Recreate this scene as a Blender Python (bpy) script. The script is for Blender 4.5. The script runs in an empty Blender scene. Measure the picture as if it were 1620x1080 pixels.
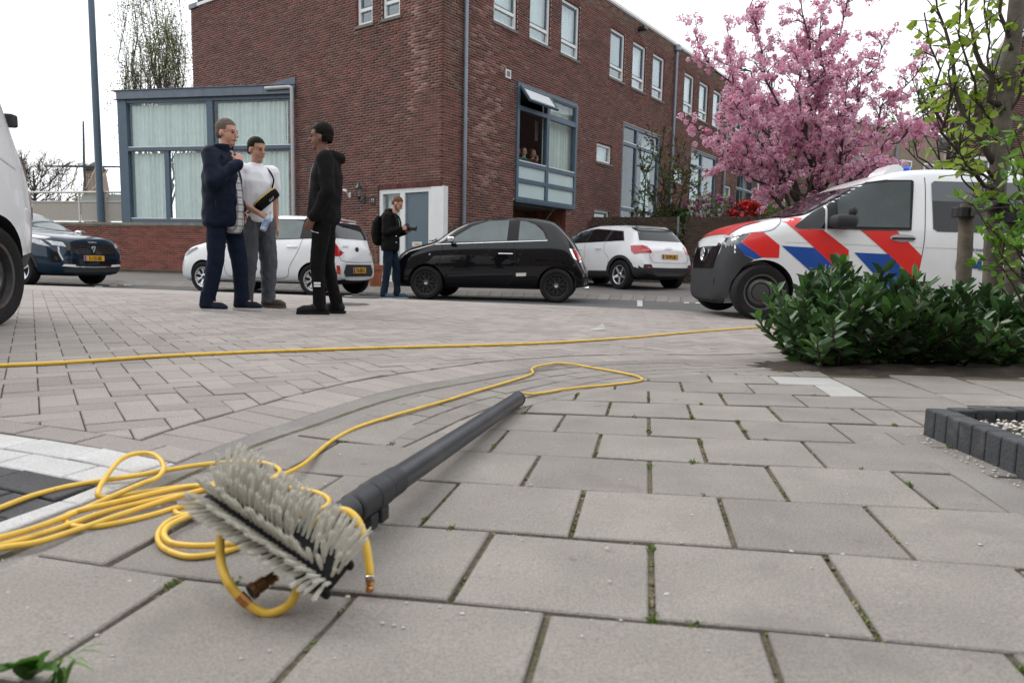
import bpy, bmesh, math, random
import numpy as np
from mathutils import Vector, Matrix, noise as mnoise
from mathutils.bvhtree import BVHTree
from mathutils.geometry import tessellate_polygon
rnd = random.Random(7)
nrg = np.random.default_rng(11)
SC = bpy.context.scene
COL = SC.collection
rad = math.radians

# ------------------------------------------------------------------ camera
F, CAMH, PITCH, ROLL = 1085.0, 0.48, rad(6.4), rad(1.2)
_fw = Vector((0, math.cos(PITCH), -math.sin(PITCH)))
_rt = Vector((1, 0, 0))
_up = _rt.cross(_fw)
CR = math.cos(ROLL)*_rt + math.sin(ROLL)*_up
CU = -math.sin(ROLL)*_rt + math.cos(ROLL)*_up
CP = Vector((0, 0, CAMH))
cam_data = bpy.data.cameras.new('camera')
cam = bpy.data.objects.new('camera', cam_data)
COL.objects.link(cam)
m3 = Matrix((CR, CU, -_fw)).transposed()
cam.matrix_world = Matrix.Translation(CP) @ m3.to_4x4()
cam_data.sensor_width = 36.0
cam_data.lens = F/1620*36
cam_data.clip_start = 0.05
cam_data.clip_end = 2000
cam_data.dof.use_dof = True
cam_data.dof.focus_distance = 4.2
cam_data.dof.aperture_fstop = 5.6
SC.camera = cam

# ------------------------------------------------------------------ sky, sun, exposure
SUN_EL, SUN_AZ = rad(48), rad(-60)       # azimuth from +Y, clockwise positive
world = bpy.data.worlds.new('World')
SC.world = world
world.use_nodes = True
wn = world.node_tree
wn.nodes.clear()
w_out = wn.nodes.new('ShaderNodeOutputWorld')
w_bg = wn.nodes.new('ShaderNodeBackground')
w_sky = wn.nodes.new('ShaderNodeTexSky')
w_sky.sky_type = 'NISHITA'
w_sky.sun_disc = False
w_sky.sun_elevation = SUN_EL
w_sky.sun_rotation = SUN_AZ
w_sky.dust_density = 6.0
w_sky.air_density = 1.0
w_mix = wn.nodes.new('ShaderNodeMix')          # cloud cover: a uniform bright overcast veil over the clear sky
w_mix.data_type = 'RGBA'
w_mix.inputs[0].default_value = 0.93
w_mix.inputs[7].default_value = (9.7, 9.95, 10.3, 1)
w_bg.inputs[1].default_value = 0.125
wn.links.new(w_sky.outputs[0], w_mix.inputs[6])
wn.links.new(w_mix.outputs[2], w_bg.inputs[0])
wn.links.new(w_bg.outputs[0], w_out.inputs[0])
sun_data = bpy.data.lights.new('sun', 'SUN')
sun_data.energy = 0.9
sun_data.angle = rad(28)
sun_data.color = (1.0, 0.97, 0.93)
sun = bpy.data.objects.new('sun', sun_data)
COL.objects.link(sun)
_sd = Vector((math.sin(SUN_AZ)*math.cos(SUN_EL), math.cos(SUN_AZ)*math.cos(SUN_EL), math.sin(SUN_EL)))
sun.rotation_euler = _sd.to_track_quat('Z', 'Y').to_euler()
SC.view_settings.view_transform = 'Standard'
SC.view_settings.look = 'None'
SC.view_settings.gamma = 1
SC.view_settings.exposure = 0.4
SC.render.engine = 'CYCLES'
SC.cycles.max_bounces = 6
SC.cycles.transparent_max_bounces = 12
SC.cycles.use_denoising = True

# ------------------------------------------------------------------ pixel helpers (photo pixels, 1620 x 1080)
def ray(px, py):
    return (px-810)/F*CR - (py-540)/F*CU + _fw
def at(px, py, Y):
    d = ray(px, py)
    return CP + d*(Y/d.y)
def azv(deg):
    return Vector((math.sin(rad(deg)), math.cos(rad(deg)), 0))

# ------------------------------------------------------------------ materials
MATS = {}
def nt(m):
    m.use_nodes = True
    t = m.node_tree
    b = next(n for n in t.nodes if n.type == 'BSDF_PRINCIPLED')
    return t, b
def mat(name, col, rough=0.6, metal=0.0, var=0.0, scale=20.0, bump=0.0, bscale=None, coat=0.0, spec=0.5, island=0.0,
        col2=None, detail=4.0, trans=0.0, sheen=0.0, fine=None, stain=None, spots=None):
    """Principled material: colour broken up by noise (var), a random shift per separate piece (island), fine relief (bump)."""
    if name in MATS:
        return MATS[name]
    m = bpy.data.materials.new(name)
    MATS[name] = m
    t, b = nt(m)
    N, L = t.nodes, t.links
    b.inputs['Roughness'].default_value = rough
    b.inputs['Metallic'].default_value = metal
    b.inputs['Specular IOR Level'].default_value = spec
    b.inputs['Coat Weight'].default_value = coat
    b.inputs['Coat Roughness'].default_value = 0.03
    if sheen:
        b.inputs['Sheen Weight'].default_value = sheen
    if trans:
        b.inputs['Subsurface Weight'].default_value = 0
    c1 = (*col, 1)
    b.inputs['Base Color'].default_value = c1
    src = None
    tc = N.new('ShaderNodeTexCoord')
    def noise_fac(sc, det, lo=0.3, hi=0.7, w=0.0):
        n = N.new('ShaderNodeTexNoise')
        n.inputs['Scale'].default_value = sc
        n.inputs['Detail'].default_value = det
        n.inputs['Distortion'].default_value = w
        L.new(tc.outputs['Object'], n.inputs['Vector'])
        r = N.new('ShaderNodeMapRange')
        r.inputs[1].default_value = lo
        r.inputs[2].default_value = hi
        L.new(n.outputs[0], r.inputs[0])
        return n, r.outputs[0]
    def mix(fac, a, bcol, mode='MIX'):
        x = N.new('ShaderNodeMix')
        x.data_type = 'RGBA'
        x.blend_type = mode
        x.clamp_result = False
        if hasattr(fac, 'is_linked'):
            L.new(fac, x.inputs[0])
        else:
            x.inputs[0].default_value = fac
        for k, v in ((6, a), (7, bcol)):
            if hasattr(v, 'is_linked'):
                L.new(v, x.inputs[k])
            else:
                x.inputs[k].default_value = v
        return x.outputs[2]
    cur = c1
    if col2 is not None or var:
        c2 = (*col2, 1) if col2 is not None else tuple(max(0, c*(1-var)) for c in col)+(1,)
        ca = c1 if col2 is not None else tuple(c*(1+var*0.6) for c in col)+(1,)
        n, f = noise_fac(scale, detail)
        cur = mix(f, ca, c2)
    if fine:
        n2, f2 = noise_fac(fine[0], 2.0, 0.35, 0.65)
        k = fine[1]
        cur = mix(f2, cur, mix(1.0, cur, (1-k, 1-k, 1-k, 1), 'MULTIPLY') if hasattr(cur, 'is_linked') else tuple(c*(1-k) for c in cur[:3])+(1,))
    if stain:
        n3, f3 = noise_fac(stain[0], 5.0, stain[2], stain[3], 0.6)
        cur = mix(f3, cur, (*stain[1], 1))
    if spots:
        n4, f4 = noise_fac(spots[0], 1.0, spots[2], spots[3], 0.2)
        cur = mix(f4, cur, (*spots[1], 1))
    if island:
        g = N.new('ShaderNodeNewGeometry')
        oi = N.new('ShaderNodeObjectInfo')
        ad = N.new('ShaderNodeMath'); ad.operation = 'ADD'
        L.new(g.outputs['Random Per Island'], ad.inputs[0])
        L.new(oi.outputs['Random'], ad.inputs[1])
        fr = N.new('ShaderNodeMath'); fr.operation = 'FRACT'
        L.new(ad.outputs[0], fr.inputs[0])
        mr = N.new('ShaderNodeMapRange')
        mr.inputs[3].default_value = 1-island
        mr.inputs[4].default_value = 1+island*0.8
        L.new(fr.outputs[0], mr.inputs[0])
        cb = N.new('ShaderNodeCombineColor')
        for k in range(3):
            L.new(mr.outputs[0], cb.inputs[k])
        cur = mix(1.0, cur, cb.outputs[0], 'MULTIPLY')
    if hasattr(cur, 'is_linked'):
        L.new(cur, b.inputs['Base Color'])
    if bump:
        n, f = noise_fac(bscale or scale*3, 6.0)
        bp = N.new('ShaderNodeBump')
        bp.inputs['Strength'].default_value = bump
        bp.inputs['Distance'].default_value = 0.01
        L.new(n.outputs[0], bp.inputs['Height'])
        L.new(bp.outputs[0], b.inputs['Normal'])
    return m

def glass(name, tint=(0.8, 0.9, 0.87), refl=0.12, edge=0.75, rough=0.0):
    """Thin window glass: tinted see-through sheet with a Fresnel reflection."""
    if name in MATS:
        return MATS[name]
    m = bpy.data.materials.new(name)
    MATS[name] = m
    m.use_nodes = True
    t = m.node_tree
    t.nodes.clear()
    o = t.nodes.new('ShaderNodeOutputMaterial')
    mx = t.nodes.new('ShaderNodeMixShader')
    tr = t.nodes.new('ShaderNodeBsdfTransparent')
    gl = t.nodes.new('ShaderNodeBsdfGlossy')
    lw = t.nodes.new('ShaderNodeLayerWeight')
    mr = t.nodes.new('ShaderNodeMapRange')
    lw.inputs[0].default_value = 0.5
    pw_ = t.nodes.new('ShaderNodeMath')
    pw_.operation = 'POWER'
    pw_.inputs[1].default_value = 4.0
    mr.inputs[3].default_value = refl
    mr.inputs[4].default_value = edge
    tr.inputs[0].default_value = (*tint, 1)
    gl.inputs[0].default_value = (0.9, 0.95, 1, 1)
    gl.inputs[1].default_value = rough
    t.links.new(lw.outputs['Facing'], pw_.inputs[0])
    t.links.new(pw_.outputs[0], mr.inputs[0])
    t.links.new(mr.outputs[0], mx.inputs[0])
    t.links.new(tr.outputs[0], mx.inputs[1])
    t.links.new(gl.outputs[0], mx.inputs[2])
    t.links.new(mx.outputs[0], o.inputs[0])
    return m

def leafmat(name, c1, c2, scale=3.0, rough=0.5, transl=0.35, island=0.35):
    if name in MATS:
        return MATS[name]
    m = mat(name, c1, rough=rough, col2=c2, scale=scale, island=island)
    t = m.node_tree
    b = next(n for n in t.nodes if n.type == 'BSDF_PRINCIPLED')
    o = next(n for n in t.nodes if n.type == 'OUTPUT_MATERIAL')
    tl = t.nodes.new('ShaderNodeBsdfTranslucent')
    mx = t.nodes.new('ShaderNodeMixShader')
    mx.inputs[0].default_value = transl
    src = b.inputs['Base Color'].links[0].from_socket
    t.links.new(src, tl.inputs[0])
    t.links.new(b.outputs[0], mx.inputs[1])
    t.links.new(tl.outputs[0], mx.inputs[2])
    t.links.new(mx.outputs[0], o.inputs[0])
    return m

# ------------------------------------------------------------------ mesh builder
class MB:
    def __init__(s, M=None):
        s.v, s.f, s.mi, s.M = [], [], [], M
    def add(s, vs, fs, mi=0):
        b = len(s.v)
        if s.M is not None:
            vs = [s.M @ Vector(p) for p in vs]
        s.v.extend([tuple(p) for p in vs])
        s.f.extend([tuple(i+b for i in f) for f in fs])
        s.mi.extend([mi]*len(fs))
        return s
    def box(s, x0, x1, y0, y1, z0, z1, mi=0, R=None):
        vs = [Vector((x, y, z)) for z in (z0, z1) for y in (y0, y1) for x in (x0, x1)]
        if R is not None:
            vs = [R @ p for p in vs]
        return s.add(vs, [(0, 2, 3, 1), (4, 5, 7, 6), (0, 1, 5, 4), (2, 6, 7, 3), (0, 4, 6, 2), (1, 3, 7, 5)], mi)
    def bbox(s, x0, x1, y0, y1, z0, z1, b=0.01, mi=0, R=None):
        """box with chamfered edges"""
        bm = bmesh.new()
        bmesh.ops.create_cube(bm, size=1)
        for p in bm.verts:
            p.co = Vector(((x0+x1)/2+p.co.x*(x1-x0), (y0+y1)/2+p.co.y*(y1-y0), (z0+z1)/2+p.co.z*(z1-z0)))
        bmesh.ops.bevel(bm, geom=bm.edges[:], offset=b, segments=2, affect='EDGES', profile=0.5)
        if R is not None:
            bmesh.ops.transform(bm, matrix=R, verts=bm.verts)
        bm.verts.index_update()
        s.add([p.co.copy() for p in bm.verts], [tuple(q.index for q in f.verts) for f in bm.faces], mi)
        bm.free()
        return s
    def tube(s, pts, r, n=8, mi=0, caps=True, flat=None):
        pts = [Vector(p) for p in pts]
        m = len(pts)
        rs = r if isinstance(r, (list, tuple)) else [r]*m
        t0 = (pts[1]-pts[0]).normalized()
        ref = Vector((0, 0, 1)) if abs(t0.z) < 0.9 else Vector((1, 0, 0))
        u = t0.cross(ref).normalized()
        vs, fs = [], []
        for i, p in enumerate(pts):
            t = (pts[min(i+1, m-1)]-pts[max(i-1, 0)])
            t = t.normalized() if t.length > 1e-9 else t0
            u = (u-t*u.dot(t))
            u = u.normalized() if u.length > 1e-6 else t.orthogonal().normalized()
            w = t.cross(u)
            for k in range(n):
                a = 2*math.pi*k/n
                vs.append(p+(u*math.cos(a)+w*math.sin(a))*rs[i])
        for i in range(m-1):
            for k in range(n):
                k2 = (k+1) % n
                fs.append((i*n+k, i*n+k2, (i+1)*n+k2, (i+1)*n+k))
        if caps:
            fs.append(tuple(range(n-1, -1, -1)))
            fs.append(tuple((m-1)*n+k for k in range(n)))
        return s.add(vs, fs, mi)
    def lathe(s, prof, n=24, M=None, mi=0):
        """prof: (r, h) pairs, spun about local Z; M places it"""
        vs, fs = [], []
        for r, h in prof:
            for k in range(n):
                a = 2*math.pi*k/n
                p = Vector((r*math.cos(a), r*math.sin(a), h))
                vs.append(M @ p if M is not None else p)
        for i in range(len(prof)-1):
            for k in range(n):
                k2 = (k+1) % n
                fs.append((i*n+k, i*n+k2, (i+1)*n+k2, (i+1)*n+k))
        if prof[0][0] > 1e-6:
            fs.append(tuple(range(n-1, -1, -1)))
        if prof[-1][0] > 1e-6:
            fs.append(tuple((len(prof)-1)*n+k for k in range(n)))
        return s.add(vs, fs, mi)
    def prism(s, poly, d, mi=0):
        """poly: 3D points; d: extrusion vector"""
        poly = [Vector(p) for p in poly]
        d = Vector(d)
        n = len(poly)
        vs = poly+[p+d for p in poly]
        fs = [tuple(range(n-1, -1, -1)), tuple(range(n, 2*n))]+[(i, (i+1) % n, (i+1) % n+n, i+n) for i in range(n)]
        return s.add(vs, fs, mi)
    def sphere(s, c, r, n=10, m=7, mi=0, sc=(1, 1, 1)):
        c = Vector(c)
        vs, fs = [c+Vector((0, 0, r*sc[2]))], []
        for i in range(1, m):
            a = math.pi*i/m
            for k in range(n):
                b = 2*math.pi*k/n
                vs.append(c+Vector((r*sc[0]*math.sin(a)*math.cos(b), r*sc[1]*math.sin(a)*math.sin(b), r*sc[2]*math.cos(a))))
        vs.append(c-Vector((0, 0, r*sc[2])))
        for k in range(n):
            fs.append((0, 1+k, 1+(k+1) % n))
            fs.append((len(vs)-1, 1+(m-2)*n+(k+1) % n, 1+(m-2)*n+k))
        for i in range(m-2):
            for k in range(n):
                a, b = 1+i*n+k, 1+i*n+(k+1) % n
                fs.append((a, a+n, b+n, b))
        return s.add(vs, fs, mi)
    def mesh(s, name):
        me = bpy.data.meshes.new(name)
        me.from_pydata(s.v, [], s.f)
        if any(s.mi):
            me.polygons.foreach_set('material_index', s.mi)
        me.update()
        return me
    def build(s, name, mats, parent=None, smooth=False, world=False, angle=None):
        me = s.mesh(name)
        return obj(name, me, mats, parent, smooth, world, angle)

def obj(name, me, mats=None, parent=None, smooth=False, world=False, angle=None):
    if mats is not None:
        for m in (mats if isinstance(mats, (list, tuple)) else [mats]):
            me.materials.append(m)
    if smooth or angle:
        me.polygons.foreach_set('use_smooth', [True]*len(me.polygons))
        if angle:
            me.set_sharp_from_angle(angle=rad(angle))
    o = bpy.data.objects.new(name, me)
    COL.objects.link(o)
    if parent is not None:
        o.parent = parent
        if world:
            o.matrix_parent_inverse = gm(parent).inverted()
    return o
def gm(o):
    """world matrix from the stored transforms (no depsgraph update needed)"""
    if o.parent is None:
        return o.matrix_basis.copy()
    return gm(o.parent) @ o.matrix_parent_inverse @ o.matrix_basis
def thing(name, label, cat, loc=(0, 0, 0), rz=0.0, group=None):
    e = bpy.data.objects.new(name, None)
    e.empty_display_size = 0.2
    COL.objects.link(e)
    e.location = loc
    e.rotation_euler = (0, 0, rz)
    e['label'] = label
    e['category'] = cat
    if group:
        e['group'] = group
    return e
def tag(o, label, cat, group=None):
    o['label'] = label
    o['category'] = cat
    if group:
        o['group'] = group
    return o
def struct(o, label=None):
    o['kind'] = 'structure'
    if label:
        o['label'] = label
    return o
def stuff(o):
    o['kind'] = 'stuff'
    return o
def spline(pts, n=8):
    """Catmull-Rom through points"""
    P = [Vector(p) for p in pts]
    P = [P[0]*2-P[1]]+P+[P[-1]*2-P[-2]]
    out = []
    for i in range(1, len(P)-2):
        for k in range(n):
            t = k/n
            a, b, c, d = P[i-1], P[i], P[i+1], P[i+2]
            out.append(0.5*((2*b)+(c-a)*t+(2*a-5*b+4*c-d)*t*t+(3*b-a-3*c+d)*t**3))
    out.append(P[-2])
    return out
def text(name, body, size, m, parent, M, extrude=0.001, align='CENTER', sx=1.0, bold=0.0):
    """flat lettering as a mesh, placed by matrix M (text lies in local XY, reads along +X)"""
    cu = bpy.data.curves.new(name, 'FONT')
    cu.body = body
    cu.size = size
    cu.align_x = align
    cu.align_y = 'CENTER'
    cu.extrude = extrude
    cu.offset = bold
    o = bpy.data.objects.new(name, cu)
    me = evalmesh(o)
    bpy.data.objects.remove(o)
    bpy.data.curves.remove(cu)
    me.transform(M @ Matrix.Diagonal((sx, 1, 1, 1)))
    me.name = name
    me.materials.clear()
    return obj(name, me, m, parent)
def quadmesh(name, verts, faces):
    """numpy verts (n,3), faces (m,k) -> mesh, fast"""
    me = bpy.data.meshes.new(name)
    k = faces.shape[1]
    me.vertices.add(len(verts))
    me.vertices.foreach_set('co', np.asarray(verts, np.float32).ravel())
    me.loops.add(faces.size)
    me.loops.foreach_set('vertex_index', faces.astype(np.int32).ravel())
    me.polygons.add(len(faces))
    me.polygons.foreach_set('loop_start', np.arange(0, faces.size, k, dtype=np.int32))
    me.update(calc_edges=True)
    return me
TMP = bpy.data.scenes.new('workbench')      # empty side scene: modifiers and lettering are evaluated there, then it is dropped
def evalmesh(o, *others):
    for q in (o, *others):
        TMP.collection.objects.link(q)
    vl = TMP.view_layers[0]
    vl.update()
    dg = vl.depsgraph
    dg.update()
    me = bpy.data.meshes.new_from_object(o.evaluated_get(dg))
    for q in (o, *others):
        TMP.collection.objects.unlink(q)
    return me
def finish(bm, name):
    me = bpy.data.meshes.new(name)
    bm.to_mesh(me)
    bm.free()
    return me
# ================================================================== GROUND
def g0(px, py, z=-0.05):
    d = ray(px, py)
    p = CP+d*((z-CAMH)/d.z)
    return Vector((p.x, p.y))
INN = [(-0.98, -0.6), (-0.9, 0.5), (-0.82, 1.12), (-0.79, 1.25), (-0.75, 1.52), (-0.7, 1.81), (-0.66, 1.96), (-0.58, 2.17), (-0.48, 2.47), (-0.34, 2.79),
       (-0.15, 3.08), (0.12, 3.45), (0.51, 3.78), (0.98, 3.97), (1.41, 4.06), (2.2, 4.45), (3.2, 4.95), (9, 6.0)]
INN = [Vector(p) for p in INN]
INN = [Vector((p.x, p.y)) for p in spline([(p.x, p.y, 0) for p in INN], 3)]
def _off(poly, d):
    out = []
    for i, p in enumerate(poly):
        t = (poly[min(i+1, len(poly)-1)]-poly[max(i-1, 0)]).normalized()
        out.append(p+Vector((-t.y, t.x))*d(p) if callable(d) else p+Vector((-t.y, t.x))*d)
    return out
GUT = lambda p: 0.105+0.015*math.sin(p.y*3)
OUT = _off(INN, GUT)
_IA = np.array([(p.x, p.y) for p in INN])
def sdist(x, y, P=None):
    """signed distance to the sidewalk edge: positive on the sidewalk; also nearest segment"""
    P = _IA if P is None else P
    a, b = P[:-1], P[1:]
    d = b-a
    q = np.array((x, y))
    t = np.clip(((q-a)*d).sum(1)/(d*d).sum(1), 0, 1)
    c = a+d*t[:, None]
    e = q-c
    r = np.hypot(e[:, 0], e[:, 1])
    i = int(r.argmin())
    s = d[i, 0]*e[i, 1]-d[i, 1]*e[i, 0]
    return (-r[i] if s > 0 else r[i]), i
def sstep(a, b, x):
    t = min(1, max(0, (x-a)/(b-a)))
    return t*t*(3-2*t)
def gz(x, y):
    q = -0.02634-0.01833*x-0.00138*y-0.00031*x*x+0.00046*x*y-0.00063*y*y
    if y > 7 or x < -2.2:
        return q
    s = 0.024*x-0.0256*y
    w = sstep(-0.45, 0.5, sdist(x, y)[0])*(1-sstep(4.2, 6.5, y))*(1-sstep(2.5, 4.5, x))
    return q*(1-w)+s*w
def G(px, py, dz=0.0):
    """photo pixel -> point on the near ground (dz above it)"""
    z = -0.05
    for _ in range(6):
        d = ray(px, py)
        p = CP+d*((z-CAMH)/d.z)
        z = gz(p.x, p.y)+dz
    return p
def crest(x):
    return 12-0.1786*(x+8.57)
ZROAD = -0.165
KERB = [Vector(p) for p in [(-30, 19.9), (-16, 17.0), (-6, 14.9), (-0.7, 13.75), (1.2, 13.5), (3.2, 12.9), (8, 11.3), (30, 4)]]
def kerb_y(x):
    for a, b in zip(KERB, KERB[1:]):
        if a.x <= x <= b.x:
            return a.y+(b.y-a.y)*(x-a.x)/(b.x-a.x)
    return KERB[-1].y
def zpave(x, y):
    t = sstep(0, 5, y-kerb_y(x)-0.3)
    return -0.075+0.1*t

M_tile = mat('paving_tile_concrete', (0.280, 0.254, 0.229), rough=0.92, var=0.13, scale=5, bump=0.35, bscale=130, island=0.11, fine=(260, 0.30), stain=(3.6, (0.165, 0.15, 0.135), 0.58, 0.80), spots=(10, (0.13, 0.12, 0.11), 0.755, 0.79))
M_tile2 = mat('paving_tile_new', (0.42, 0.41, 0.395), rough=0.9, var=0.08, scale=7, bump=0.25, bscale=160, fine=(300, 0.18))
M_brick_road = mat('road_brick_concrete', (0.325, 0.290, 0.266), rough=0.9, var=0.10, scale=2.5, bump=0.3, bscale=150, island=0.13, fine=(240, 0.28))
M_white_brick = mat('ramp_brick_white', (0.55, 0.54, 0.53), rough=0.85, var=0.10, scale=9, bump=0.3, bscale=120, fine=(200, 0.22), island=0.05)
M_black_brick = mat('ramp_brick_black', (0.062, 0.062, 0.066), rough=0.85, var=0.2, scale=9, bump=0.3, bscale=120, fine=(220, 0.35), island=0.15)
M_joint = mat('joint_sand', (0.21, 0.17, 0.12), rough=0.95, col2=(0.11, 0.105, 0.055), scale=9, bump=0.8, bscale=220, fine=(120, 0.45))
M_gutter = mat('gutter_concrete', (0.245, 0.228, 0.212), rough=0.93, var=0.16, scale=4, bump=0.35, bscale=120, fine=(220, 0.25))
M_soil = mat('soil', (0.075, 0.058, 0.043), rough=0.97, col2=(0.035, 0.027, 0.02), scale=9, bump=0.9, bscale=60, fine=(90, 0.4))
M_asphalt = mat('asphalt', (0.105, 0.105, 0.105), rough=0.9, var=0.18, scale=1.5, bump=0.3, bscale=80, fine=(120, 0.3))
M_pave = mat('far_pavement_concrete', (0.165, 0.152, 0.140), rough=0.93, var=0.12, scale=1.2, bump=0.25, bscale=40, fine=(60, 0.2))
M_kerb = mat('kerb_concrete', (0.20, 0.185, 0.17), rough=0.93, var=0.12, scale=6, bump=0.3, bscale=60, island=0.12)
M_paint = mat('road_paint', (0.75, 0.75, 0.73), rough=0.7, var=0.12, scale=14)
M_field = mat('waste_ground', (0.12, 0.115, 0.10), rough=0.95, var=0.2, scale=0.3)

# the wide ground out to the horizon
mb = MB()
mb.add([(-900, -300, -0.45), (900, -300, -0.45), (900, 1400, -0.45), (-900, 1400, -0.45)], [(0, 1, 2, 3)])
struct(mb.build('ground', M_field))

def sheet(name, m, xs, ys, zf, keep=None):
    xs, ys = list(xs), list(ys)
    vs = [(x, y, zf(x, y)) for y in ys for x in xs]
    n = len(xs)
    fs = []
    for j in range(len(ys)-1):
        for i in range(n-1):
            f = (j*n+i, j*n+i+1, (j+1)*n+i+1, (j+1)*n+i)
            if keep is None or keep(sum(vs[k][0] for k in f)/4, sum(vs[k][1] for k in f)/4):
                fs.append(f)
    me = bpy.data.meshes.new(name)
    me.from_pydata(vs, [], fs)
    return struct(obj(name, me, m, smooth=True))

road_base = sheet('plateau', M_joint, np.r_[-18:-4:1.0, -4:-1.5:0.25, -1.5:2.6:0.06, 2.6:14.1:0.5],
                  np.r_[-2:0.5:0.25, 0.5:4.9:0.06, 4.9:8:0.2, 8:10.1:0.5],
                  lambda x, y: gz(x, y)-0.0095, None)
# the strip from y=10 to the crest follows the crest line
vs, fs = [], []
xs = np.linspace(-18, 14, 33)
for x in xs:
    for k in range(6):
        y = 9.95+(crest(x)-9.95)*k/5 if crest(x) > 9.95 else 9.95+(crest(x)-9.95)*k/5
        vs.append((x, y, gz(x, y)-0.004))
for i in range(len(xs)-1):
    for k in range(5):
        a = i*6+k
        fs.append((a, a+6, a+7, a+1))
me = bpy.data.meshes.new('plateau_far_strip')
me.from_pydata(vs, [], fs)
obj('far_strip', me, M_brick_road, road_base, smooth=True)

# main road behind the raised junction: ramp down, flat asphalt, to the kerb
vs, fs = [], []
xs = np.r_[-40, -30:14.1:1.0, 30]
prof = [(0.0, None), (0.5, 0.45), (1.1, 1.0)]
rows = 7
for x in xs:
    yc, yk = crest(max(-18, min(x, 14))), kerb_y(x)
    zc = gz(max(-18, min(x, 14)), yc)-0.006
    for k, (dy, t) in enumerate([(0.0, 0), (0.25, .2), (0.6, .65), (1.0, 1)]):
        vs.append((x, yc+dy, zc+(ZROAD-zc)*t))
    for k in (1, 2, 3):
        y = yc+1.0+(yk+0.2-yc-1.0)*k/3
        vs.append((x, max(y, yc+1.0+0.05*k), ZROAD))
for i in range(len(xs)-1):
    for k in range(rows-1):
        a = i*rows+k
        fs.append((a, a+rows, a+rows+1, a+1))
me = bpy.data.meshes.new('road')
me.from_pydata(vs, [], fs)
road = struct(obj('road', me, M_asphalt, smooth=True))

# far pavement with a sloping kerb of single blocks
vs, fs = [], []
xs = np.r_[-40, -30:20.1:0.5, 30]
dys = [0.26, 0.6, 1.5, 3, 5, 8, 14, 30, 60]
for x in xs:
    for dy in dys:
        y = kerb_y(x)+dy
        vs.append((x, y, zpave(x, y)))
n = len(dys)
for i in range(len(xs)-1):
    for k in range(n-1):
        a = i*n+k
        fs.append((a, a+n, a+n+1, a+1))
me = bpy.data.meshes.new('pavement')
me.from_pydata(vs, [], fs)
far_pave = struct(obj('pavement', me, M_pave, smooth=True))
kb = None
s = 0
pl = [Vector((p.x, p.y, 0)) for p in KERB]
for a, b in zip(KERB, KERB[1:]):
    L = (b-a).length
    t = (b-a)/L
    nn = Vector((-t.y, t.x))
    k = 0.0
    while k < L:
        p = a+t*k
        if -14 < p.x < 7:
            if kb is None:
                mm = MB()
                prof = [(0, -0.03), (0.02, 0.012), (0.24, 0.088), (0.30, 0.094), (0.30, -0.03)]
                mm.prism([(0.006, y, z) for y, z in prof], (0.218, 0, 0))
                kb = mm.mesh('kerb_block')
                kb.materials.append(M_kerb)
            o = bpy.data.objects.new('kerb_block', kb)
            COL.objects.link(o)
            o.location = (p.x, p.y, ZROAD)
            o.rotation_euler = (0, 0, math.atan2(t.y, t.x))
            o.parent = far_pave
        k += 0.225

# ------------------------------------------------------------------ pavers
def clip_half(poly, a, nrm):
    out = []
    for i in range(len(poly)):
        p, q = poly[i], poly[(i+1) % len(poly)]
        dp, dq = (p-a).dot(nrm), (q-a).dot(nrm)
        if dp >= 0:
            out.append(p)
        if (dp > 0) != (dq > 0) and abs(dp-dq) > 1e-9:
            out.append(p+(q-p)*(dp/(dp-dq)))
    return out
def area(poly):
    return 0.5*abs(sum(poly[i].x*poly[(i+1) % len(poly)].y-poly[(i+1) % len(poly)].x*poly[i].y for i in range(len(poly)))) if len(poly) > 2 else 0
def inset(poly, d):
    """shrink a convex polygon (ccw) by d"""
    c = sum(poly, Vector((0, 0)))/len(poly)
    for i in range(len(poly)):
        pass
    out = list(poly)
    ed = [(poly[i], poly[(i+1) % len(poly)]) for i in range(len(poly))]
    for p, q in ed:
        t = (q-p)
        if t.length < 1e-5:
            continue
        t.normalize()
        nr = Vector((-t.y, t.x))
        if (c-p).dot(nr) < 0:
            nr = -nr
        out = clip_half(out, p+nr*d, nr)
        if len(out) < 3:
            return []
    return out
def paver(poly, mb, ch=0.004, dz=0.0, depth=0.03, tilt=0.0015):
    if len(poly) < 3 or area(poly) < 0.0008:
        return False
    top = inset(poly, ch)
    if len(top) < 3:
        return False
    c = sum(poly, Vector((0, 0)))/len(poly)
    tx, ty = rnd.uniform(-tilt, tilt)*8, rnd.uniform(-tilt, tilt)*8
    zz = lambda p: gz(p.x, p.y)+dz+(p.x-c.x)*tx+(p.y-c.y)*ty
    lo = [Vector((p.x, p.y, zz(p)-depth)) for p in poly]
    mi = [Vector((p.x, p.y, zz(p)-ch*0.8)) for p in poly]
    tp = [Vector((p.x, p.y, zz(p))) for p in top]
    n, m = len(poly), len(top)
    fs = [(i, (i+1) % n, n+(i+1) % n, n+i) for i in range(n)]
    fs.append(tuple(range(2*n, 2*n+m)))
    if n == m:
        # align starts
        k0 = min(range(m), key=lambda k: (top[k]-poly[0]).length)
        fs += [(n+i, n+(i+1) % n, 2*n+(k0+i+1) % m, 2*n+(k0+i) % m) for i in range(n)]
    else:
        fs[-1] = tuple(range(2*n, 2*n+m))
        fs.append(tuple(range(n, 2*n)))
    mb.add(lo+mi+tp, fs)
    return True
def rect(o, e1, e2, a0, a1, b0, b1):
    return [o+e1*a0+e2*b0, o+e1*a1+e2*b0, o+e1*a1+e2*b1, o+e1*a0+e2*b1]
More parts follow.
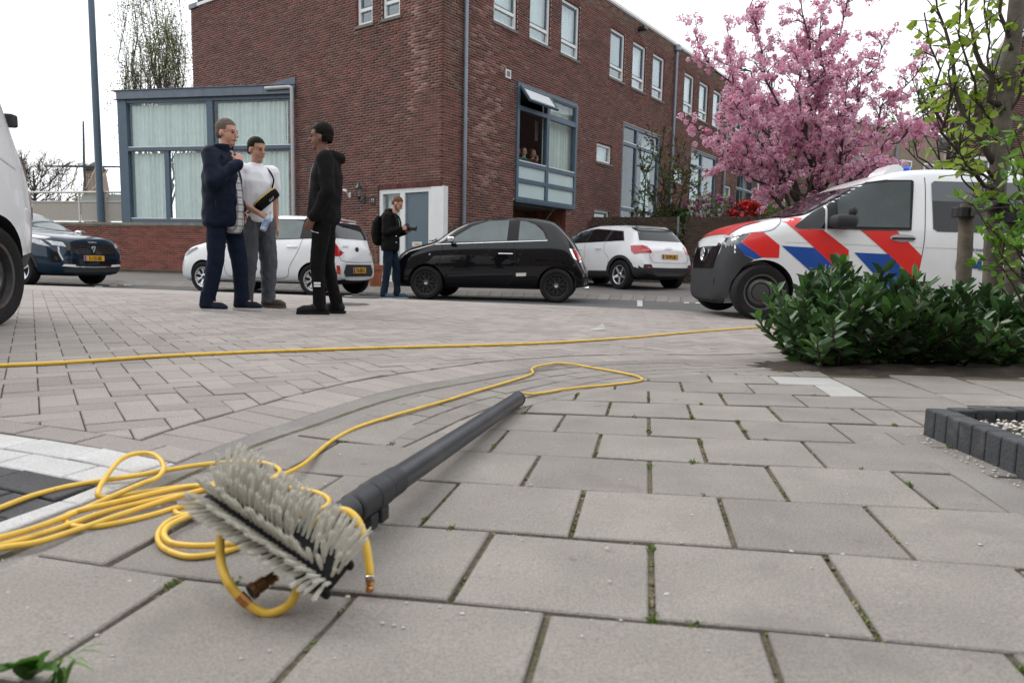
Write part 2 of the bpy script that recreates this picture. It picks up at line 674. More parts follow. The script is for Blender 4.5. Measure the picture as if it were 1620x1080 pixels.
def place_pavers(polys, name, m, parent, n_single, ch, dz, jit=0.0015):
    """nearest n_single as objects of their own, the rest as one stuff mesh"""
    polys = sorted([q for q in polys if len(q[0]) > 2], key=lambda q: (sum(q[0], Vector((0, 0)))/len(q[0])).length)
    rest = MB()
    k = 0
    for poly, mm in polys:
        d = dz+rnd.uniform(-jit, jit)
        if k < n_single:
            b = MB()
            if paver(poly, b, ch, d):
                b.build(name, mm or m, parent)
                k += 1
        else:
            paver(poly, rest, ch, d)
    if rest.v:
        stuff(rest.build(name+'_field', m, parent))

IAo = np.array([(p.x, p.y) for p in OUT])
# sidewalk base and gutter
SW_POLY = INN
vs = []
def swz(x, y): return gz(x, y)-0.0075
side_base = sheet('sidewalk', M_joint, np.r_[-1.1:3.3:0.08, 3.3:9:0.4], np.r_[-0.6:4.9:0.08], swz, lambda x, y: sdist(x, y)[0] > 0.03)
vs, fs = [], []
for i, (a, b) in enumerate(zip(_off(INN, -0.02), _off(INN, lambda p: GUT(p)+0.012))):
    for k in range(5):
        p = a.lerp(b, k/4)
        vs.append((p.x, p.y, gz(p.x, p.y)-0.004-0.006*math.sin(k/4*math.pi)))
for i in range(len(INN)-1):
    for k in range(4):
        q = i*5+k
        fs.append((q, q+1, q+6, q+5))
me = bpy.data.meshes.new('gutter')
me.from_pydata(vs, [], fs)
struct(obj('gutter', me, M_gutter, smooth=True))

BED = [Vector(p) for p in [(1.44, 3.78), (1.62, 3.58), (1.92, 3.49), (2.2, 3.44), (2.6, 3.42), (9, 3.3), (9, 6), (3.2, 4.9), (2.2, 4.4), (1.5, 4.06)]]
def in_poly(x, y, P):
    c = False
    for i in range(len(P)):
        a, b = P[i], P[i-1]
        if (a.y > y) != (b.y > y) and x < (b.x-a.x)*(y-a.y)/(b.y-a.y)+a.x:
            c = not c
    return c
PLC = Vector((1.30, 2.12))
PL1 = Vector((-0.10, -0.995)).normalized()     # towards the camera
PL2 = Vector((0.995, 0.06)).normalized()
def in_planter(p):
    q = p-PLC
    return q.dot(PL2) > 0.02 and q.dot(PL1) > 0.02

# 30 x 30 tiles
az = rad(10.97)
TU = Vector((math.cos(az), -math.sin(az)))
TV = Vector((math.sin(az), math.cos(az)))
TO = Vector((-0.086, 0.983))
def strip_off(y): return 0.436 if y > 2.15 else 0.0
polys = []
for r in range(-6, 12):
    off = 0.0 if r % 2 else 0.5
    for c in range(-8, 16):
        cc = c+off
        b0, b1 = (r-1)*0.3, r*0.3
        ctr = TO+TU*((cc+0.5)*0.3)+TV*((b0+b1)/2)
        if cc+0.5 > 4.6:
            continue
        a0, a1 = cc, cc+1
        if a0 < 4.0 < a1:
            a1 = 4.0
        elif a0 >= 4.0:
            continue
        polys.append(rect(TO, TU, TV, a0*0.3+0.005, a1*0.3-0.006, b0+0.0045, b1-0.0045))
for c in range(4, 34):                     # field to the right: the bond runs along the columns
    off = 0.5 if c % 2 else 0.0
    for r in range(-8, 14):
        polys.append(rect(TO, TU, TV, c*0.3+0.005, (c+1)*0.3-0.005, (r+off-1)*0.3+0.0045, (r+off)*0.3-0.0045))
tiles = []
for q in polys:
    ctr = sum(q, Vector((0, 0)))/4
    if ctr.y < 0.35 or ctr.x > 3.4 or abs(ctr.x) > 0.9*ctr.y+0.45 or in_poly(ctr.x, ctr.y, BED) and not in_poly(ctr.x, ctr.y-0.08, BED) is False:
        continue
    if in_poly(ctr.x, ctr.y+0.03, BED) or in_planter(ctr):
        continue
    if ctr.x > 1.42 and ctr.y > 3.9:
        continue
    d, i = sdist(ctr.x, ctr.y)
    so = strip_off(INN[i].y)
    if d-so < -0.22:
        continue
    if d-so < 0.25:
        t = (INN[i+1]-INN[i]).normalized()
        nr = Vector((t.y, -t.x))
        q = clip_half(q, INN[i]+nr*(so+0.004), nr)
    tiles.append((q, M_tile2 if (1.33 < ctr.x < 1.66 and 2.75 < ctr.y < 3.5) else None))
place_pavers(tiles, 'tile', M_tile, side_base, 320, 0.003, 0.0, 0.002)

# small bricks in rows that follow the curve, between gutter and tiles
bricks = []
acc = [0.0]
for a, b in zip(INN, INN[1:]):
    acc.append(acc[-1]+(b-a).length)
def along(s):
    for i in range(len(INN)-1):
        if acc[i] <= s <= acc[i+1]:
            t = (s-acc[i])/(acc[i+1]-acc[i])
            p = INN[i].lerp(INN[i+1], t)
            ta = INN[min(i+2, len(INN)-1)]-INN[max(i-1, 0)] if t > 0.5 else INN[i+1]-INN[max(i-1, 0)]
            ta = (INN[i+1]-INN[i]).normalized()
            return p, Vector((ta.y, -ta.x))
    return INN[-1], Vector((0, -1))
for row in range(4):
    s = 0.9+(0.105 if row % 2 else 0)
    while s < acc[-1]-4:
        p, n1 = along(s)
        q, n2 = along(s+0.206)
        w0, w1 = row*0.108+0.004, row*0.108+0.104
        if p.y > 1.93 and p.x < 1.5:
            po = [p+n1*w1, q+n2*w1, q+n2*w0, p+n1*w0]
            c = sum(po, Vector((0, 0)))/4
            if not in_poly(c.x, c.y, BED):
                bricks.append((po, None))
        s += 0.211
place_pavers(bricks, 'brick', M_tile, side_base, 300, 0.003, -0.0025, 0.0008)

# herringbone bricks of the raised junction, soldier course and ramp marking
E1, E2 = azv(-35).xy, azv(55).xy
RP = Vector((-0.85, 1.665))
RE1 = Vector((0.957, -0.289)).normalized()
RE2 = Vector((-RE1.y, RE1.x))
W = 0.1055
hb = []
SOL = 0.22
def in_ramp(p):
    q = p-RP
    return q.dot(RE2) < 0.115 and q.dot(RE1) < 0.4 and p.y < 2.6
for r in range(-20, 130):
    for c in range(-110, 110):
        k = (c-r) % 4
        if k == 0:
            q = rect(Vector((0, 0)), E2, E1, c*W+0.002, (c+2)*W-0.002, r*W+0.002, (r+1)*W-0.002)
        elif k == 2:
            q = rect(Vector((0, 0)), E2, E1, c*W+0.002, (c+1)*W-0.002, (r-1)*W+0.002, (r+1)*W-0.002)
        else:
            continue
        ctr = sum(q, Vector((0, 0)))/4
        if ctr.y < 1.3 or abs(ctr.x) > 0.80*ctr.y+0.3 or ctr.y > 10.0:
            continue
        if ctr.y < 6 and -1.6 < ctr.x:
            d, i = sdist(ctr.x, ctr.y, IAo)
            if d > -SOL+0.1:
                continue
            if d > -SOL-0.12:
                t = (OUT[i+1]-OUT[i]).normalized()
                nr = Vector((-t.y, t.x))
                q = clip_half(q, OUT[i]+nr*(SOL+0.004), nr)
        if in_ramp(ctr):
            if (ctr-RP).dot(RE2) < 0.115-0.1:
                continue
        if ctr.y < 2.8 and (ctr-RP).dot(RE1) < 0.5:
            q = clip_half(q, RP+RE2*0.118, RE2)
        if len(q) > 2:
            hb.append((q, None))
# soldier course along the gutter
s = 0.0
sol = []
accO = [0.0]
for a, b in zip(OUT, OUT[1:]):
    accO.append(accO[-1]+(b-a).length)
def alongO(s):
    for i in range(len(OUT)-1):
        if accO[i] <= s <= accO[i+1]:
            p = OUT[i].lerp(OUT[i+1], (s-accO[i])/(accO[i+1]-accO[i]))
            ta = (OUT[i+1]-OUT[i]).normalized()
            return p, Vector((-ta.y, ta.x))
    return OUT[-1], Vector((0, 1))
while s < accO[-1]-3.5:
    p, n1 = alongO(s)
    q, n2 = alongO(s+0.106)
    if p.y > 1.45:
        sol.append(([p+n1*0.013, q+n2*0.013, q+n2*0.217, p+n1*0.217][::-1], None))
    s += 0.1085
place_pavers(hb, 'brick', M_brick_road, road_base, 240, 0.003, 0.0)
place_pavers(sol, 'brick', M_brick_road, road_base, 60, 0.003, -0.003, 0.0006)
ramp = []
for row in range(-1, 9):
    for k in range(-8, 4):
        o = (0.5 if row % 2 else 0.0)
        q = rect(RP, RE1, RE2, (k+o)*0.211+0.003, (k+1+o)*0.211-0.003, -row*W-0.1+0.003, -row*W+0.0025)
        ctr = sum(q, Vector((0, 0)))/4
        d, i = sdist(ctr.x, ctr.y, IAo)
        if d > 0.11 or ctr.y < 0.9 or abs(ctr.x) > 0.9*ctr.y+0.3:
            continue
        t = (OUT[i+1]-OUT[i]).normalized()
        nr = Vector((-t.y, t.x))
        lim = 0.004 if row < 2 else 0.05
        q = clip_half(q, OUT[i]+nr*(0.012+lim), nr)
        if len(q) > 2:
            ramp.append((q, M_brick_road if row < 0 else M_white_brick if row < 2 or (row == 2 and (ctr-RP).dot(RE1) < -0.40) else M_black_brick))
s = 0.9
while s < accO[-1]:
    p, n1 = alongO(s)
    q, n2 = alongO(s+0.21)
    c = (p+q)/2
    if (c-RP).dot(RE2) < -0.13 and p.y > 0.7:
        ramp.append(([p+n1*0.013, q+n2*0.013, q+n2*0.058, p+n1*0.058][::-1], M_white_brick))
    s += 0.214
    if p.y > 2:
        break
place_pavers(ramp, 'brick', M_white_brick, road_base, 300, 0.003, 0.001)

# soil bed under the hedge
bm = bmesh.new()
for i in range(60):
    for j in range(26):
        x = 1.40+i*0.075+(0.0 if i else 0.0)
        y = 3.36+j*0.07
        edge = min(1, max(0, sdist(x, y)[0]*6))
        h = 0.03*mnoise.noise((x*4, y*4, 0))+0.03*mnoise.noise((x*13, y*13, 3))
        ins = 1.0 if in_poly(x, y, BED) else 0.0
        bm.verts.new((x, y, gz(x, y)-0.012+ins*(0.022+max(-0.01, h))))
bm.verts.ensure_lookup_table()
for i in range(59):
    for j in range(25):
        a = i*26+j
        f = [bm.verts[k] for k in (a, a+26, a+27, a+1)]
        if any(in_poly(p.co.x, p.co.y, BED) for p in f):
            bm.faces.new(f)
struct(obj('soil_bed', finish(bm, 'soil_bed'), M_soil, smooth=True))

# road markings
rm = 0
def marking(px0, px1, py0, py1, label):
    z = ZROAD+0.006
    def R(px, py):
        d = ray(px, py)
        return CP+d*((z-CAMH)/d.z)
    a, b, c, d = R(px0, py1), R(px1, py1), R(px1, py0), R(px0, py0)
    mb = MB()
    mb.prism([a, b, c, d], (0, 0, 0.003))
    o = mb.build('road_marking', M_paint)
    o['kind'] = 'structure'
for y in (475.6, 478.2, 480.8, 483.4):
    marking(1008, 1016.5, y-0.75, y+0.75, '')
for x0, y in ((1032, 474.8), (1045, 475.6), (1058, 477), (1082, 479), (1100, 479.4), (1120, 481)):
    marking(x0, x0+8, y-0.5, y+0.5, '')
for x0, y in ((150, 453.2), (173, 451.6), (196, 450.6), (216, 449.8), (545, 468), (556, 466), (567, 464.3), (579, 472.9), (600, 473.2), (640, 474.4)):
    marking(x0, x0+12, y-0.5, y+0.5, '')
# ================================================================== BRICK HOUSE
KX = Vector((-1.7341, 16.4, 0.0))
DR, DL = azv(36.4), azv(-54.2)
def frame(o, d):
    y = Vector((0, 0, 1)).cross(d)
    return Matrix(((d.x, y.x, 0, o.x), (d.y, y.y, 0, o.y), (0, 0, 1, o.z), (0, 0, 0, 1)))
MR = frame(KX, DR)           # x along the street front, y into the house
ML = frame(KX, -DL)          # x runs -10.6 .. 0, y into the house
M_brick = mat('facade_brick', (0.165, 0.050, 0.036), rough=0.9, col2=(0.105, 0.037, 0.029), scale=1.6, island=0.42, bump=0.3, bscale=60,
              fine=(45, 0.25))
M_brick_b = mat('facade_brick_brown', (0.17, 0.09, 0.058), rough=0.9, col2=(0.10, 0.06, 0.042), scale=1.6, island=0.4, bump=0.3, bscale=60)
M_mortar = mat('mortar', (0.42, 0.365, 0.325), rough=0.95, var=0.2, scale=6)
M_efflo = mat('facade_brick_bloom', (0.34, 0.20, 0.175), rough=0.95, col2=(0.21, 0.075, 0.055), scale=3.5, island=0.35, fine=(30, 0.35))
M_greyblue = mat('frame_grey_blue', (0.075, 0.115, 0.155), rough=0.4, var=0.08, scale=4, spec=0.4)
M_pipe = mat('downpipe_grey', (0.20, 0.235, 0.28), rough=0.35, var=0.1, scale=4, metal=0.3)
M_wframe = mat('frame_white', (0.70, 0.71, 0.70), rough=0.4, var=0.05, scale=5)
M_sill = mat('stone_sill', (0.16, 0.15, 0.135), rough=0.85, var=0.25, scale=12)
M_door = mat('door_grey_blue', (0.085, 0.125, 0.155), rough=0.45, var=0.06, scale=3)
M_frost = mat('frosted_panel', (0.47, 0.58, 0.58), rough=0.25, var=0.04, scale=2)
M_curtain = mat('curtain_pale_green', (0.64, 0.69, 0.67), rough=0.85, var=0.06, scale=6)
M_blindg = mat('blind_grey', (0.20, 0.21, 0.225), rough=0.8, var=0.2, scale=30)
M_blindw = mat('blind_white', (0.62, 0.64, 0.64), rough=0.8, var=0.05, scale=8)
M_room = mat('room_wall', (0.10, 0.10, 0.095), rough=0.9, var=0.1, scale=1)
M_wood = mat('timber_cladding', (0.20, 0.085, 0.035), rough=0.55, col2=(0.12, 0.05, 0.02), scale=2.0, island=0.2)
M_zinc = mat('zinc_grey', (0.115, 0.14, 0.17), rough=0.4, metal=0.4, var=0.15, scale=5)
M_white = mat('plastic_white', (0.66, 0.66, 0.64), rough=0.45)
M_black = mat('black_rubber', (0.012, 0.012, 0.013), rough=0.55)
M_gunmetal = mat('gunmetal', (0.03, 0.035, 0.035), rough=0.4, metal=0.5)
GL_bright = glass('window_glass_green', (0.95, 0.98, 0.97), 0.03, 0.8)
GL_dark = glass('window_glass', (0.88, 0.94, 0.93), 0.025, 0.8)
GL_sky = glass('window_glass_upper', (0.88, 0.94, 0.93), 0.10, 0.9)

house = thing('corner_house', 'long dark red brick corner house with grey-blue framed windows', 'house', KX)
BL, BJ, BH = 0.21, 0.0125, 0.0625
_unit = {}
def unit_brick(M, key):
    if key not in _unit:
        mb = MB(M.to_3x3().to_4x4())
        mb.add([(x, y, z) for y in (0, 0.03) for z in (0, BH-BJ) for x in (0, BL)],
               [(0, 1, 3, 2), (0, 4, 5, 1), (2, 3, 7, 6), (0, 2, 6, 4), (1, 5, 7, 3)])
        me = mb.mesh('brick')
        me.materials.append(M_brick)
        _unit[key] = me
    return _unit[key]
def brick_rows(x0, x1, z0, z1, openings, ragged=0.0):
    """yield bricks (xa, xb, za) of a stretcher bond, cut round the openings"""
    out = []
    nz = int(round((z1-z0)/BH))
    for j in range(nz):
        za = z0+j*BH
        zm = za+BH/2
        cuts = sorted([(a-0.001, b+0.001) for a, b, c, d in openings if c-0.02 < zm < d+0.02])
        spans, cur = [], x0
        for a, b in cuts:
            if a > cur:
                spans.append((cur, min(a, x1)))
            cur = max(cur, b)
        if cur < x1:
            spans.append((cur, x1))
        ph = (j % 2)*0.5+(0.25 if j % 4 > 1 else 0)*0
        k0 = int((x0)/(BL+BJ))-2
        for a, b in spans:
            k = math.floor(a/(BL+BJ)-ph)-1
            while True:
                p = (k+ph)*(BL+BJ)
                if p > b:
                    break
                pa, pb = max(p, a), min(p+BL, b)
                if pb-pa > 0.03:
                    out.append((pa, pb, za))
                k += 1
    return out
def brick_mesh(name, M, rows, mats, parent, pick=None, dy=0.003, H=BH-BJ):
    n = len(rows)
    R = np.array(rows, float).reshape(-1, 3)
    j = nrg.uniform(-dy, dy*0.4, n)
    V = np.zeros((n, 8, 3))
    for q, (yy, zz, xx) in enumerate([(y, z, x) for y in (0, 1) for z in (0, 1) for x in (0, 1)]):
        V[:, q, 0] = R[:, 0] if xx == 0 else R[:, 1]
        V[:, q, 1] = j if yy == 0 else 0.03
        V[:, q, 2] = R[:, 2]+(H if zz else 0)
    f = np.array([(0, 1, 3, 2), (0, 4, 5, 1), (2, 3, 7, 6), (0, 2, 6, 4), (1, 5, 7, 3)])
    Fc = (np.arange(n)[:, None, None]*8+f[None]).reshape(-1, 4)
    m = np.array(M)
    V = V.reshape(-1, 3) @ m[:3, :3].T+m[:3, 3]
    me = quadmesh(name, V, Fc)
    o = obj(name, me, mats, parent, world=True)
    if pick is not None:
        mi = np.repeat(np.array([pick(*r) for r in rows], np.int32), 5)
        me.polygons.foreach_set('material_index', mi)
    return stuff(o)
def backing(name, M, x0, x1, z0, z1, openings, m, parent, y=0.006, depth=0.17, m2=None):
    """mortar sheet behind the bricks, with reveals round each opening"""
    xs = sorted({x0, x1, *[min(max(v, x0), x1) for a in openings for v in a[:2]]})
    zs = sorted({z0, z1, *[min(max(v, z0), z1) for a in openings for v in a[2:4]]})
    mb = MB(M)
    for i in range(len(xs)-1):
        for k in range(len(zs)-1):
            cx, cz = (xs[i]+xs[i+1])/2, (zs[k]+zs[k+1])/2
            if any(a < cx < b and c < cz < d for a, b, c, d in openings):
                continue
            mb.add([(xs[i], y, zs[k]), (xs[i+1], y, zs[k]), (xs[i+1], y, zs[k+1]), (xs[i], y, zs[k+1])], [(0, 1, 2, 3)])
    for a, b, c, d in openings:
        p = [(a, c), (b, c), (b, d), (a, d)]
        for i in range(4):
            (xa, za), (xb, zb) = p[i], p[(i+1) % 4]
            mb.add([(xa, y-0.004, za), (xb, y-0.004, zb), (xb, depth, zb), (xa, depth, za)], [(0, 3, 2, 1)], 1)
    o = mb.build(name, [m, m2 or M_brick], parent, world=True)
    return o

R_WIN = []
for base in (1.87, 7.87, 13.82, 19.8, 25.0):
    for k in range(3):
        a = base+k*1.555
        if a < 27:
            R_WIN.append((a, a+0.99, 6.5, 8.03))
R_OPEN = list(R_WIN)+[(2.9, 5.95, 2.2, 5.26), (2.85, 5.5, -0.2, 2.2), (7.22, 8.21, 3.77, 4.37), (7.2, 8.2, 1.7, 2.29), (8.94, 11.88, 1.5, 5.27),
                      (13.15, 14.1, 3.77, 4.37), (14.8, 17.7, 1.5, 5.27), (18.82, 19.76, 3.65, 4.25), (20.4, 22.9, 1.5, 5.1), (23.65, 26.1, 1.5, 5.2), (0, 0.085, -0.2, 2.285)]
L_OPEN = [(-2.9, -2.33, 6.34, 7.95), (-1.98, -1.38, 6.34, 7.95), (-2.12, 0.0, -0.1, 2.285)]
RZ, LZ = 8.75, 8.25
rR = brick_rows(0.0, 28.2, -0.25, RZ, R_OPEN)
rL = brick_rows(-10.6, -0.0, -0.25, LZ, L_OPEN)
def bloom(x, z, c, w):
    d = abs(x-c)/w
    return d < 1 and rnd.random() < 0.75*(1-d)
def pickR(a, b, z):
    if bloom(a, z, 1.55, 0.9) and z > 2.2 and rnd.random() < 0.6:
        return 1
    if z > 8.3 and rnd.random() < 0.8 or (0 < a < 0.65 and rnd.random() < 0.45) or rnd.random() < 0.05 or (a > 17 and rnd.random() < .3):
        return 2
    return 0
def pickL(a, b, z):
    if bloom(a, z, -0.75-0.02*z, 0.42) and z > 2.2:
        return 1
    return 2 if rnd.random() < 0.04 else 0
# the bricks that show largest stand beside the corner: single objects
pitch = BL+BJ
def near_key(r, M):
    p = M @ Vector((r[0], 0, r[2]))
    return (p-CP).length
singles = []
for M, rows, key in ((MR, rR, 'r'), (ML, rL, 'l')):
    full = [r for r in rows if r[1]-r[0] > BL-0.001 and 1.6 < r[2] < 4.5 and not (key == 'l' and r[0] > -2.6 and r[2] < 2.3)]
    full.sort(key=lambda r: near_key(r, M))
    sel = set(full[:150])
    me = unit_brick(M, key)
    for r in sel:
        o = bpy.data.objects.new('brick', me)
        COL.objects.link(o)
        o.parent = house
        o.location = (M @ Vector((r[0], rnd.uniform(-0.003, 0.001), r[2])))-KX
    if key == 'r':
        rR = [r for r in rR if r not in sel]
    else:
        rL = [r for r in rL if r not in sel]
brick_mesh('brickwork', MR, rR, [M_brick, M_efflo, M_brick_b], house, pickR)
brick_mesh('brickwork', ML, rL, [M_brick, M_efflo, M_brick_b], house, pickL)
backing('wall', MR, 0.012, 28.2, -0.3, RZ, R_OPEN, M_mortar, house)
backing('wall', ML, -10.6, -0.012, -0.3, LZ, L_OPEN, M_mortar, house)
# core block closing the house: back walls and flat roof
mb = MB(MR)
mb.add([(0.2, 4.5, -0.3), (28.2, 0.02, -0.3), (28.2, 9.5, -0.3), (0.2, 9.5, -0.3)] and
       [(28.19, 0.02, -0.3), (28.19, 9, -0.3), (28.19, 9, RZ), (28.19, 0.02, RZ)], [(0, 1, 2, 3)])
mb.add([(0, 0.02, RZ-0.3), (28.19, 0.02, RZ-0.3), (28.19, 9, RZ-0.3), (0, 10.4, RZ-0.3)], [(0, 1, 2, 3)])
mb.add([(28.19, 9, -0.3), (0, 10.4, -0.3), (0, 10.4, RZ), (28.19, 9, RZ)], [(0, 1, 2, 3)])
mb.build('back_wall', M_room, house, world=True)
# coping
mb = MB(MR)
mb.box(-0.04, 28.25, -0.05, 0.35, RZ, RZ+0.09)
mb.box(-0.02, 28.25, -0.02, 0.3, RZ-0.03, RZ)
mb.build('coping', M_wframe, house, world=True)
mb = MB(ML)
mb.box(-10.2, -0.1, -0.04, 0.35, LZ+0.0, LZ+0.09)
mb.build('coping', M_wframe, house, world=True)
mb = MB(ML)
mb.box(-10.65, -10.2, -0.05, 0.4, LZ-0.02, LZ+0.12)
mb.build('pier_cap', M_zinc, house, world=True)

def pleats(mb, x0, x1, y, z0, z1, n, amp=0.03):
    st = max(8, n*6)
    vs, fs = [], []
    for i in range(st+1):
        t = i/st
        yy = y+amp*math.sin(t*n*2*math.pi)+amp*0.5*math.sin(t*n*4.7+1)
        for k, z in enumerate((z0, (z0+z1)/2, z1)):
            vs.append((x0+(x1-x0)*t, yy+(0.25*amp*math.sin(t*37+k)), z))
    for i in range(st):
        for k in range(2):
            a = i*3+k
            fs.append((a, a+3, a+4, a+1))
    mb.add(vs, fs)
def ring(mb, x0, x1, y0, y1, z0, z1, w, wb=None):
    wb = w if wb is None else wb
    mb.box(x0, x0+w, y0, y1, z0, z1)
    mb.box(x1-w, x1, y0, y1, z0, z1)
    mb.box(x0+w, x1-w, y0, y1, z0, z0+wb)
    mb.box(x0+w, x1-w, y0, y1, z1-w, z1)
def white_window(M, x0, x1, z0, z1, parent, blind, split=True, sash=True, recess=0.055):
    f = MB(M)
    y0, y1 = recess, recess+0.08
    ring(f, x0+0.005, x1-0.005, y0, y1, z0+0.02, z1-0.005, 0.075)
    zt = z0+0.36
    if split:
        f.box(x0+0.08, x1-0.08, y0+0.002, y1-0.002, zt, zt+0.075)
    w = f.build('window', M_wframe, parent, world=True)
    if sash:
        s = MB(M)
        ring(s, x0+0.082, x1-0.082, y0+0.03, y1-0.01, (zt+0.077) if split else z0+0.097, z1-0.082, 0.045)
        s.build('sash', M_greyblue, w, world=True)
    g = MB(M)
    g.box(x0+0.07, x1-0.07, y0+0.05, y0+0.056, z0+0.08, z1-0.07)
    g.build('pane', GL_sky, w, world=True)
    s = MB(M)
    s.bbox(x0-0.05, x1+0.05, -0.035, y0-0.002, z0-0.055, z0+0.018, 0.006)
    s.build('sill', M_sill, w, world=True)
    b = MB(M)
    if blind == 'w':
        pleats(b, x0+0.06, x1-0.06, y0+0.20, z0+0.02, z1-0.03, 5, 0.02)
        b.build('curtain', M_blindw, w, world=True)
    elif blind == 'g':
        b.box(x0+0.05, x1-0.05, y0+0.10, y0+0.104, z0+0.36, z1-0.05)
        b.build('blind', M_blindg, w, world=True)
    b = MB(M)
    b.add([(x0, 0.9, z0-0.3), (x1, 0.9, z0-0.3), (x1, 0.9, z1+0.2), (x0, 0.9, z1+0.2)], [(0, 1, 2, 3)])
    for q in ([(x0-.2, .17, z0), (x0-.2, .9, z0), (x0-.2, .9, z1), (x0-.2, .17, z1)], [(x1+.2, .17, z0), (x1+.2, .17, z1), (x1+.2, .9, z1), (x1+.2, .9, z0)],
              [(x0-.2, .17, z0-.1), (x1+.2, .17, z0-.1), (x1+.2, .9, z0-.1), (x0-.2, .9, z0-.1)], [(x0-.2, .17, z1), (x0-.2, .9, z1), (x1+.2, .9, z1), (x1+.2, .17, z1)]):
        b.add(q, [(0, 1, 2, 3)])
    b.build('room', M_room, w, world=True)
    return w
kinds = 'wwwgwgwwwwwwwww'
for i, (a, b, c, d) in enumerate(R_WIN):
    white_window(MR, a, b, c, d, house, kinds[i])
    lt = MB(MR)
    for k in range(int((b-a)/0.0625)):
        lt.box(a+k*0.0625+0.006, a+(k+1)*0.0625-0.006, -0.006, 0.03, d+0.01, d+0.115)
    # soldier course over the window
    o = lt.build('lintel_bricks', M_brick, house, world=True)
    o['kind'] = 'stuff'
for a, b, c, d in L_OPEN[:2]:
    white_window(ML, a, b, c, d, house, 'n')
for a, b, c, d in ((7.22, 8.21, 3.77, 4.37), (7.2, 8.2, 1.7, 2.29), (13.15, 14.1, 3.77, 4.37), (18.82, 19.76, 3.65, 4.25)):
    white_window(MR, a, b, c, d, house, 'w' if c > 3 else 'n', split=False, sash=c < 2)

def blue_window(M, x0, x1, z0, z1, xm, ztr, zbr, parent, name='window', fy=0.02, curtain=((0, 1),)):
    f = MB(M)
    y0, y1 = fy, fy+0.10
    ring(f, x0, x1, y0, y1, z0, z1, 0.1)
    f.box(xm-0.06, xm+0.06, y0+0.003, y1-0.003, z0+0.1, z1-0.1)
    for z in (ztr, zbr):
        f.box(x0+0.1, xm-0.06, y0+0.006, y1-0.006, z-0.05, z+0.05)
        f.box(xm+0.06, x1-0.1, y0+0.006, y1-0.006, z-0.05, z+0.05)
    w = f.build(name, M_greyblue, parent, world=True)
    zs = [z0+0.1, zbr-0.05, zbr+0.05, ztr-0.05, ztr+0.05, z1-0.1]
    for xa, xb in ((x0+0.1, xm-0.06), (xm+0.06, x1-0.1)):
        for k in range(3):
            g = MB(M)
            g.box(xa-0.01, xb+0.01, y0+0.055, y0+0.061, zs[2*k]-0.01, zs[2*k+1]+0.01)
            g.build('pane', GL_dark, w, world=True)
            t = MB(M)
            t.box(xa+0.001, xb-0.001, y0+0.0, y0+0.05, zs[2*k]+0.001, zs[2*k]+0.028)
            t.build('glazing_bead', M_wframe, w, world=True)
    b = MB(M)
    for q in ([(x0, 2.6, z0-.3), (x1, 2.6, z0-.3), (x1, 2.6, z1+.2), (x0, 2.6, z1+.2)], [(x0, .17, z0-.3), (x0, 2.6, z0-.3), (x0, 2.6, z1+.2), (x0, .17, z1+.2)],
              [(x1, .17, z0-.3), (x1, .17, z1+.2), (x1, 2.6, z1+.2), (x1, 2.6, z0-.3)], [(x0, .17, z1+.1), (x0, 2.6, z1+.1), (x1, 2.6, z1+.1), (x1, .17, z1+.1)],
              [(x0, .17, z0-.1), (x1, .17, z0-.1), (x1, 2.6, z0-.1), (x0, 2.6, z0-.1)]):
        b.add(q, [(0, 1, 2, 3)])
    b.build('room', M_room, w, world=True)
    for a, c in curtain:
        cu = MB(M)
        pleats(cu, x0+(x1-x0)*a, x0+(x1-x0)*c, y0+0.3, z0+0.05, z1-0.05, max(3, int(10*(c-a))), 0.03)
        cu.build('curtain', M_blindw, w, world=True)
    return w
blue_window(MR, 8.94, 11.88, 1.5, 5.27, 10.05, 4.62, 2.45, house, curtain=((0.02, 0.15), (0.72, 0.95)))
blue_window(MR, 14.8, 17.7, 1.5, 5.27, 16.05, 4.62, 2.45, house, curtain=((0.3, 0.6),))
blue_window(MR, 20.4, 22.9, 1.5, 5.1, 21.4, 4.25, 2.3, house, curtain=((0.02, 0.25), (0.6, 0.98)))
blue_window(MR, 23.65, 26.1, 1.5, 5.0, 24.9, 4.2, 2.3, house, curtain=((0.02, 0.98),))
mb = MB(MR)
mb.box(23.5, 26.25, -0.06, 0.015, 5.0, 5.2)
mb.box(23.5, 23.62, -0.06, 0.015, 3.4, 5.0)
mb.build('window_surround', M_wframe, house, world=True)
mb = MB(MR)
mb.box(20.3, 23.0, -0.08, 0.018, 5.0, 5.12)
mb.build('window_hood', M_zinc, house, world=True)

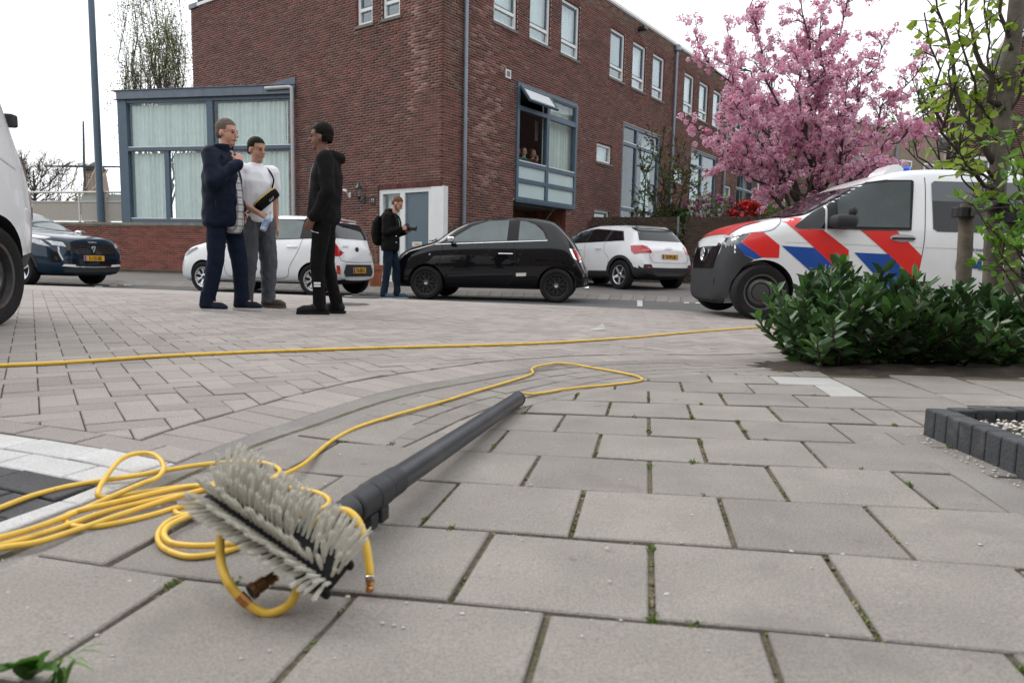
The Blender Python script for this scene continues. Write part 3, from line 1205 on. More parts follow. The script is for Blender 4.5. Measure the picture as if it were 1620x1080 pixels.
# bay window over the passage
x0, x1, z0, z1, xm = 2.90, 5.95, 2.20, 5.26, 4.38
f = MB(MR)
y0, y1 = -0.05, 0.09
ring(f, x0, x1, y0, y1, z0, z1, 0.1)
f.box(xm-0.065, xm+0.065, y0+0.003, y1-0.003, z0+0.1, z1-0.1)
for z in (2.74, 3.19, 4.63):
    f.box(x0+0.1, xm-0.065, y0+0.006, y1-0.006, z-0.055, z+0.055)
    f.box(xm+0.065, x1-0.1, y0+0.006, y1-0.006, z-0.055, z+0.055)
f.box(x0+0.02, x1-0.02, y0+0.01, 0.35, z0-0.04, z0-0.002)
bay = f.build('bay_window', M_greyblue, house, world=True)
for xa, xb in ((x0+0.1, xm-0.065), (xm+0.065, x1-0.1)):
    for za, zb in ((2.30, 2.685), (2.795, 3.135)):
        g = MB(MR)
        g.box(xa-0.01, xb+0.01, y0+0.05, y0+0.07, za-0.01, zb+0.01)
        g.build('frosted_panel', M_frost, bay, world=True)
    g = MB(MR)
    g.box(xa-0.01, xb+0.01, y0+0.06, y0+0.066, 3.235, 4.585)
    g.build('pane', GL_dark if xa < 4 else GL_bright, bay, world=True)
    g = MB(MR)
    g.box(xa+0.001, xb-0.001, y0+0.004, y0+0.05, 3.246, 3.27)
    g.build('glazing_bead', M_wframe, bay, world=True)
g = MB(MR)
g.box(xm+0.055, x1-0.09, y0+0.06, y0+0.066, 4.675, 5.17)
g.build('pane', GL_bright, bay, world=True)
g = MB(MR)
ring(g, xm+0.07, x1-0.105, y0+0.02, y0+0.055, 4.69, 5.155, 0.035)
g.build('sash', M_greyblue, bay, world=True)
# open top-hung sash
Rt = MR @ Matrix.Translation((0, y0-0.012, 5.17)) @ Matrix.Rotation(rad(-38), 4, 'X')
g = MB(Rt)
ring(g, x0+0.07, xm-0.03, -0.03, 0.03, -0.53, 0.0, 0.06)
ss = g.build('sash', M_greyblue, bay, world=True)
g = MB(Rt)
g.box(x0+0.12, xm-0.08, -0.006, 0.002, -0.48, -0.05)
g.build('pane', mat('sky_glass', (0.75, 0.78, 0.80), rough=0.12, spec=0.8), bay, world=True)
# room behind the bay: dark, with a ceiling, a lit back door frame
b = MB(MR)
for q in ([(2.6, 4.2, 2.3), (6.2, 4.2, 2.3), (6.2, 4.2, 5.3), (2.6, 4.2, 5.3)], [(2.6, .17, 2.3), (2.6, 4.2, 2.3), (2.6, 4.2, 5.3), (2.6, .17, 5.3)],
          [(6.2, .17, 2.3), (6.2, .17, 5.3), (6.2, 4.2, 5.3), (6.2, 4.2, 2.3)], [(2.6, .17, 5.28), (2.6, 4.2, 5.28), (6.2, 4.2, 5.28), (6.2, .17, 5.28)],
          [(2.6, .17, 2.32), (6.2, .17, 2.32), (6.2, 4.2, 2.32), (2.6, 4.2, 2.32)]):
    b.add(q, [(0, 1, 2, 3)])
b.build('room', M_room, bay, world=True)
cu = MB(MR)
pleats(cu, xm+0.12, x1+0.2, 0.22, 2.5, 5.2, 13, 0.03)
cu.build('curtain', M_curtain, bay, world=True)
cu = MB(MR)
cu.box(xm+0.15, xm+0.28, 0.5, 0.52, 4.05, 4.6)
cu.build('hanging_panel', M_blindw, bay, world=True)
# passage below: timber boards and ceiling
for k in range(22):
    b = MB(MR)
    b.box(2.86+k*0.12+0.004, 2.86+(k+1)*0.12-0.004, 1.5, 1.53, -0.25, 2.2)
    b.build('board', M_wood, house, world=True)
b = MB(MR)
b.box(2.85, 5.5, 0.36, 1.49, 2.12, 2.19)
b.box(2.75, 2.849, 0.02, 1.6, -0.25, 2.2)
b.build('passage_lining', M_room, house, world=True)
for k in range(10):
    b = MB(MR)
    b.box(5.502, 5.53, 0.19+k*0.13, 0.19+(k+1)*0.13-0.008, -0.25, 2.2)
    b.build('board', M_wood, house, world=True)

# front door with side light, corner panel
f = MB(ML)
yf = 0.03
f.box(-2.12, -2.0, yf, yf+0.1, -0.1, 2.28)
f.box(-2.0, -0.33, yf, yf+0.1, 2.17, 2.28)
f.box(-1.38, -1.22, yf, yf+0.1, -0.1, 2.17)
f.box(-0.43, -0.33, yf, yf+0.1, -0.1, 2.17)
f.box(-2.0, -1.38, yf+0.003, yf+0.1, -0.1, 0.14)
df = f.build('door_frame', M_wframe, house, world=True)
f = MB(ML)
f.bbox(-0.328, 0.075, 0.0, 0.16, -0.1, 2.275, 0.006)
f.build('corner_panel', M_wframe, df, world=True)
g = MB(ML)
g.box(-2.01, -1.37, yf+0.05, yf+0.056, 0.13, 2.18)
g.build('pane', GL_bright, df, world=True)
g = MB(ML)
pleats(g, -2.0, -1.38, 0.22, 0.1, 2.2, 6, 0.02)
g.build('curtain', M_curtain, df, world=True)
g = MB(ML)
g.bbox(-1.218, -0.432, yf+0.045, yf+0.09, -0.08, 2.168, 0.004)
dr = g.build('door', M_door, house, world=True)
g = MB(ML)
g.bbox(-1.0, -0.66, yf+0.028, yf+0.05, 0.86, 0.98, 0.005)
lb = g.build('letterbox', mat('brushed_metal', (0.5, 0.5, 0.48), rough=0.35, metal=0.9), dr, world=True)
g = MB(ML)
g.box(-0.9, -0.76, yf+0.022, yf+0.03, 0.90, 0.94)
g.build('letterbox_flap', mat('brass_sticker', (0.45, 0.28, 0.07), rough=0.4), lb, world=True)
g = MB(ML)
for k in range(35):
    g.box(-2.16+k*0.0625+0.006, -2.16+(k+1)*0.0625-0.006, -0.008, 0.03, 2.29, 2.385) if k < 36 else None
g.box(-2.17, 0.0, -0.004, 0.1, 2.284, 2.289)
o = g.build('door_lintel', M_brick, house, world=True)
stuff(o)
# downpipes
def pipe(M, pts, r, name, m, parent, clips=()):
    mb = MB(M)
    mb.tube(pts, r, 12)
    for z in clips:
        mb.lathe([(r+0.006, -0.03), (r+0.006, 0.03)], 12, Matrix.Translation((pts[0][0], pts[0][1], z)))
        mb.box(pts[0][0]-0.01, pts[0][0]+0.01, pts[0][1], 0.01, z-0.012, z+0.012)
    return mb.build(name, m, parent, world=True, angle=40)
pipe(MR, [(0.73, -0.085, 0.1), (0.73, -0.085, 9.0)], 0.05, 'downpipe', M_pipe, house, (2.9, 4.4, 6.6))
for sx, zt in ((12.82, 8.5), (18.5, 8.5)):
    p = pipe(MR, [(sx, -0.085, 0.1), (sx, -0.085, zt)], 0.05, 'downpipe', M_pipe, house, (3.0, 5.5))
    h = MB(MR)
    h.lathe([(0.05, -0.02), (0.11, 0.03), (0.11, 0.22), (0.10, 0.22)], 12, Matrix.Translation((sx, -0.1, zt)))
    h.build('hopper', M_pipe, p, world=True)
pipe(MR, [(28.15, -0.085, 0.1), (28.15, -0.085, 8.2)], 0.06, 'downpipe', M_white, house)
# vent, flood lamp, wall lantern, number plate, camera
v = MB(MR)
ring(v, 2.38, 2.60, -0.03, 0.0, 5.26, 5.47, 0.035)
v.box(2.41, 2.57, -0.012, 0.0, 5.29, 5.44)
o = v.build('vent', M_white, house, world=True)
for k in range(5):
    v = MB(MR)
    v.box(2.418, 2.562, -0.026, -0.014, 5.297+k*0.028, 5.308+k*0.028)
    v.build('slat', M_blindg, o, world=True)
v = MB(MR)
v.bbox(11.15-1.5, 11.4-1.5, -0.28, -0.05, 8.42, 8.52, 0.01)
v.box(11.25-1.5, 11.3-1.5, -0.06, 0.0, 8.40, 8.46)
v.build('floodlight', M_gunmetal, house, world=True)

lan = thing('wall_lantern', 'dark green wall lantern beside the house number plate', 'lantern', ML @ Vector((-2.62, 0, 2.2)))
mg = mat('lantern_green', (0.012, 0.035, 0.03), rough=0.4, metal=0.3)
T = ML @ Matrix.Translation((-2.66, -0.17, 2.2))
b = MB(T)
for k in range(6):
    a = k*math.pi/3
    b.tube([(0.055*math.cos(a), 0.055*math.sin(a), -0.08), (0.085*math.cos(a), 0.085*math.sin(a), 0.12)], 0.006, 5)
b.lathe([(0.03, -0.13), (0.06, -0.09), (0.06, -0.08), (0.01, -0.08)], 6)
b.build('cage', mg, lan, world=True)
b = MB(T)
b.lathe([(0.10, 0.12), (0.10, 0.135), (0.05, 0.20), (0.02, 0.24), (0.02, 0.26), (0.006, 0.31)], 6)
b.build('cap', mg, lan, world=True)
b = MB(T)
b.lathe([(0.05, -0.075), (0.078, 0.115)], 6)
b.build('pane', GL_bright, lan, world=True)
b = MB(T)
b.tube(spline([(0, 0, -0.12), (0, 0.04, -0.2), (0.02, 0.11, -0.22), (0.03, 0.13, -0.12), (0.04, 0.165, -0.08)], 5), 0.012, 6)
b.bbox(0.0, 0.08, 0.155, 0.17, -0.24, -0.02, 0.005)
b.build('bracket', mg, lan, world=True)

npl = thing('house_number_plate', 'small black house number plate with white digits by the door', 'number plate', ML @ Vector((-2.32, 0, 2.0)))
b = MB(ML)
b.bbox(-2.40, -2.235, -0.014, -0.001, 1.90, 2.12, 0.004)
b.build('plate', M_black, npl, world=True)
TX = Matrix.Rotation(rad(90), 4, 'X')
t = text('digits', '66', 0.15, M_white, npl, ML @ Matrix.Translation((-2.318, -0.016, 2.01)) @ TX, sx=0.85, bold=0.006)
t.matrix_parent_inverse = gm(npl).inverted()

sc_ = thing('security_camera', 'small white security camera on the brick wall left of the lantern', 'camera', ML @ Vector((-3.2, 0, 2.25)))
b = MB(ML)
b.lathe([(0.03, 0), (0.034, 0.02), (0.034, 0.13), (0.02, 0.14)], 10, Matrix.Translation((-3.16, -0.13, 2.28)) @ Matrix.Rotation(rad(-75), 4, 'Y') )
b.build('camera_body', M_white, sc_, world=True, angle=40)
b = MB(ML)
b.tube([(-3.2, -0.12, 2.26), (-3.18, -0.06, 2.19), (-3.18, 0, 2.19)], 0.016, 8)
b.bbox(-3.215, -3.145, -0.03, -0.001, 2.13, 2.26, 0.005)
b.build('bracket', M_white, sc_, world=True)
# ================================================================== GLAZED EXTENSION, WALLS, FAR BUILDINGS
PG = KX+DL*5.4
MG = frame(PG, -azv(-78))        # x runs from -9.6 (left) to 0, y away from the street
ext = thing('glazed_extension', 'single-storey glazed extension with grey-blue frame and pale green curtains', 'extension', PG)
f = MB(MG)
f.box(-5.75, -5.45, 0.0, 0.3, 1.49, 5.03)
f.box(-5.45, 0.0, 0.02, 0.14, 4.93, 5.03)
f.box(-5.45, 0.0, 0.02, 0.14, 1.49, 1.60)
f.box(-5.45, 0.0, 0.0, 0.16, 3.56, 3.66)
f.box(-2.82, -2.62, 0.03, 0.13, 3.66, 4.93)
f.box(-4.25, -4.10, 0.03, 0.13, 1.60, 3.56)
f.box(-2.2, -2.05, 0.03, 0.13, 1.60, 3.56)
f.box(-5.75, -5.5, 0.3, 5.0, 1.49, 1.7)
f.box(-5.75, -5.5, 0.3, 5.0, 4.83, 5.03)
f.build('frame', M_greyblue, ext, world=True)
for xa, xb, za, zb in ((-5.45, -2.82, 3.66, 4.93), (-2.62, 0, 3.66, 4.93), (-5.45, -4.25, 1.6, 3.56), (-4.10, -2.2, 1.6, 3.56), (-2.05, 0.0, 1.6, 3.56)):
    g = MB(MG)
    g.box(xa-0.01, xb+0.01, 0.075, 0.082, za-0.01, zb+0.01)
    g.build('pane', GL_bright, ext, world=True)
    g = MB(MG)
    g.box(xa+0.001, xb-0.001, 0.03, 0.07, za+0.001, za+0.03)
    g.build('glazing_bead', M_wframe, ext, world=True)
    g = MB(MG)
    rnd_gap = rnd.uniform(0.0, 0.1)
    pleats(g, xa+rnd_gap, xb-0.02, 0.16, za-0.1, zb-0.05, int((xb-xa)*7), 0.025)
    g.build('curtain', M_curtain, ext, world=True)
f = MB(MG)
for k in range(6):
    a = -5.72+k*0.955
    f.box(a, a+0.95, -0.06, 0.3, 5.035, 5.26)
f.box(-5.86, 0.0, -0.1, 0.35, 5.262, 5.285)
f.box(-5.82, 0.0, -0.085, 0.3, 5.028, 5.034)
f.add([(-5.75, 0.3, 5.27), (0, 0.3, 5.27), (0, 6, 5.3), (-5.75, 6, 5.3)], [(0, 1, 2, 3)])
f.prism([(0.0, -0.02, 5.29), (-0.9, -0.02, 5.29), (0.0, -0.02, 5.48)], (0, 0.4, 0))
f.build('roof_fascia', M_zinc, ext, world=True)
f = MB(MG)
f.add([(-5.7, 3.2, 1.5), (0.5, 3.2, 1.5), (0.5, 3.2, 5.2), (-5.7, 3.2, 5.2)], [(0, 1, 2, 3)])
f.add([(-5.7, 0.2, 1.51), (0.5, 0.2, 1.51), (0.5, 3.2, 1.51), (-5.7, 3.2, 1.51)], [(0, 1, 2, 3)])
f.build('room', M_blindw, ext, world=True)
f = MB(MG)
f.tube([(-0.86, -0.11, 5.17), (-0.12, -0.11, 5.19), (-0.055, -0.11, 5.17), (-0.05, -0.11, 5.05), (-0.05, -0.11, 0.0)], 0.052, 10)
for z in (4.4, 3.0, 1.9):
    f.lathe([(0.06, -0.03), (0.06, 0.03)], 10, MG.inverted() @ MG @ Matrix.Translation((-0.05, -0.11, z)))
f.build('downpipe', mat('pipe_light_grey', (0.42, 0.43, 0.44), rough=0.35, var=0.08, scale=6), ext, world=True, angle=40)

# plinth wall along the pavement
pw = thing('brick_plinth_wall', 'low red brick wall with stone coping along the pavement', 'wall', MG @ Vector((-5, 0, 0)))
rows = brick_rows(-16, 0.1, 0.0, 1.40, [])
full = [r for r in rows if r[1]-r[0] > BL-0.001 and -7.6 < r[0] < -2.9]
full.sort(key=lambda r: (abs(r[0]+4.5)))
sel = set(full[:300])
me = None
mbu = MB(MG.to_3x3().to_4x4())
mbu.add([(x, y, z) for y in (0, 0.03) for z in (0, BH-BJ) for x in (0, BL)], [(0, 1, 3, 2), (0, 4, 5, 1), (2, 3, 7, 6), (0, 2, 6, 4), (1, 5, 7, 3)])
me = mbu.mesh('brick')
M_brick_p = mat('plinth_brick', (0.24, 0.065, 0.045), rough=0.9, col2=(0.16, 0.055, 0.04), scale=1.6, island=0.35, bump=0.3, bscale=60, stain=(0.9, (0.30, 0.24, 0.22), 0.6, 0.95))
me.materials.append(M_brick_p)
for r in sel:
    o = bpy.data.objects.new('brick', me)
    COL.objects.link(o)
    o.parent = pw
    o.location = (MG @ Vector((r[0], rnd.uniform(-0.003, 0.001), r[2])))-pw.location
brick_mesh('brickwork', MG, [r for r in rows if r not in sel], [M_brick_p], pw)
b = MB(MG)
b.box(-16, 0.1, 0.011, 0.22, -0.2, 1.40)
b.build('wall', M_mortar, pw, world=True)
b = MB(MG)
b.box(-16, 0.05, -0.02, 0.012, -0.15, 0.09)
b.build('base_course', mat('mossy_concrete', (0.10, 0.095, 0.07), rough=0.95, col2=(0.05, 0.055, 0.03), scale=3), pw, world=True)
for k in range(16):
    b = MB(MG)
    b.bbox(-16+k*1.0+0.004, -15+k*1.0-0.004, -0.05, 0.3, 1.40, 1.485, 0.008)
    b.build('coping_stone', mat('coping_stone', (0.26, 0.245, 0.20), rough=0.9, col2=(0.15, 0.14, 0.10), scale=4), pw, world=True)

# balustrade with reed panels on the wall, left of the extension
rl = thing('terrace_railing', 'pale metal railing with beige screen panels on top of the brick wall', 'railing', MG @ Vector((-7.5, 0.15, 1.48)))
M_alu = mat('galvanised_rail', (0.52, 0.52, 0.50), rough=0.45, metal=0.2, var=0.08, scale=8)
M_reed = mat('screen_beige', (0.40, 0.37, 0.325), rough=0.85, col2=(0.34, 0.31, 0.27), scale=25)
b = MB(MG)
b.tube([(-14, 0.2, 2.40), (-5.78, 0.2, 2.39)], 0.032, 8)
b.build('top_rail', M_alu, rl, world=True)
xs_ = [-14, -11.6, -9.3, -7.42, -6.66, -6.48, -5.82]
for x in xs_:
    b = MB(MG)
    b.box(x-0.025, x+0.025, 0.18, 0.22, 1.49, 2.4)
    b.build('post', M_alu, rl, world=True)
for xa, xb in ((-14, -11.6), (-11.6, -9.3), (-9.3, -7.42), (-7.42, -6.66), (-6.48, -5.82)):
    b = MB(MG)
    b.box(xa+0.04, xb-0.04, 0.21, 0.225, 1.55, 2.10)
    p = b.build('screen_panel', M_reed, rl, world=True)
    for z in (1.52, 2.1):
        b = MB(MG)
        b.box(xa+0.026, xb-0.026, 0.185, 0.209, z, z+0.03)
        b.build('panel_rail', M_alu, p, world=True)
    b = MB(MG)
    b.box(xa+0.06, xb-0.06, 0.24, 0.25, 2.13, 2.33)
    if xa > -8:
        b.build('mesh_strip', mat('screen_grey_green', (0.36, 0.38, 0.35), rough=0.8, var=0.15, scale=30), p, world=True)

# lamp post
lp = thing('lamp_post', 'tall grey-blue lamp post behind the brick wall', 'lamp post', MG @ Vector((-6.57, 0.13, 1.48)))
b = MB(MG)
b.tube([(-6.57, 0.1, 1.2), (-6.57, 0.1, 4), (-6.57, 0.1, 12)], [0.105, 0.10, 0.075], 14)
b.build('pole', M_greyblue, lp, world=True, angle=40)
b = MB(MG)
b.tube(spline([(-6.57, 0.1, 12), (-6.6, 0.0, 12.6), (-6.9, -0.6, 12.9), (-7.2, -1.3, 12.95)], 5), 0.05, 8)
b.bbox(-7.4, -7.05, -1.9, -1.2, 12.9, 13.02, 0.03)
b.build('lamp_head', M_greyblue, lp, world=True)

# windmill far off
WM = at(152, 300, 130)
wm = thing('windmill', 'distant brick windmill with dark cap and sails', 'windmill', (WM.x, WM.y, 0))
s_ = 130/F
zz = lambda py: at(152, py, 130).z
b = MB(Matrix.Translation((WM.x, WM.y, 0)))
b.lathe([(2.35, 0), (2.15, zz(300)), (1.75, zz(272)), (1.7, zz(270))], 16)
b.build('tower', mat('mill_brick', (0.30, 0.22, 0.185), rough=0.9, var=0.1, scale=0.5), wm, world=True, angle=40)
b = MB(Matrix.Translation((WM.x, WM.y, 0)))
b.lathe([(2.0, zz(272)), (1.9, zz(268)), (1.1, zz(262)), (0.3, zz(257)), (0.05, zz(256))], 12)
b.build('cap', mat('mill_thatch', (0.05, 0.045, 0.05), rough=0.9), wm, world=True, angle=40)
b = MB(Matrix.Translation((WM.x, WM.y-2.3, 0)))
b.box(-1.6, 0.2, -0.2, 0.2, zz(268), zz(262))
b.build('cap_front', M_wframe, wm, world=True)
hub = Vector((WM.x-0.3, WM.y-2.8, zz(267)))
msail = mat('sail_dark', (0.03, 0.045, 0.05), rough=0.7)
mlat = mat('sail_lattice', (0.45, 0.45, 0.43), rough=0.8)
for k, (dx, dz, L) in enumerate(((-1, -0.01, 7.2), (1, 0.01, 7.6), (0.03, 1, 8), (0, -1, 5))):
    d = Vector((dx, 0, dz)).normalized()
    n_ = Vector((-d.z, 0, d.x))
    b = MB()
    b.tube([hub, hub+d*L], [0.22, 0.14], 6)
    sl = b.build('sail', msail, wm, world=True)
    b = MB()
    for j in range(8):
        p = hub+d*(1.5+j*(L-1.5)/8)
        b.tube([p, p+n_*1.3], 0.025, 4)
    b.tube([hub+d*1.5+n_*0.7, hub+d*L+n_*0.7], 0.025, 4)
    b.tube([hub+d*1.5+n_*1.3, hub+d*L+n_*1.3], 0.025, 4)
    b.build('lattice', mlat, sl, world=True)
mpole = mat('mill_spar', (0.55, 0.45, 0.28), rough=0.8)
for a, c in (((-1.6, 0), (-3.0, -4)), ((1.8, 0), (-0.6, -4.5)), ((4, -0.3), (1.0, -4)), ((-0.2, 0.4), (-0.4, -5))):
    b = MB()
    b.tube([hub+Vector((a[0], 0.6, a[1])), hub+Vector((c[0], 0.6, c[1]))], 0.12, 5)
    b.build('tail_pole', mpole, wm, world=True)

# garden wall of brown brick
GA = Vector((2.40, 21.75, 0.0))
GB = Vector((9.2, 19.55, 0.0))
MGW = frame(GA, (GB-GA).normalized())
gwl = (GB-GA).length
M_brown = mat('garden_brick', (0.085, 0.055, 0.036), rough=0.92, col2=(0.055, 0.04, 0.028), scale=1.5, island=0.35, bump=0.3, bscale=60)
gw = thing('brick_garden_wall', 'brown brick garden wall with gate gap behind the white SUV', 'wall', (GA+GB)/2)
gap0, gap1 = 3.02, 3.32
def lx(px):  # px -> x on garden wall
    d = ray(px, 380)
    n = Vector((MGW[0][1], MGW[1][1], 0))
    t = (GA-CP).dot(n)/d.dot(n)
    return (MGW.inverted() @ (CP+d*t)).x
gap0, gap1 = lx(1070), lx(1083)
rows = brick_rows(0, gap0, -0.1, 1.9, [])+brick_rows(gap1, gwl+4, -0.1, 1.9, [])
full = [r for r in rows if r[1]-r[0] > BL-0.001 and r[0] > gap1 and r[2] > 0.8]
full.sort(key=lambda r: r[0])
sel = set(full[:250])
mbu = MB(MGW.to_3x3().to_4x4())
mbu.add([(x, y, z) for y in (0, 0.03) for z in (0, BH-BJ) for x in (0, BL)], [(0, 1, 3, 2), (0, 4, 5, 1), (2, 3, 7, 6), (0, 2, 6, 4), (1, 5, 7, 3)])
me = mbu.mesh('brick')
me.materials.append(M_brown)
for r in sel:
    o = bpy.data.objects.new('brick', me)
    COL.objects.link(o)
    o.parent = gw
    o.location = (MGW @ Vector((r[0], rnd.uniform(-0.003, 0.001), r[2])))-gw.location
brick_mesh('brickwork', MGW, [r for r in rows if r not in sel], [M_brown], gw)
b = MB(MGW)
b.box(0, gap0, 0.011, 0.2, -0.3, 1.9)
b.box(gap1, gwl+4, 0.011, 0.2, -0.3, 1.9)
b.build('wall', mat('mortar_dark', (0.12, 0.105, 0.085), rough=0.95), gw, world=True)
b = MB(MGW)
k = 0.0
while k < gwl+4:
    if not (gap0-0.03 < k < gap1):
        b.box(k+0.005, k+0.0575, -0.004, 0.215, 1.9, 2.0)
    k += 0.0625
stuff(b.build('coping_bricks', M_brown, gw, world=True))
b = MB(MGW)
b.box(gap0+0.0, gap0+0.06, -0.02, 0.04, -0.2, 2.02)
b.build('gate_post', M_pipe, gw, world=True)

# tan brick block in the distance
M_tan = mat('tan_brick', (0.27, 0.215, 0.16), rough=0.92, var=0.15, scale=3, fine=(18, 0.2))
TA = at(1300, 330, 37); TA.z = 0
MTB = frame(TA, azv(61))
tb = thing('tan_brick_block', 'distant beige brick housing block behind the cherry tree', 'building', TA)
b = MB(MTB)
b.box(0, 16, 0.05, 8, -0.3, 8.5)
b.build('wall', M_tan, tb, world=True)
b = MB(MTB)
b.box(-0.1, 16.1, -0.05, 8.1, 8.5, 8.62)
b.build('coping', M_wframe, tb, world=True)
for k, xa in enumerate((2.2, 4.4, 6.6, 8.8, 11.0)):
    for za in (5.2, 1.8):
        w = MB(MTB)
        ring(w, xa, xa+1.0, -0.02, 0.1, za, za+1.7, 0.09)
        w_ = w.build('window', M_wframe, tb, world=True)
        w = MB(MTB)
        w.box(xa+0.08, xa+0.92, 0.02, 0.045, za+0.08, za+1.62)
        w.build('pane', mat('far_glass', (0.06, 0.07, 0.075), rough=0.08, spec=0.8), w_, world=True)
b = MB(MTB)
b.tube([(6.0, -0.06, 0), (6.0, -0.06, 7.6)], 0.07, 8)
b.build('downpipe', M_pipe, tb, world=True)

# dark red brick gable at the right
HA = at(1513, 300, 21); HA.z = 0
MH = frame(HA, azv(75))
hb_ = thing('gable_house', 'dark red brick gable house with white window behind the near tree', 'house', HA)
M_gab = mat('gable_brick', (0.12, 0.042, 0.036), rough=0.9, island=0.3, col2=(0.08, 0.035, 0.03), scale=1.4)
b = MB(MH)
b.prism([(0, 0.056, -0.3), (6.5, 0.056, -0.3), (6.5, 0.056, 14), (6.1, 0.056, 14), (0, 0.056, 4.85)], (0, 0.5, 0))
b.build('gable_wall', M_mortar, hb_, world=True)
rows = [r for r in brick_rows(0, 6, -0.2, 13, [(0.55, 2.45, 2.3, 3.95)]) if r[2]+0.06 < 4.85+r[0]*1.5]
sel = [r for r in rows if r[1]-r[0] > BL-0.001 and 2 < r[2] < 4.9 and r[0] < 2.8][:200]
mbu = MB(MH.to_3x3().to_4x4())
mbu.add([(x, y, z) for y in (0, 0.03) for z in (0, BH-BJ) for x in (0, BL)], [(0, 1, 3, 2), (0, 4, 5, 1), (2, 3, 7, 6), (0, 2, 6, 4), (1, 5, 7, 3)])
me = mbu.mesh('brick')
me.materials.append(M_gab)
MH2 = MH @ Matrix.Translation((0, 0.048, 0))
for r in sel:
    o = bpy.data.objects.new('brick', me)
    COL.objects.link(o)
    o.parent = hb_
    o.location = (MH2 @ Vector((r[0], 0, r[2])))-HA
ss_ = set(sel)
brick_mesh('brickwork', MH2, [r for r in rows if r not in ss_], [M_gab], hb_)
b = MB(MH)
b.prism([(-0.75, -0.3, 4.05), (-0.75, -0.3, 4.3), (6, -0.3, 14.35), (6, -0.3, 14.1)], (0, 0.33, 0))
b.build('roof_verge', mat('roof_dark', (0.055, 0.05, 0.05), rough=0.8), hb_, world=True)
b = MB(MH)
b.prism([(-0.8, -0.34, 3.95), (-0.8, -0.34, 4.1), (6, -0.34, 14.2), (6, -0.34, 14.05)], (0, 0.035, 0))
b.build('verge_board', M_wframe, hb_, world=True)
w = MB(MH)
ring(w, 0.5, 2.5, -0.01, 0.1, 2.25, 4.0, 0.11)
w.box(1.1, 1.2, -0.005, 0.1, 2.36, 3.89)
w.box(2.0, 2.1, -0.005, 0.1, 2.36, 3.89)
w_ = w.build('window', M_wframe, hb_, world=True)
w = MB(MH)
w.box(0.6, 2.4, 0.05, 0.056, 2.35, 3.9)
w.build('pane', mat('far_glass_pale', (0.13, 0.17, 0.19), rough=0.06, spec=0.9), w_, world=True)

# tan apartment block across the street behind the viewer: it darkens the low sky there and shows in windows and car paint
M_block = mat('block_brick', (0.21, 0.165, 0.125), rough=0.92, var=0.15, scale=2)
ab = thing('apartment_block', 'tan brick apartment block across the street, mirrored in the bay windows', 'building', (3, -11, 0))
b = MB()
b.box(-30, 34, -20, -11, -0.4, 11)
b.build('wall', M_block, ab, world=True)
for k in range(16):
    for z in (1.0, 4.2, 7.4):
        b = MB()
        b.box(-28+k*4.0, -26+k*4.0, -11.0, -10.94, z, z+1.7)
        w_ = b.build('window', M_wframe, ab, world=True)
        b = MB()
        b.box(-27.9+k*4.0, -26.1+k*4.0, -10.94, -10.93, z+0.1, z+1.6)
        b.build('pane', MATS['far_glass'], w_, world=True)

# brick terrace added outside the frame at right, for dark reflections in street-front windows
SA = MH @ Vector((6.6, 0.3, 0))
MSH = frame(SA, azv(112))
sh_ = thing('reflection_terrace', 'unseen dark brick terrace added right of the gable house for window reflections', 'house', SA)
b = MB(MSH)
b.box(0, 30, 0, 8, -0.4, 9.5)
b.build('wall', M_gab, sh_, world=True)
for k in range(8):
    for z in (1.2, 4.2, 7.0):
        b = MB(MSH)
        b.box(1.2+k*3.5, 2.6+k*3.5, -0.05, -0.001, z, z+1.5)
        w_ = b.build('window', M_wframe, sh_, world=True)
        b = MB(MSH)
        b.box(1.3+k*3.5, 2.5+k*3.5, -0.06, -0.05, z+0.1, z+1.4)
        b.build('pane', MATS['far_glass'], w_, world=True)
# ================================================================== VEGETATION
def unit(a):
    return a/np.maximum(1e-9, np.linalg.norm(a, axis=-1, keepdims=True))
def leaf_mesh(name, C, A, L, Wd, mats, parent, fold=0.25, nrm=None, droop=0.0, world=True):
    """one folded hexagonal leaf per centre C, axis A"""
    C, A = np.asarray(C, float), unit(np.asarray(A, float))
    n = len(C)
    L = np.broadcast_to(np.asarray(L, float), (n,))[:, None]
    Wd = np.broadcast_to(np.asarray(Wd, float), (n,))[:, None]
    if nrm is None:
        nrm = nrg.normal(size=(n, 3))+np.array([0, 0, 0.6])
    S = unit(np.cross(A, nrm))
    Nn = np.cross(S, A)
    b = C
    t = C+A*L-np.array([0, 0, 1])*L*droop
    f = Nn*Wd*fold
    l1, l2 = C+A*L*0.30+S*Wd*0.5+f, C+A*L*0.66+S*Wd*0.42+f
    r1, r2 = C+A*L*0.30-S*Wd*0.5+f, C+A*L*0.66-S*Wd*0.42+f
    V = np.stack([b, t, l1, l2, r1, r2], 1).reshape(-1, 3)
    Fc = (np.arange(n)[:, None, None]*6+np.array([(0, 4, 5, 1), (0, 1, 3, 2)])[None]).reshape(-1, 4)
    me = quadmesh(name, V, Fc)
    o = obj(name, me, mats, parent, smooth=False, world=world)
    return o
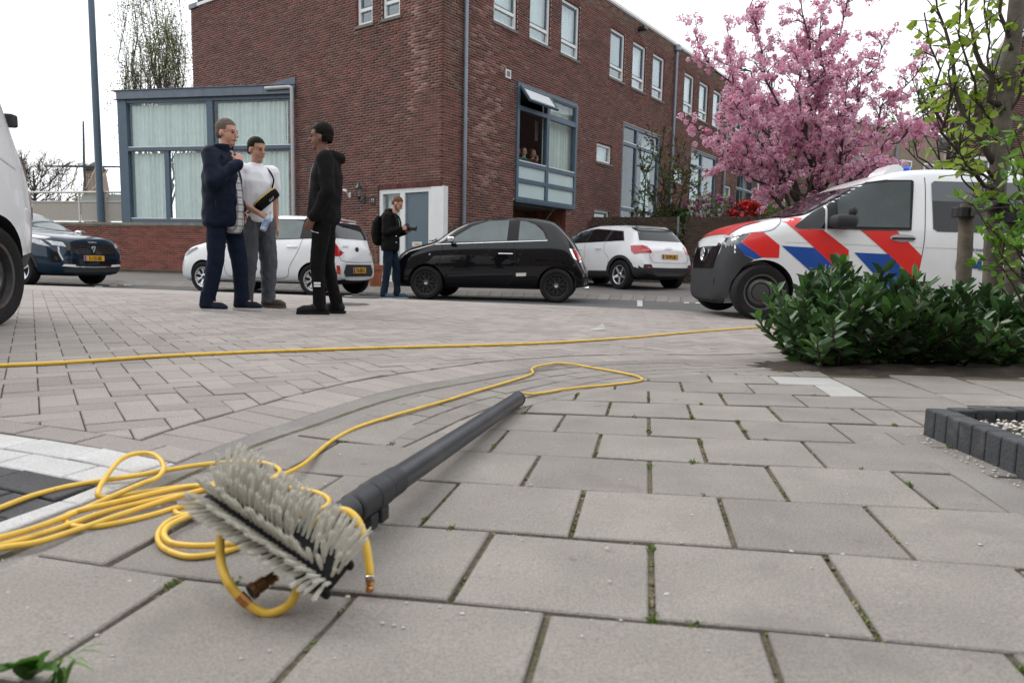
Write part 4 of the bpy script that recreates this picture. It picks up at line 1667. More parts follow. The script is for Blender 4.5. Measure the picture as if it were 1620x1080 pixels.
def puffs(name, C, r, n_pet, pet, mats, parent, world=True):
    """blossom clusters: petals scattered over small balls"""
    C = np.asarray(C, float)
    N = len(C)
    r = np.broadcast_to(np.asarray(r, float), (N,))
    D = unit(nrg.normal(size=(N, n_pet, 3)))
    P = (C[:, None]+D*(r[:, None, None]*nrg.uniform(0.8, 1.0, (N, n_pet, 1)))).reshape(-1, 3)
    D = unit(D.reshape(-1, 3)+nrg.normal(size=(N*n_pet, 3))*0.28)
    U = unit(np.cross(D, nrg.normal(size=D.shape)))
    Vv = np.cross(D, U)
    s = pet*nrg.uniform(0.7, 1.25, (len(P), 1))
    c = D*s*0.25
    V = np.stack([P-U*s-c, P+Vv*s*0.8+c, P+U*s-c, P-Vv*s*0.8+c], 1).reshape(-1, 3)
    Fc = np.arange(len(P)*4).reshape(-1, 4)
    return obj(name, quadmesh(name, V, Fc), mats, parent, world=world)
def bend(p, q, bow, n=7, wob=0.03, seed=0):
    """curve from p to q with a sideways bow vector"""
    rr = random.Random(seed)
    p, q, bow = Vector(p), Vector(q), Vector(bow)
    L = (q-p).length
    return [p.lerp(q, i/n)+bow*math.sin(math.pi*i/n)+Vector((rr.gauss(0, 1), rr.gauss(0, 1), rr.gauss(0, 1)))*wob*L*(0 if i in (0, n) else 1) for i in range(n+1)]
def taper(n, a, b, p=1.0):
    return [a+(b-a)*(i/(n-1))**p for i in range(n)]
def sample(path, t):
    k = t*(len(path)-1)
    i = min(int(k), len(path)-2)
    return path[i].lerp(path[i+1], k-i), (path[i+1]-path[i]).normalized()

M_bark = mat('bark_grey_brown', (0.075, 0.055, 0.042), rough=0.9, col2=(0.04, 0.03, 0.024), scale=12, bump=0.6, bscale=40)
M_bark_g = mat('bark_pale', (0.15, 0.132, 0.105), rough=0.9, col2=(0.085, 0.076, 0.058), scale=14, bump=0.6, bscale=50)
M_twig = mat('twig_brown', (0.06, 0.042, 0.032), rough=0.85)

# ---------------- cherry
def cherry():
    base = Vector((5.95, 14.0, -0.1))
    t = thing('cherry_tree', 'cherry tree covered in pink double blossom behind the police van', 'tree', base)
    fork = base+Vector((0.0, 0, 1.25))
    b = MB()
    b.tube([base, base+Vector((0.02, 0, 0.6)), fork+Vector((0, 0, 0.1))], [0.17, 0.13, 0.12], 10)
    b.build('trunk', M_bark, t, world=True, angle=60)
    targets = [(1102, 62, 13.4), (1104, 205, 13.0), (1150, 60, 14.6), (1185, 15, 14.0), (1262, -35, 13.6), (1352, -20, 14.4), (1395, 70, 13.4), (1470, 90, 14.0),
               (1495, 180, 14.5), (1440, 205, 12.9), (1140, 262, 13.2), (1385, 262, 12.8), (1320, 200, 15.6), (1200, 120, 15.4), (1260, 90, 12.6), (1160, 160, 12.6), (1300, 20, 13.2), (1340, 130, 12.9)]
    rr = random.Random(5)
    br = MB()
    P, twl = [], []
    for k, (x, y, Y) in enumerate(targets):
        q = at(x, y, Y)
        hor = Vector((q.x-fork.x, q.y-fork.y, 0))
        st = fork+Vector((rr.uniform(-.06, .06), rr.uniform(-.06, .06), rr.uniform(-0.35, 0.05)))
        path = bend(st, q, Vector((hor.x*-0.05, 0, 0.25)), 9, 0.025, k)
        br.tube(path, taper(len(path), 0.05, 0.009, 0.8), 6)
        L = (q-st).length
        nt_ = int(L*5.4)
        for j in range(nt_):
            u = 0.27+0.73*(j+rr.random())/nt_
            p, d = sample(path, min(u, 0.999))
            side = Vector((rr.gauss(0, 1), rr.gauss(0, 1), rr.gauss(0.25, 0.7))).normalized()
            tl = rr.uniform(0.25, 0.85)*(1.15-0.5*u)
            e = p+(d*0.75+side*0.9).normalized()*tl
            tp = bend(p, e, Vector((0, 0, 0.04)), 4, 0.04, rr.random())
            br.tube(tp, taper(5, 0.014, 0.004), 4)
            twl.append(tp)
            for i in range(3):
                p2, d2 = sample(tp, rr.uniform(0.3, 0.98))
                s2 = Vector((rr.gauss(0, 1), rr.gauss(0, 1), rr.gauss(0.1, 0.8))).normalized()
                e2 = p2+(d2*0.5+s2).normalized()*rr.uniform(0.12, 0.38)
                br.tube([p2, (p2+e2)/2+s2*0.01, e2], [0.006, 0.004, 0.003], 3)
                twl.append([p2, e2])
        for j in range(int(L*5)):
            p, d = sample(path, rr.uniform(0.5, 1.0))
            P.append(p+Vector((rr.gauss(0, .06), rr.gauss(0, .06), rr.gauss(0, .06))))
    for tp in twl:
        L = sum((tp[i+1]-tp[i]).length for i in range(len(tp)-1))
        for j in range(max(2, int(L*8.5))):
            p, d = sample(tp, rr.uniform(0.12, 1.0))
            P.append(p+Vector((rr.gauss(0, .03), rr.gauss(0, .03), rr.gauss(-0.01, .03))))
    br.build('branches', M_bark, t, world=True, smooth=True)
    P = np.array([tuple(p) for p in P])
    keep = np.array([mnoise.noise(Vector(p)*1.5) > -0.34 or rr.random() < 0.3 for p in P])
    P = P[keep]
    M1 = leafmat('cherry_blossom_pink', (0.88, 0.47, 0.64), (0.95, 0.72, 0.82), 6.0, 0.7, 0.45, 0.2)
    M2 = leafmat('cherry_blossom_deep', (0.78, 0.30, 0.47), (0.86, 0.50, 0.63), 6.0, 0.7, 0.45, 0.2)
    r = nrg.uniform(0.042, 0.075, len(P))
    o = puffs('blossom', P, r, 30, 0.020, [M1, M2], t)
    mi = np.repeat((nrg.random(len(P)) < 0.33).astype(np.int32), 30)
    o.data.polygons.foreach_set('material_index', mi)
    stuff(o)
    sel = P[nrg.random(len(P)) < 0.40]
    A = nrg.normal(size=(len(sel), 3))+np.array([0, 0, 0.5])
    stuff(leaf_mesh('young_leaves', sel+unit(A)*0.045, A, nrg.uniform(0.05, 0.09, len(sel)), 0.028, leafmat('cherry_leaf_bronze', (0.21, 0.07, 0.03), (0.16, 0.10, 0.03), 3, 0.5, 0.3), t))
cherry()

# ---------------- young street tree close by on the right, with stakes
def near_tree():
    D = 5.0
    base = at(1566, 520, D)
    base.z = gz(base.x, base.y)-0.05
    t = thing('young_street_tree', 'young street tree with pale green leaves tied to wooden stakes', 'tree', base)
    pts = [base]+[at(x, y, d) for x, y, d in ((1569, 460, D), (1572, 380, D), (1577, 300, D), (1583, 230, D), (1590, 150, 5.02), (1603, 60, 5.05), (1611, -20, 5.1), (1625, -160, 5.2))]
    tp = spline(pts, 4)
    b = MB()
    b.tube(tp, taper(len(tp), 0.064, 0.048), 12)
    b.build('trunk', M_bark_g, t, world=True, angle=60)
    rr = random.Random(9)
    br = MB()
    C, A = [], []
    limbs = [((1577, 290), (1462, 20), 4.7, 0.0174), ((1579, 270), (1478, -40), 5.2, 0.03), ((1576, 300), (1500, 110), 4.5, 0.02), ((1582, 235), (1520, -30), 4.8, 0.0174), ((1585, 200), (1548, -60), 5.3, 0.0161),
             ((1588, 170), (1530, -60), 5.0, 0.03), ((1583, 215), (1640, 40), 4.9, 0.0149), ((1577, 285), (1520, 210), 4.4, 0.0099), ((1578, 262), (1497, 60), 5.4, 0.0136), ((1600, 80), (1575, -120), 5.1, 0.02),
             ((1574, 330), (1512, 240), 4.8, 0.0081), ((1580, 250), (1640, 130), 5.2, 0.02), ((1577, 290), (1490, 150), 5.1, 0.0099)]
    for k, (a, c, d, r0) in enumerate(limbs):
        p, q = at(a[0], a[1], D), at(c[0], c[1], d)
        path = bend(p, q, Vector(((q.x-p.x)*0.12, 0, -0.08*(q-p).length)), 8, 0.02, k)
        br.tube(path, taper(9, r0*0.8, 0.005), 6)
        L = (q-p).length
        for j in range(int(L*16)):
            u = rr.uniform(0.15, 1)
            s, dd = sample(path, min(0.999, u))
            w = Vector((rr.gauss(0, 1), rr.gauss(0, .7), rr.gauss(0.35, .6))).normalized()
            e = s+(dd*0.6+w).normalized()*rr.uniform(0.06, 0.28)
            br.tube([s, s.lerp(e, .5)+Vector((0, 0, .01)), e], [0.005, 0.004, 0.002], 4)
            for i in range(rr.choice((1, 2, 2, 3))):
                z = s.lerp(e, rr.uniform(0.4, 1.0))
                C.append(z)
                A.append(Vector((rr.gauss(0, 1), rr.gauss(0, 1), rr.gauss(-.2, .6))))
    br.build('branches', M_bark, t, world=True, smooth=True)
    n = len(C)
    stuff(leaf_mesh('leaves', [tuple(c) for c in C], [tuple(a) for a in A], nrg.uniform(0.045, 0.085, n), nrg.uniform(0.035, 0.066, n),
                    leafmat('leaf_lime', (0.32, 0.43, 0.05), (0.22, 0.34, 0.04), 5, 0.45, 0.55, 0.3), t, fold=0.15))
    M_stake = mat('weathered_stake', (0.15, 0.125, 0.095), rough=0.9, col2=(0.085, 0.07, 0.052), scale=9, bump=0.6, bscale=35)
    for name, x, top, lab in (('tree_stake', 1529, 322, 'weathered wooden tree stake left of the young trunk'), ('tree_stake', 1606, 330, 'weathered wooden tree stake right of the young trunk')):
        pt = at(x+1, top, D-0.15)
        pb = at(x-6, 520, D-0.15)
        pb = Vector((pb.x, pb.y, gz(pb.x, pb.y)-0.05))
        sk = MB()
        pp = [pb.lerp(pt, i/5) for i in range(6)]
        sk.tube(pp, [0.050, 0.050, 0.049, 0.049, 0.048, 0.044], 10)
        tag(sk.build(name, M_stake, angle=50), lab, 'stake', 'stakes of the young tree')
    st = MB()
    a, c, e = at(1527, 336, D-0.2), at(1573, 322, D-0.05), at(1606, 345, D-0.2)
    for p, q in ((a, c), (c, e)):
        for s in (-0.062, 0.062):
            st.prism([p+Vector((0, s, -0.03)), q+Vector((0, s, -0.03)), q+Vector((0, s, 0.03)), p+Vector((0, s, 0.03))], (0, 0.005, 0))
    for p in (a, c, e):
        st.lathe([(0.066, -0.035), (0.07, -0.03), (0.07, 0.03), (0.066, 0.035)], 14, Matrix.Translation(p+Vector((0, 0.02, 0))))
    tag(st.build('rubber_strap', M_black), 'black rubber strap tying the young trunk to its stakes', 'strap')
near_tree()

# ---------------- bright green shrub at the right edge
def right_shrub():
    base = at(1675, 520, 3.5)
    base.z = gz(base.x, base.y)
    t = thing('green_shrub', 'shrub with fresh bright green leaves at the right edge', 'shrub', base)
    rr = random.Random(3)
    br = MB()
    C, A = [], []
    for k, (x, y, d) in enumerate(((1538, 322, 3.3), (1556, 345, 3.4), (1585, 300, 3.5), (1592, 226, 3.4), (1605, 205, 3.3), (1622, 210, 3.5), (1618, 262, 3.2), (1580, 398, 3.3), (1612, 330, 3.6), (1640, 300, 3.4))):
        q = at(x, y, d)
        path = bend(base+Vector((rr.uniform(-.1, .1), rr.uniform(-.1, .1), 0)), q, Vector((0.04, 0, 0.05)), 8, 0.015, k)
        br.tube(path, taper(9, 0.008, 0.003), 5)
        for j in range(22):
            u = 0.62+0.38*j/21
            s, dd = sample(path, min(.999, u))
            w = Vector((rr.gauss(0, 1), rr.gauss(0, .8), rr.gauss(0.3, .7))).normalized()
            if rr.random() < 0.5:
                s2 = s+w*rr.uniform(0.03, 0.12)
                br.tube([s, s2], [0.003, 0.002], 3)
                for i in range(3):
                    C.append(s2); A.append((w+Vector((rr.gauss(0, .7), rr.gauss(0, .7), rr.gauss(0.3, .5)))))
            else:
                C.append(s); A.append(dd*0.7+w)
    br.build('stems', M_twig, t, world=True)
    n = len(C)
    stuff(leaf_mesh('leaves', [tuple(c) for c in C], [tuple(a) for a in A], nrg.uniform(0.038, 0.068, n), nrg.uniform(0.018, 0.030, n),
                    leafmat('leaf_bright', (0.10, 0.24, 0.025), (0.17, 0.32, 0.035), 6, 0.4, 0.45, 0.3), t))
right_shrub()

# ---------------- laurel hedge
def laurel():
    base = Vector((2.4, 4.1, gz(2.4, 4.1)))
    t = thing('laurel_hedge', 'low dark green laurel hedge in the soil bed before the police van', 'hedge', base)
    hx = [1.42, 1.55, 1.75, 1.95, 2.1, 2.3, 2.5, 2.8, 3.2, 3.7, 4.4]
    hh = [0.16, 0.34, 0.47, 0.58, 0.62, 0.50, 0.42, 0.40, 0.42, 0.45, 0.45]
    rr = np.random.default_rng(4)
    br = MB()
    C, A = [], []
    tipsP = []
    for k in range(330):
        x = rr.uniform(1.5, 4.2)
        y = rr.uniform(3.60, 4.75)
        h = np.interp(x, hx, hh)*(1-0.45*abs((y-4.15)/0.62)**2.5)*rr.uniform(0.6, 1.08)
        if h < 0.08 or x < 0.364*y+0.10:
            continue
        p = Vector((x*0.8+0.2*2.4 if x < 1.75 else x, 4.15+(y-4.15)*0.6, gz(x, y)))
        lean = Vector(((x-p.x)+rr.normal()*0.06, (y-p.y)+rr.normal()*0.06-(0.12 if y < 3.95 else 0), h))
        q = p+lean
        path = bend(p, q, Vector((0, 0, 0)), 5, 0.03, k)
        br.tube(path, taper(6, 0.009, 0.004), 4)
        m = int(16+h*42)
        for j in range(m):
            u = 0.03+0.97*j/m
            s, dd = sample(path, min(.999, u))
            a = j*2.4+k
            w = Vector((math.cos(a), math.sin(a), 0.25+0.5*u))
            C.append(s)
            A.append((w.normalized()+dd*0.55*u))
        if rr.random() < 0.32:
            tipsP.append(q)
    br.build('stems', M_twig, t, world=True)
    n = len(C)
    zt = np.array([c.z for c in C])
    M1 = leafmat('laurel_leaf', (0.042, 0.098, 0.032), (0.062, 0.13, 0.042), 7, 0.27, 0.15, 0.4)
    M2 = leafmat('laurel_leaf_new', (0.085, 0.20, 0.035), (0.06, 0.15, 0.03), 7, 0.3, 0.3, 0.3)
    o = leaf_mesh('leaves', [tuple(c) for c in C], [tuple(a) for a in A], nrg.uniform(0.075, 0.125, n), nrg.uniform(0.030, 0.046, n), [M1, M2], t, fold=0.18, droop=0.12)
    mi = ((nrg.random(n) < 0.2)).astype(np.int32)
    o.data.polygons.foreach_set('material_index', np.repeat(mi, 2))
    stuff(o)
    sp = MB()
    for q in tipsP:
        e = q+Vector((rnd.gauss(0, .015), -0.02+rnd.gauss(0, .015), 0.05))
        for j in range(6):
            sp.sphere(q.lerp(e, j/6)+Vector((rnd.gauss(0, .004), rnd.gauss(0, .004), 0)), 0.0075-0.0007*j, 5, 3)
    stuff(sp.build('flower_spikes', mat('laurel_flower', (0.32, 0.31, 0.22), rough=0.8, var=0.2, scale=40), t, world=True))
laurel()

# ---------------- shrubs behind the garden wall
def bush(name, label, px0, px1, py_top, depth, thick, n, L, Wd, m, zlow=1.7, extra=None, flowers=None):
    a, c = at(px0, 345, depth), at(px1, 345, depth)
    t = thing(name, label, 'shrub', ((a.x+c.x)/2, depth, 0.0))
    rr = np.random.default_rng(abs(hash(label)) % 1000 if False else len(label)*7+n)
    C, A = [], []
    st = MB()
    for k in range(max(5, n//60)):
        p = Vector((rr.uniform(a.x, c.x), depth+rr.uniform(-thick, thick)*0.5, 0))
        q = Vector((p.x+rr.normal()*0.15, p.y+rr.normal()*0.1, at(px0, py_top, depth).z*rr.uniform(0.75, 0.97)))
        st.tube(bend(p, q, Vector((0, 0, 0)), 4, 0.02, k), taper(5, 0.02, 0.005), 4)
    st.build('stems', M_twig, t, world=True)
    while len(C) < n:
        x = rr.uniform(a.x, c.x)
        u = (x-a.x)/(c.x-a.x)
        top = at(px0+(px1-px0)*u, py_top, depth).z*(1-0.12*abs(2*u-1)**3)+0.12*mnoise.noise((x*2.2, 0, n*0.1))
        z = rr.uniform(zlow, top)
        y = depth+rr.uniform(-thick, thick)*math.sqrt(max(0.05, 1-((z-zlow)/(top-zlow+1e-6))**2))
        C.append((x, y, z))
        A.append(rr.normal(size=3)+np.array([0, -0.4, 0.4]))
    C = np.array(C)
    stuff(leaf_mesh('leaves', C, A, nrg.uniform(L*0.7, L*1.2, n), nrg.uniform(Wd*0.7, Wd*1.2, n), m, t))
    if flowers:
        for fm, cnt, r in flowers:
            idx = rr.choice(len(C), cnt, replace=False)
            Pf = C[idx].copy()
            Pf[:, 1] -= thick*0.4
            stuff(puffs('flowers', Pf, r, 22, r*0.5, fm, t))
    return t
M_hedge = leafmat('hedge_leaf', (0.07, 0.15, 0.03), (0.045, 0.10, 0.02), 5, 0.5, 0.3)
M_hedge2 = leafmat('hedge_leaf_yellow', (0.14, 0.24, 0.04), (0.09, 0.17, 0.03), 5, 0.5, 0.35)
M_red = leafmat('rhododendron_red', (0.55, 0.012, 0.016), (0.68, 0.03, 0.03), 5, 0.5, 0.2, 0.2)
M_cream = leafmat('flower_cream', (0.55, 0.52, 0.38), (0.62, 0.58, 0.50), 5, 0.6, 0.3, 0.2)
M_mauve = leafmat('flower_mauve', (0.30, 0.09, 0.20), (0.40, 0.16, 0.28), 5, 0.6, 0.3, 0.2)
bush('garden_hedge', 'green hedge over the garden wall left of the gate gap', 1030, 1092, 332, 21.75, 0.25, 700, 0.09, 0.05, M_hedge, 1.9)
bush('flowering_shrub', 'cream and mauve flowering shrub above the brown garden wall', 1082, 1162, 308, 21.5, 0.3, 1300, 0.08, 0.04, M_hedge2, 1.9, flowers=[(M_cream, 120, 0.05), (M_mauve, 45, 0.07)])
bush('rhododendron', 'rhododendron with bright red flowers on the garden wall', 1156, 1206, 318, 20.75, 0.25, 420, 0.11, 0.045, mat('rhodo_leaf', (0.025, 0.055, 0.02), rough=0.4, island=0.3), 1.92, flowers=[(M_red, 46, 0.085)])
bush('privet_hedge', 'light green clipped hedge behind the police van bonnet', 1198, 1275, 322, 20.5, 0.3, 1200, 0.07, 0.04, M_hedge2, 1.85)
bush('ivy', 'dark ivy hanging in the gap of the garden wall', 1068, 1088, 335, 21.0, 0.12, 420, 0.10, 0.08, M_hedge, 0.15)

def lilac():
    base = at(1040, 345, 22.0); base.z = 0
    t = thing('lilac_shrub', 'lilac with dark red flower buds rising above the white car', 'shrub', base)
    rr = random.Random(12)
    br, C, A, B, BA = MB(), [], [], [], []
    for k, (x, y) in enumerate(((1000, 285), (1012, 225), (1030, 205), (1050, 200), (1068, 215), (1085, 235), (1108, 230), (1120, 270), (1092, 290), (1008, 320), (1128, 305), (1062, 245), (1040, 240), (1078, 262), (1020, 260), (1100, 262))):
        q = at(x, y, 21.6+rr.uniform(-.5, .4))
        path = bend(base+Vector((rr.uniform(-.4, .4), rr.uniform(-.2, .2), 0.4)), q, Vector(((q.x-base.x)*-0.1, 0, 0.1)), 8, 0.03, k)
        br.tube(path, taper(9, 0.038, 0.008), 5)
        for j in range(20):
            s, dd = sample(path, rr.uniform(0.4, 0.99))
            w = Vector((rr.gauss(0, 1), rr.gauss(0, 1), rr.gauss(0.5, .6))).normalized()
            e = s+w*rr.uniform(0.12, 0.45)
            br.tube([s, e], [0.008, 0.004], 4)
            for i in range(9):
                z = s.lerp(e, rr.uniform(.2, 1))
                C.append(z); A.append(Vector((rr.gauss(0, 1), rr.gauss(0, 1), rr.gauss(.3, .6))))
            if rr.random() < 0.4:
                B.append(e); BA.append(w+Vector((0, 0, 0.6)))
    br.build('stems', M_bark, t, world=True)
    stuff(leaf_mesh('leaves', [tuple(c) for c in C], [tuple(a) for a in A], 0.075, 0.045, leafmat('lilac_leaf', (0.13, 0.21, 0.045), (0.10, 0.15, 0.045), 5, 0.5, 0.35), t))
    P = []
    for e, w in zip(B, BA):
        w = w.normalized()
        for j in range(5):
            P.append(tuple(e+w*(0.035*j)))
    stuff(puffs('flower_buds', P, 0.032, 8, 0.016, leafmat('lilac_bud', (0.075, 0.012, 0.022), (0.12, 0.02, 0.04), 5, 0.6, 0.1), t))
lilac()

def far_tree(name, label, base, h, limbs, leaf_n, leaf_l, m_leaf, seed, spread, upr, r0=0.15, jit=0.12, sub=9, start=0.12, tipr=0.012):
    t = thing(name, label, 'bush' if 'shrub' in name else 'tree', base)
    rr = random.Random(seed)
    b = MB()
    b.tube([base, base+Vector((0, 0, h*0.35)), base+Vector((0, 0, h*0.75))], [r0, r0*0.7, r0*0.25], 7)
    b.build('trunk', M_bark, t, world=True)
    br = MB()
    C = []
    for k in range(limbs):
        u = rr.uniform(start, 0.7)
        s = base+Vector((0, 0, h*u))
        a = rr.uniform(0, 6.283)
        ln = h*(1-u)*rr.uniform(0.6, 1.0)
        d = Vector((math.cos(a)*spread, math.sin(a)*spread, upr)).normalized()
        q = s+d*ln
        path = bend(s, q, Vector((math.cos(a), math.sin(a), 0))*ln*0.08, 6, 0.03, seed*100+k)
        br.tube(path, taper(7, r0*0.35*(1.1-u), tipr), 5)
        for j in range(sub):
            p, dd = sample(path, rr.uniform(0.2, 1))
            w = Vector((rr.gauss(0, spread), rr.gauss(0, spread), rr.gauss(upr*0.8, .4))).normalized()
            l2 = ln*rr.uniform(0.12, 0.35)
            e = p+(dd*0.6+w).normalized()*l2
            br.tube([p, p.lerp(e, .5)+Vector((0, 0, .03*l2)), e], [tipr*1.3, tipr, tipr*0.6], 4)
            for i in range(3):
                e1 = p.lerp(e, rr.uniform(0.3, 1))
                e2 = e1+Vector((rr.gauss(0, 1), rr.gauss(0, 1), rr.gauss(.5, .7))).normalized()*l2*0.45
                br.tube([e1, e2], [tipr*0.8, tipr*0.45], 3)
                C.append((e1, e2))
    br.build('branches', M_bark, t, world=True)
    P = []
    while len(P) < leaf_n:
        a, c = rr.choice(C)
        p = a.lerp(c, rr.random())
        P.append((p.x+rr.gauss(0, jit), p.y+rr.gauss(0, jit), p.z+rr.gauss(0, jit)))
    stuff(leaf_mesh('leaves', P, nrg.normal(size=(leaf_n, 3)), nrg.uniform(0.7, 1.2, leaf_n)*leaf_l, leaf_l*0.7, m_leaf, t))
ML_pop = leafmat('poplar_leaf', (0.24, 0.28, 0.07), (0.17, 0.22, 0.05), 1, 0.6, 0.4)
b0 = at(262, 400, 42); b0.z = 0
far_tree('poplar_tree', 'tall slender poplar in young leaf behind the glazed extension', b0, 15.6, 44, 6000, 0.105, ML_pop, 2, 0.16, 1.0, 0.20, 0.2, 9, 0.10)
b0 = at(303, 400, 43); b0.z = 0
far_tree('poplar_tree', 'short slim poplar top beside the brick house edge', b0, 11.3, 14, 700, 0.13, ML_pop, 3, 0.2, 1.0, 0.15, 0.08, 7, 0.2)
b0 = at(60, 400, 55); b0.z = 0
far_tree('bare_tree', 'spreading nearly bare tree behind the terrace railing at left', b0, 9.4, 40, 900, 0.10, leafmat('spring_bud', (0.26, 0.27, 0.12), (0.2, 0.2, 0.1), 1, 0.6, 0.4), 4, 0.75, 0.75, 0.2, 0.10, 12, 0.2, 0.016)
b0 = at(150, 400, 95); b0.z = 0
far_tree('far_shrub', 'low yellow-green bush at the foot of the windmill', b0, 10.0, 30, 1600, 0.3, ML_pop, 6, 0.9, 0.5, 0.2, 0.4, 8, 0.5)
b0 = at(1493, 330, 15.5); b0.z = 0
far_tree('small_tree', 'small tree with sparse green leaves behind the police van roof', b0, 5.2, 26, 1000, 0.085, leafmat('leaf_fresh', (0.2, 0.28, 0.05), (0.15, 0.22, 0.04), 1, 0.5, 0.4), 8, 0.62, 0.85, 0.10, 0.05, 6, 0.42, 0.008)
# ================================================================== VEHICLES
M_tyre = mat('tyre_rubber', spec=.2, col=(0.016, 0.016, 0.017), rough=0.8, var=0.2, scale=30)
M_dark = mat('plastic_dark', spec=.25, col=(0.034, 0.035, 0.038), rough=0.6, bump=0.1, bscale=300)
M_well = mat('wheel_well', (0.008, 0.008, 0.008), rough=0.9)
M_alloy = mat('alloy_silver', (0.62, 0.63, 0.65), rough=0.25, metal=0.9)
M_alloyb = mat('alloy_black', (0.03, 0.03, 0.032), rough=0.35, metal=0.3)
M_steel = mat('steel_wheel', (0.10, 0.10, 0.105), rough=0.45, metal=0.5, var=0.3, scale=20, stain=(14, (0.17, 0.10, 0.06), 0.52, 0.7))
M_chrome = mat('chrome', (0.8, 0.8, 0.82), rough=0.08, metal=1.0)
M_cglass = mat('car_glass_dark', (0.012, 0.016, 0.017), rough=0.03, spec=0.5)
M_cglass2 = mat('car_glass_clear', (0.13, 0.16, 0.16), rough=0.04, spec=0.6, col2=(.09,.11,.11), scale=3)
M_priv = mat('car_glass_privacy', (0.008, 0.008, 0.010), rough=0.04, spec=0.45)
M_red_lamp = mat('lamp_red', (0.45, 0.012, 0.015), rough=0.12, coat=1.0)
M_clear_lamp = mat('lamp_clear', (0.50, 0.52, 0.54), rough=0.08, coat=1.0, var=0.5, scale=30)
M_lampdark = mat('lamp_housing', (0.10, 0.105, 0.11), rough=0.1, coat=1.0, var=0.6, scale=22)
M_seam = mat('panel_gap', (0.012, 0.012, 0.013), rough=0.8)
M_plate = mat('plate_yellow', (0.72, 0.36, 0.02), rough=0.4)
M_plblue = mat('plate_blue', (0.02, 0.10, 0.45), rough=0.4)
M_ink = mat('plate_ink', (0.012, 0.012, 0.012), rough=0.5)
def paint(name, col, rough=0.25, **k):
    return mat(name, col, rough=rough, coat=0.8, spec=0.5 if sum(col) > .6 else 0.05, **k)
M_pwhite = paint('paint_white', (0.78, 0.79, 0.80), stain=(2.2, (0.71, 0.71, 0.70), 0.45, 0.9))
M_pblack = paint('paint_black', (0.0045, 0.005, 0.0065), 0.3)
M_pblue = paint('paint_petrol', (0.003, 0.019, 0.042), 0.35)
M_pred = mat('stripe_red', (0.68, 0.020, 0.016), rough=0.3, coat=0.5)
M_pblu = mat('stripe_blue', (0.008, 0.065, 0.32), rough=0.3, coat=0.5)

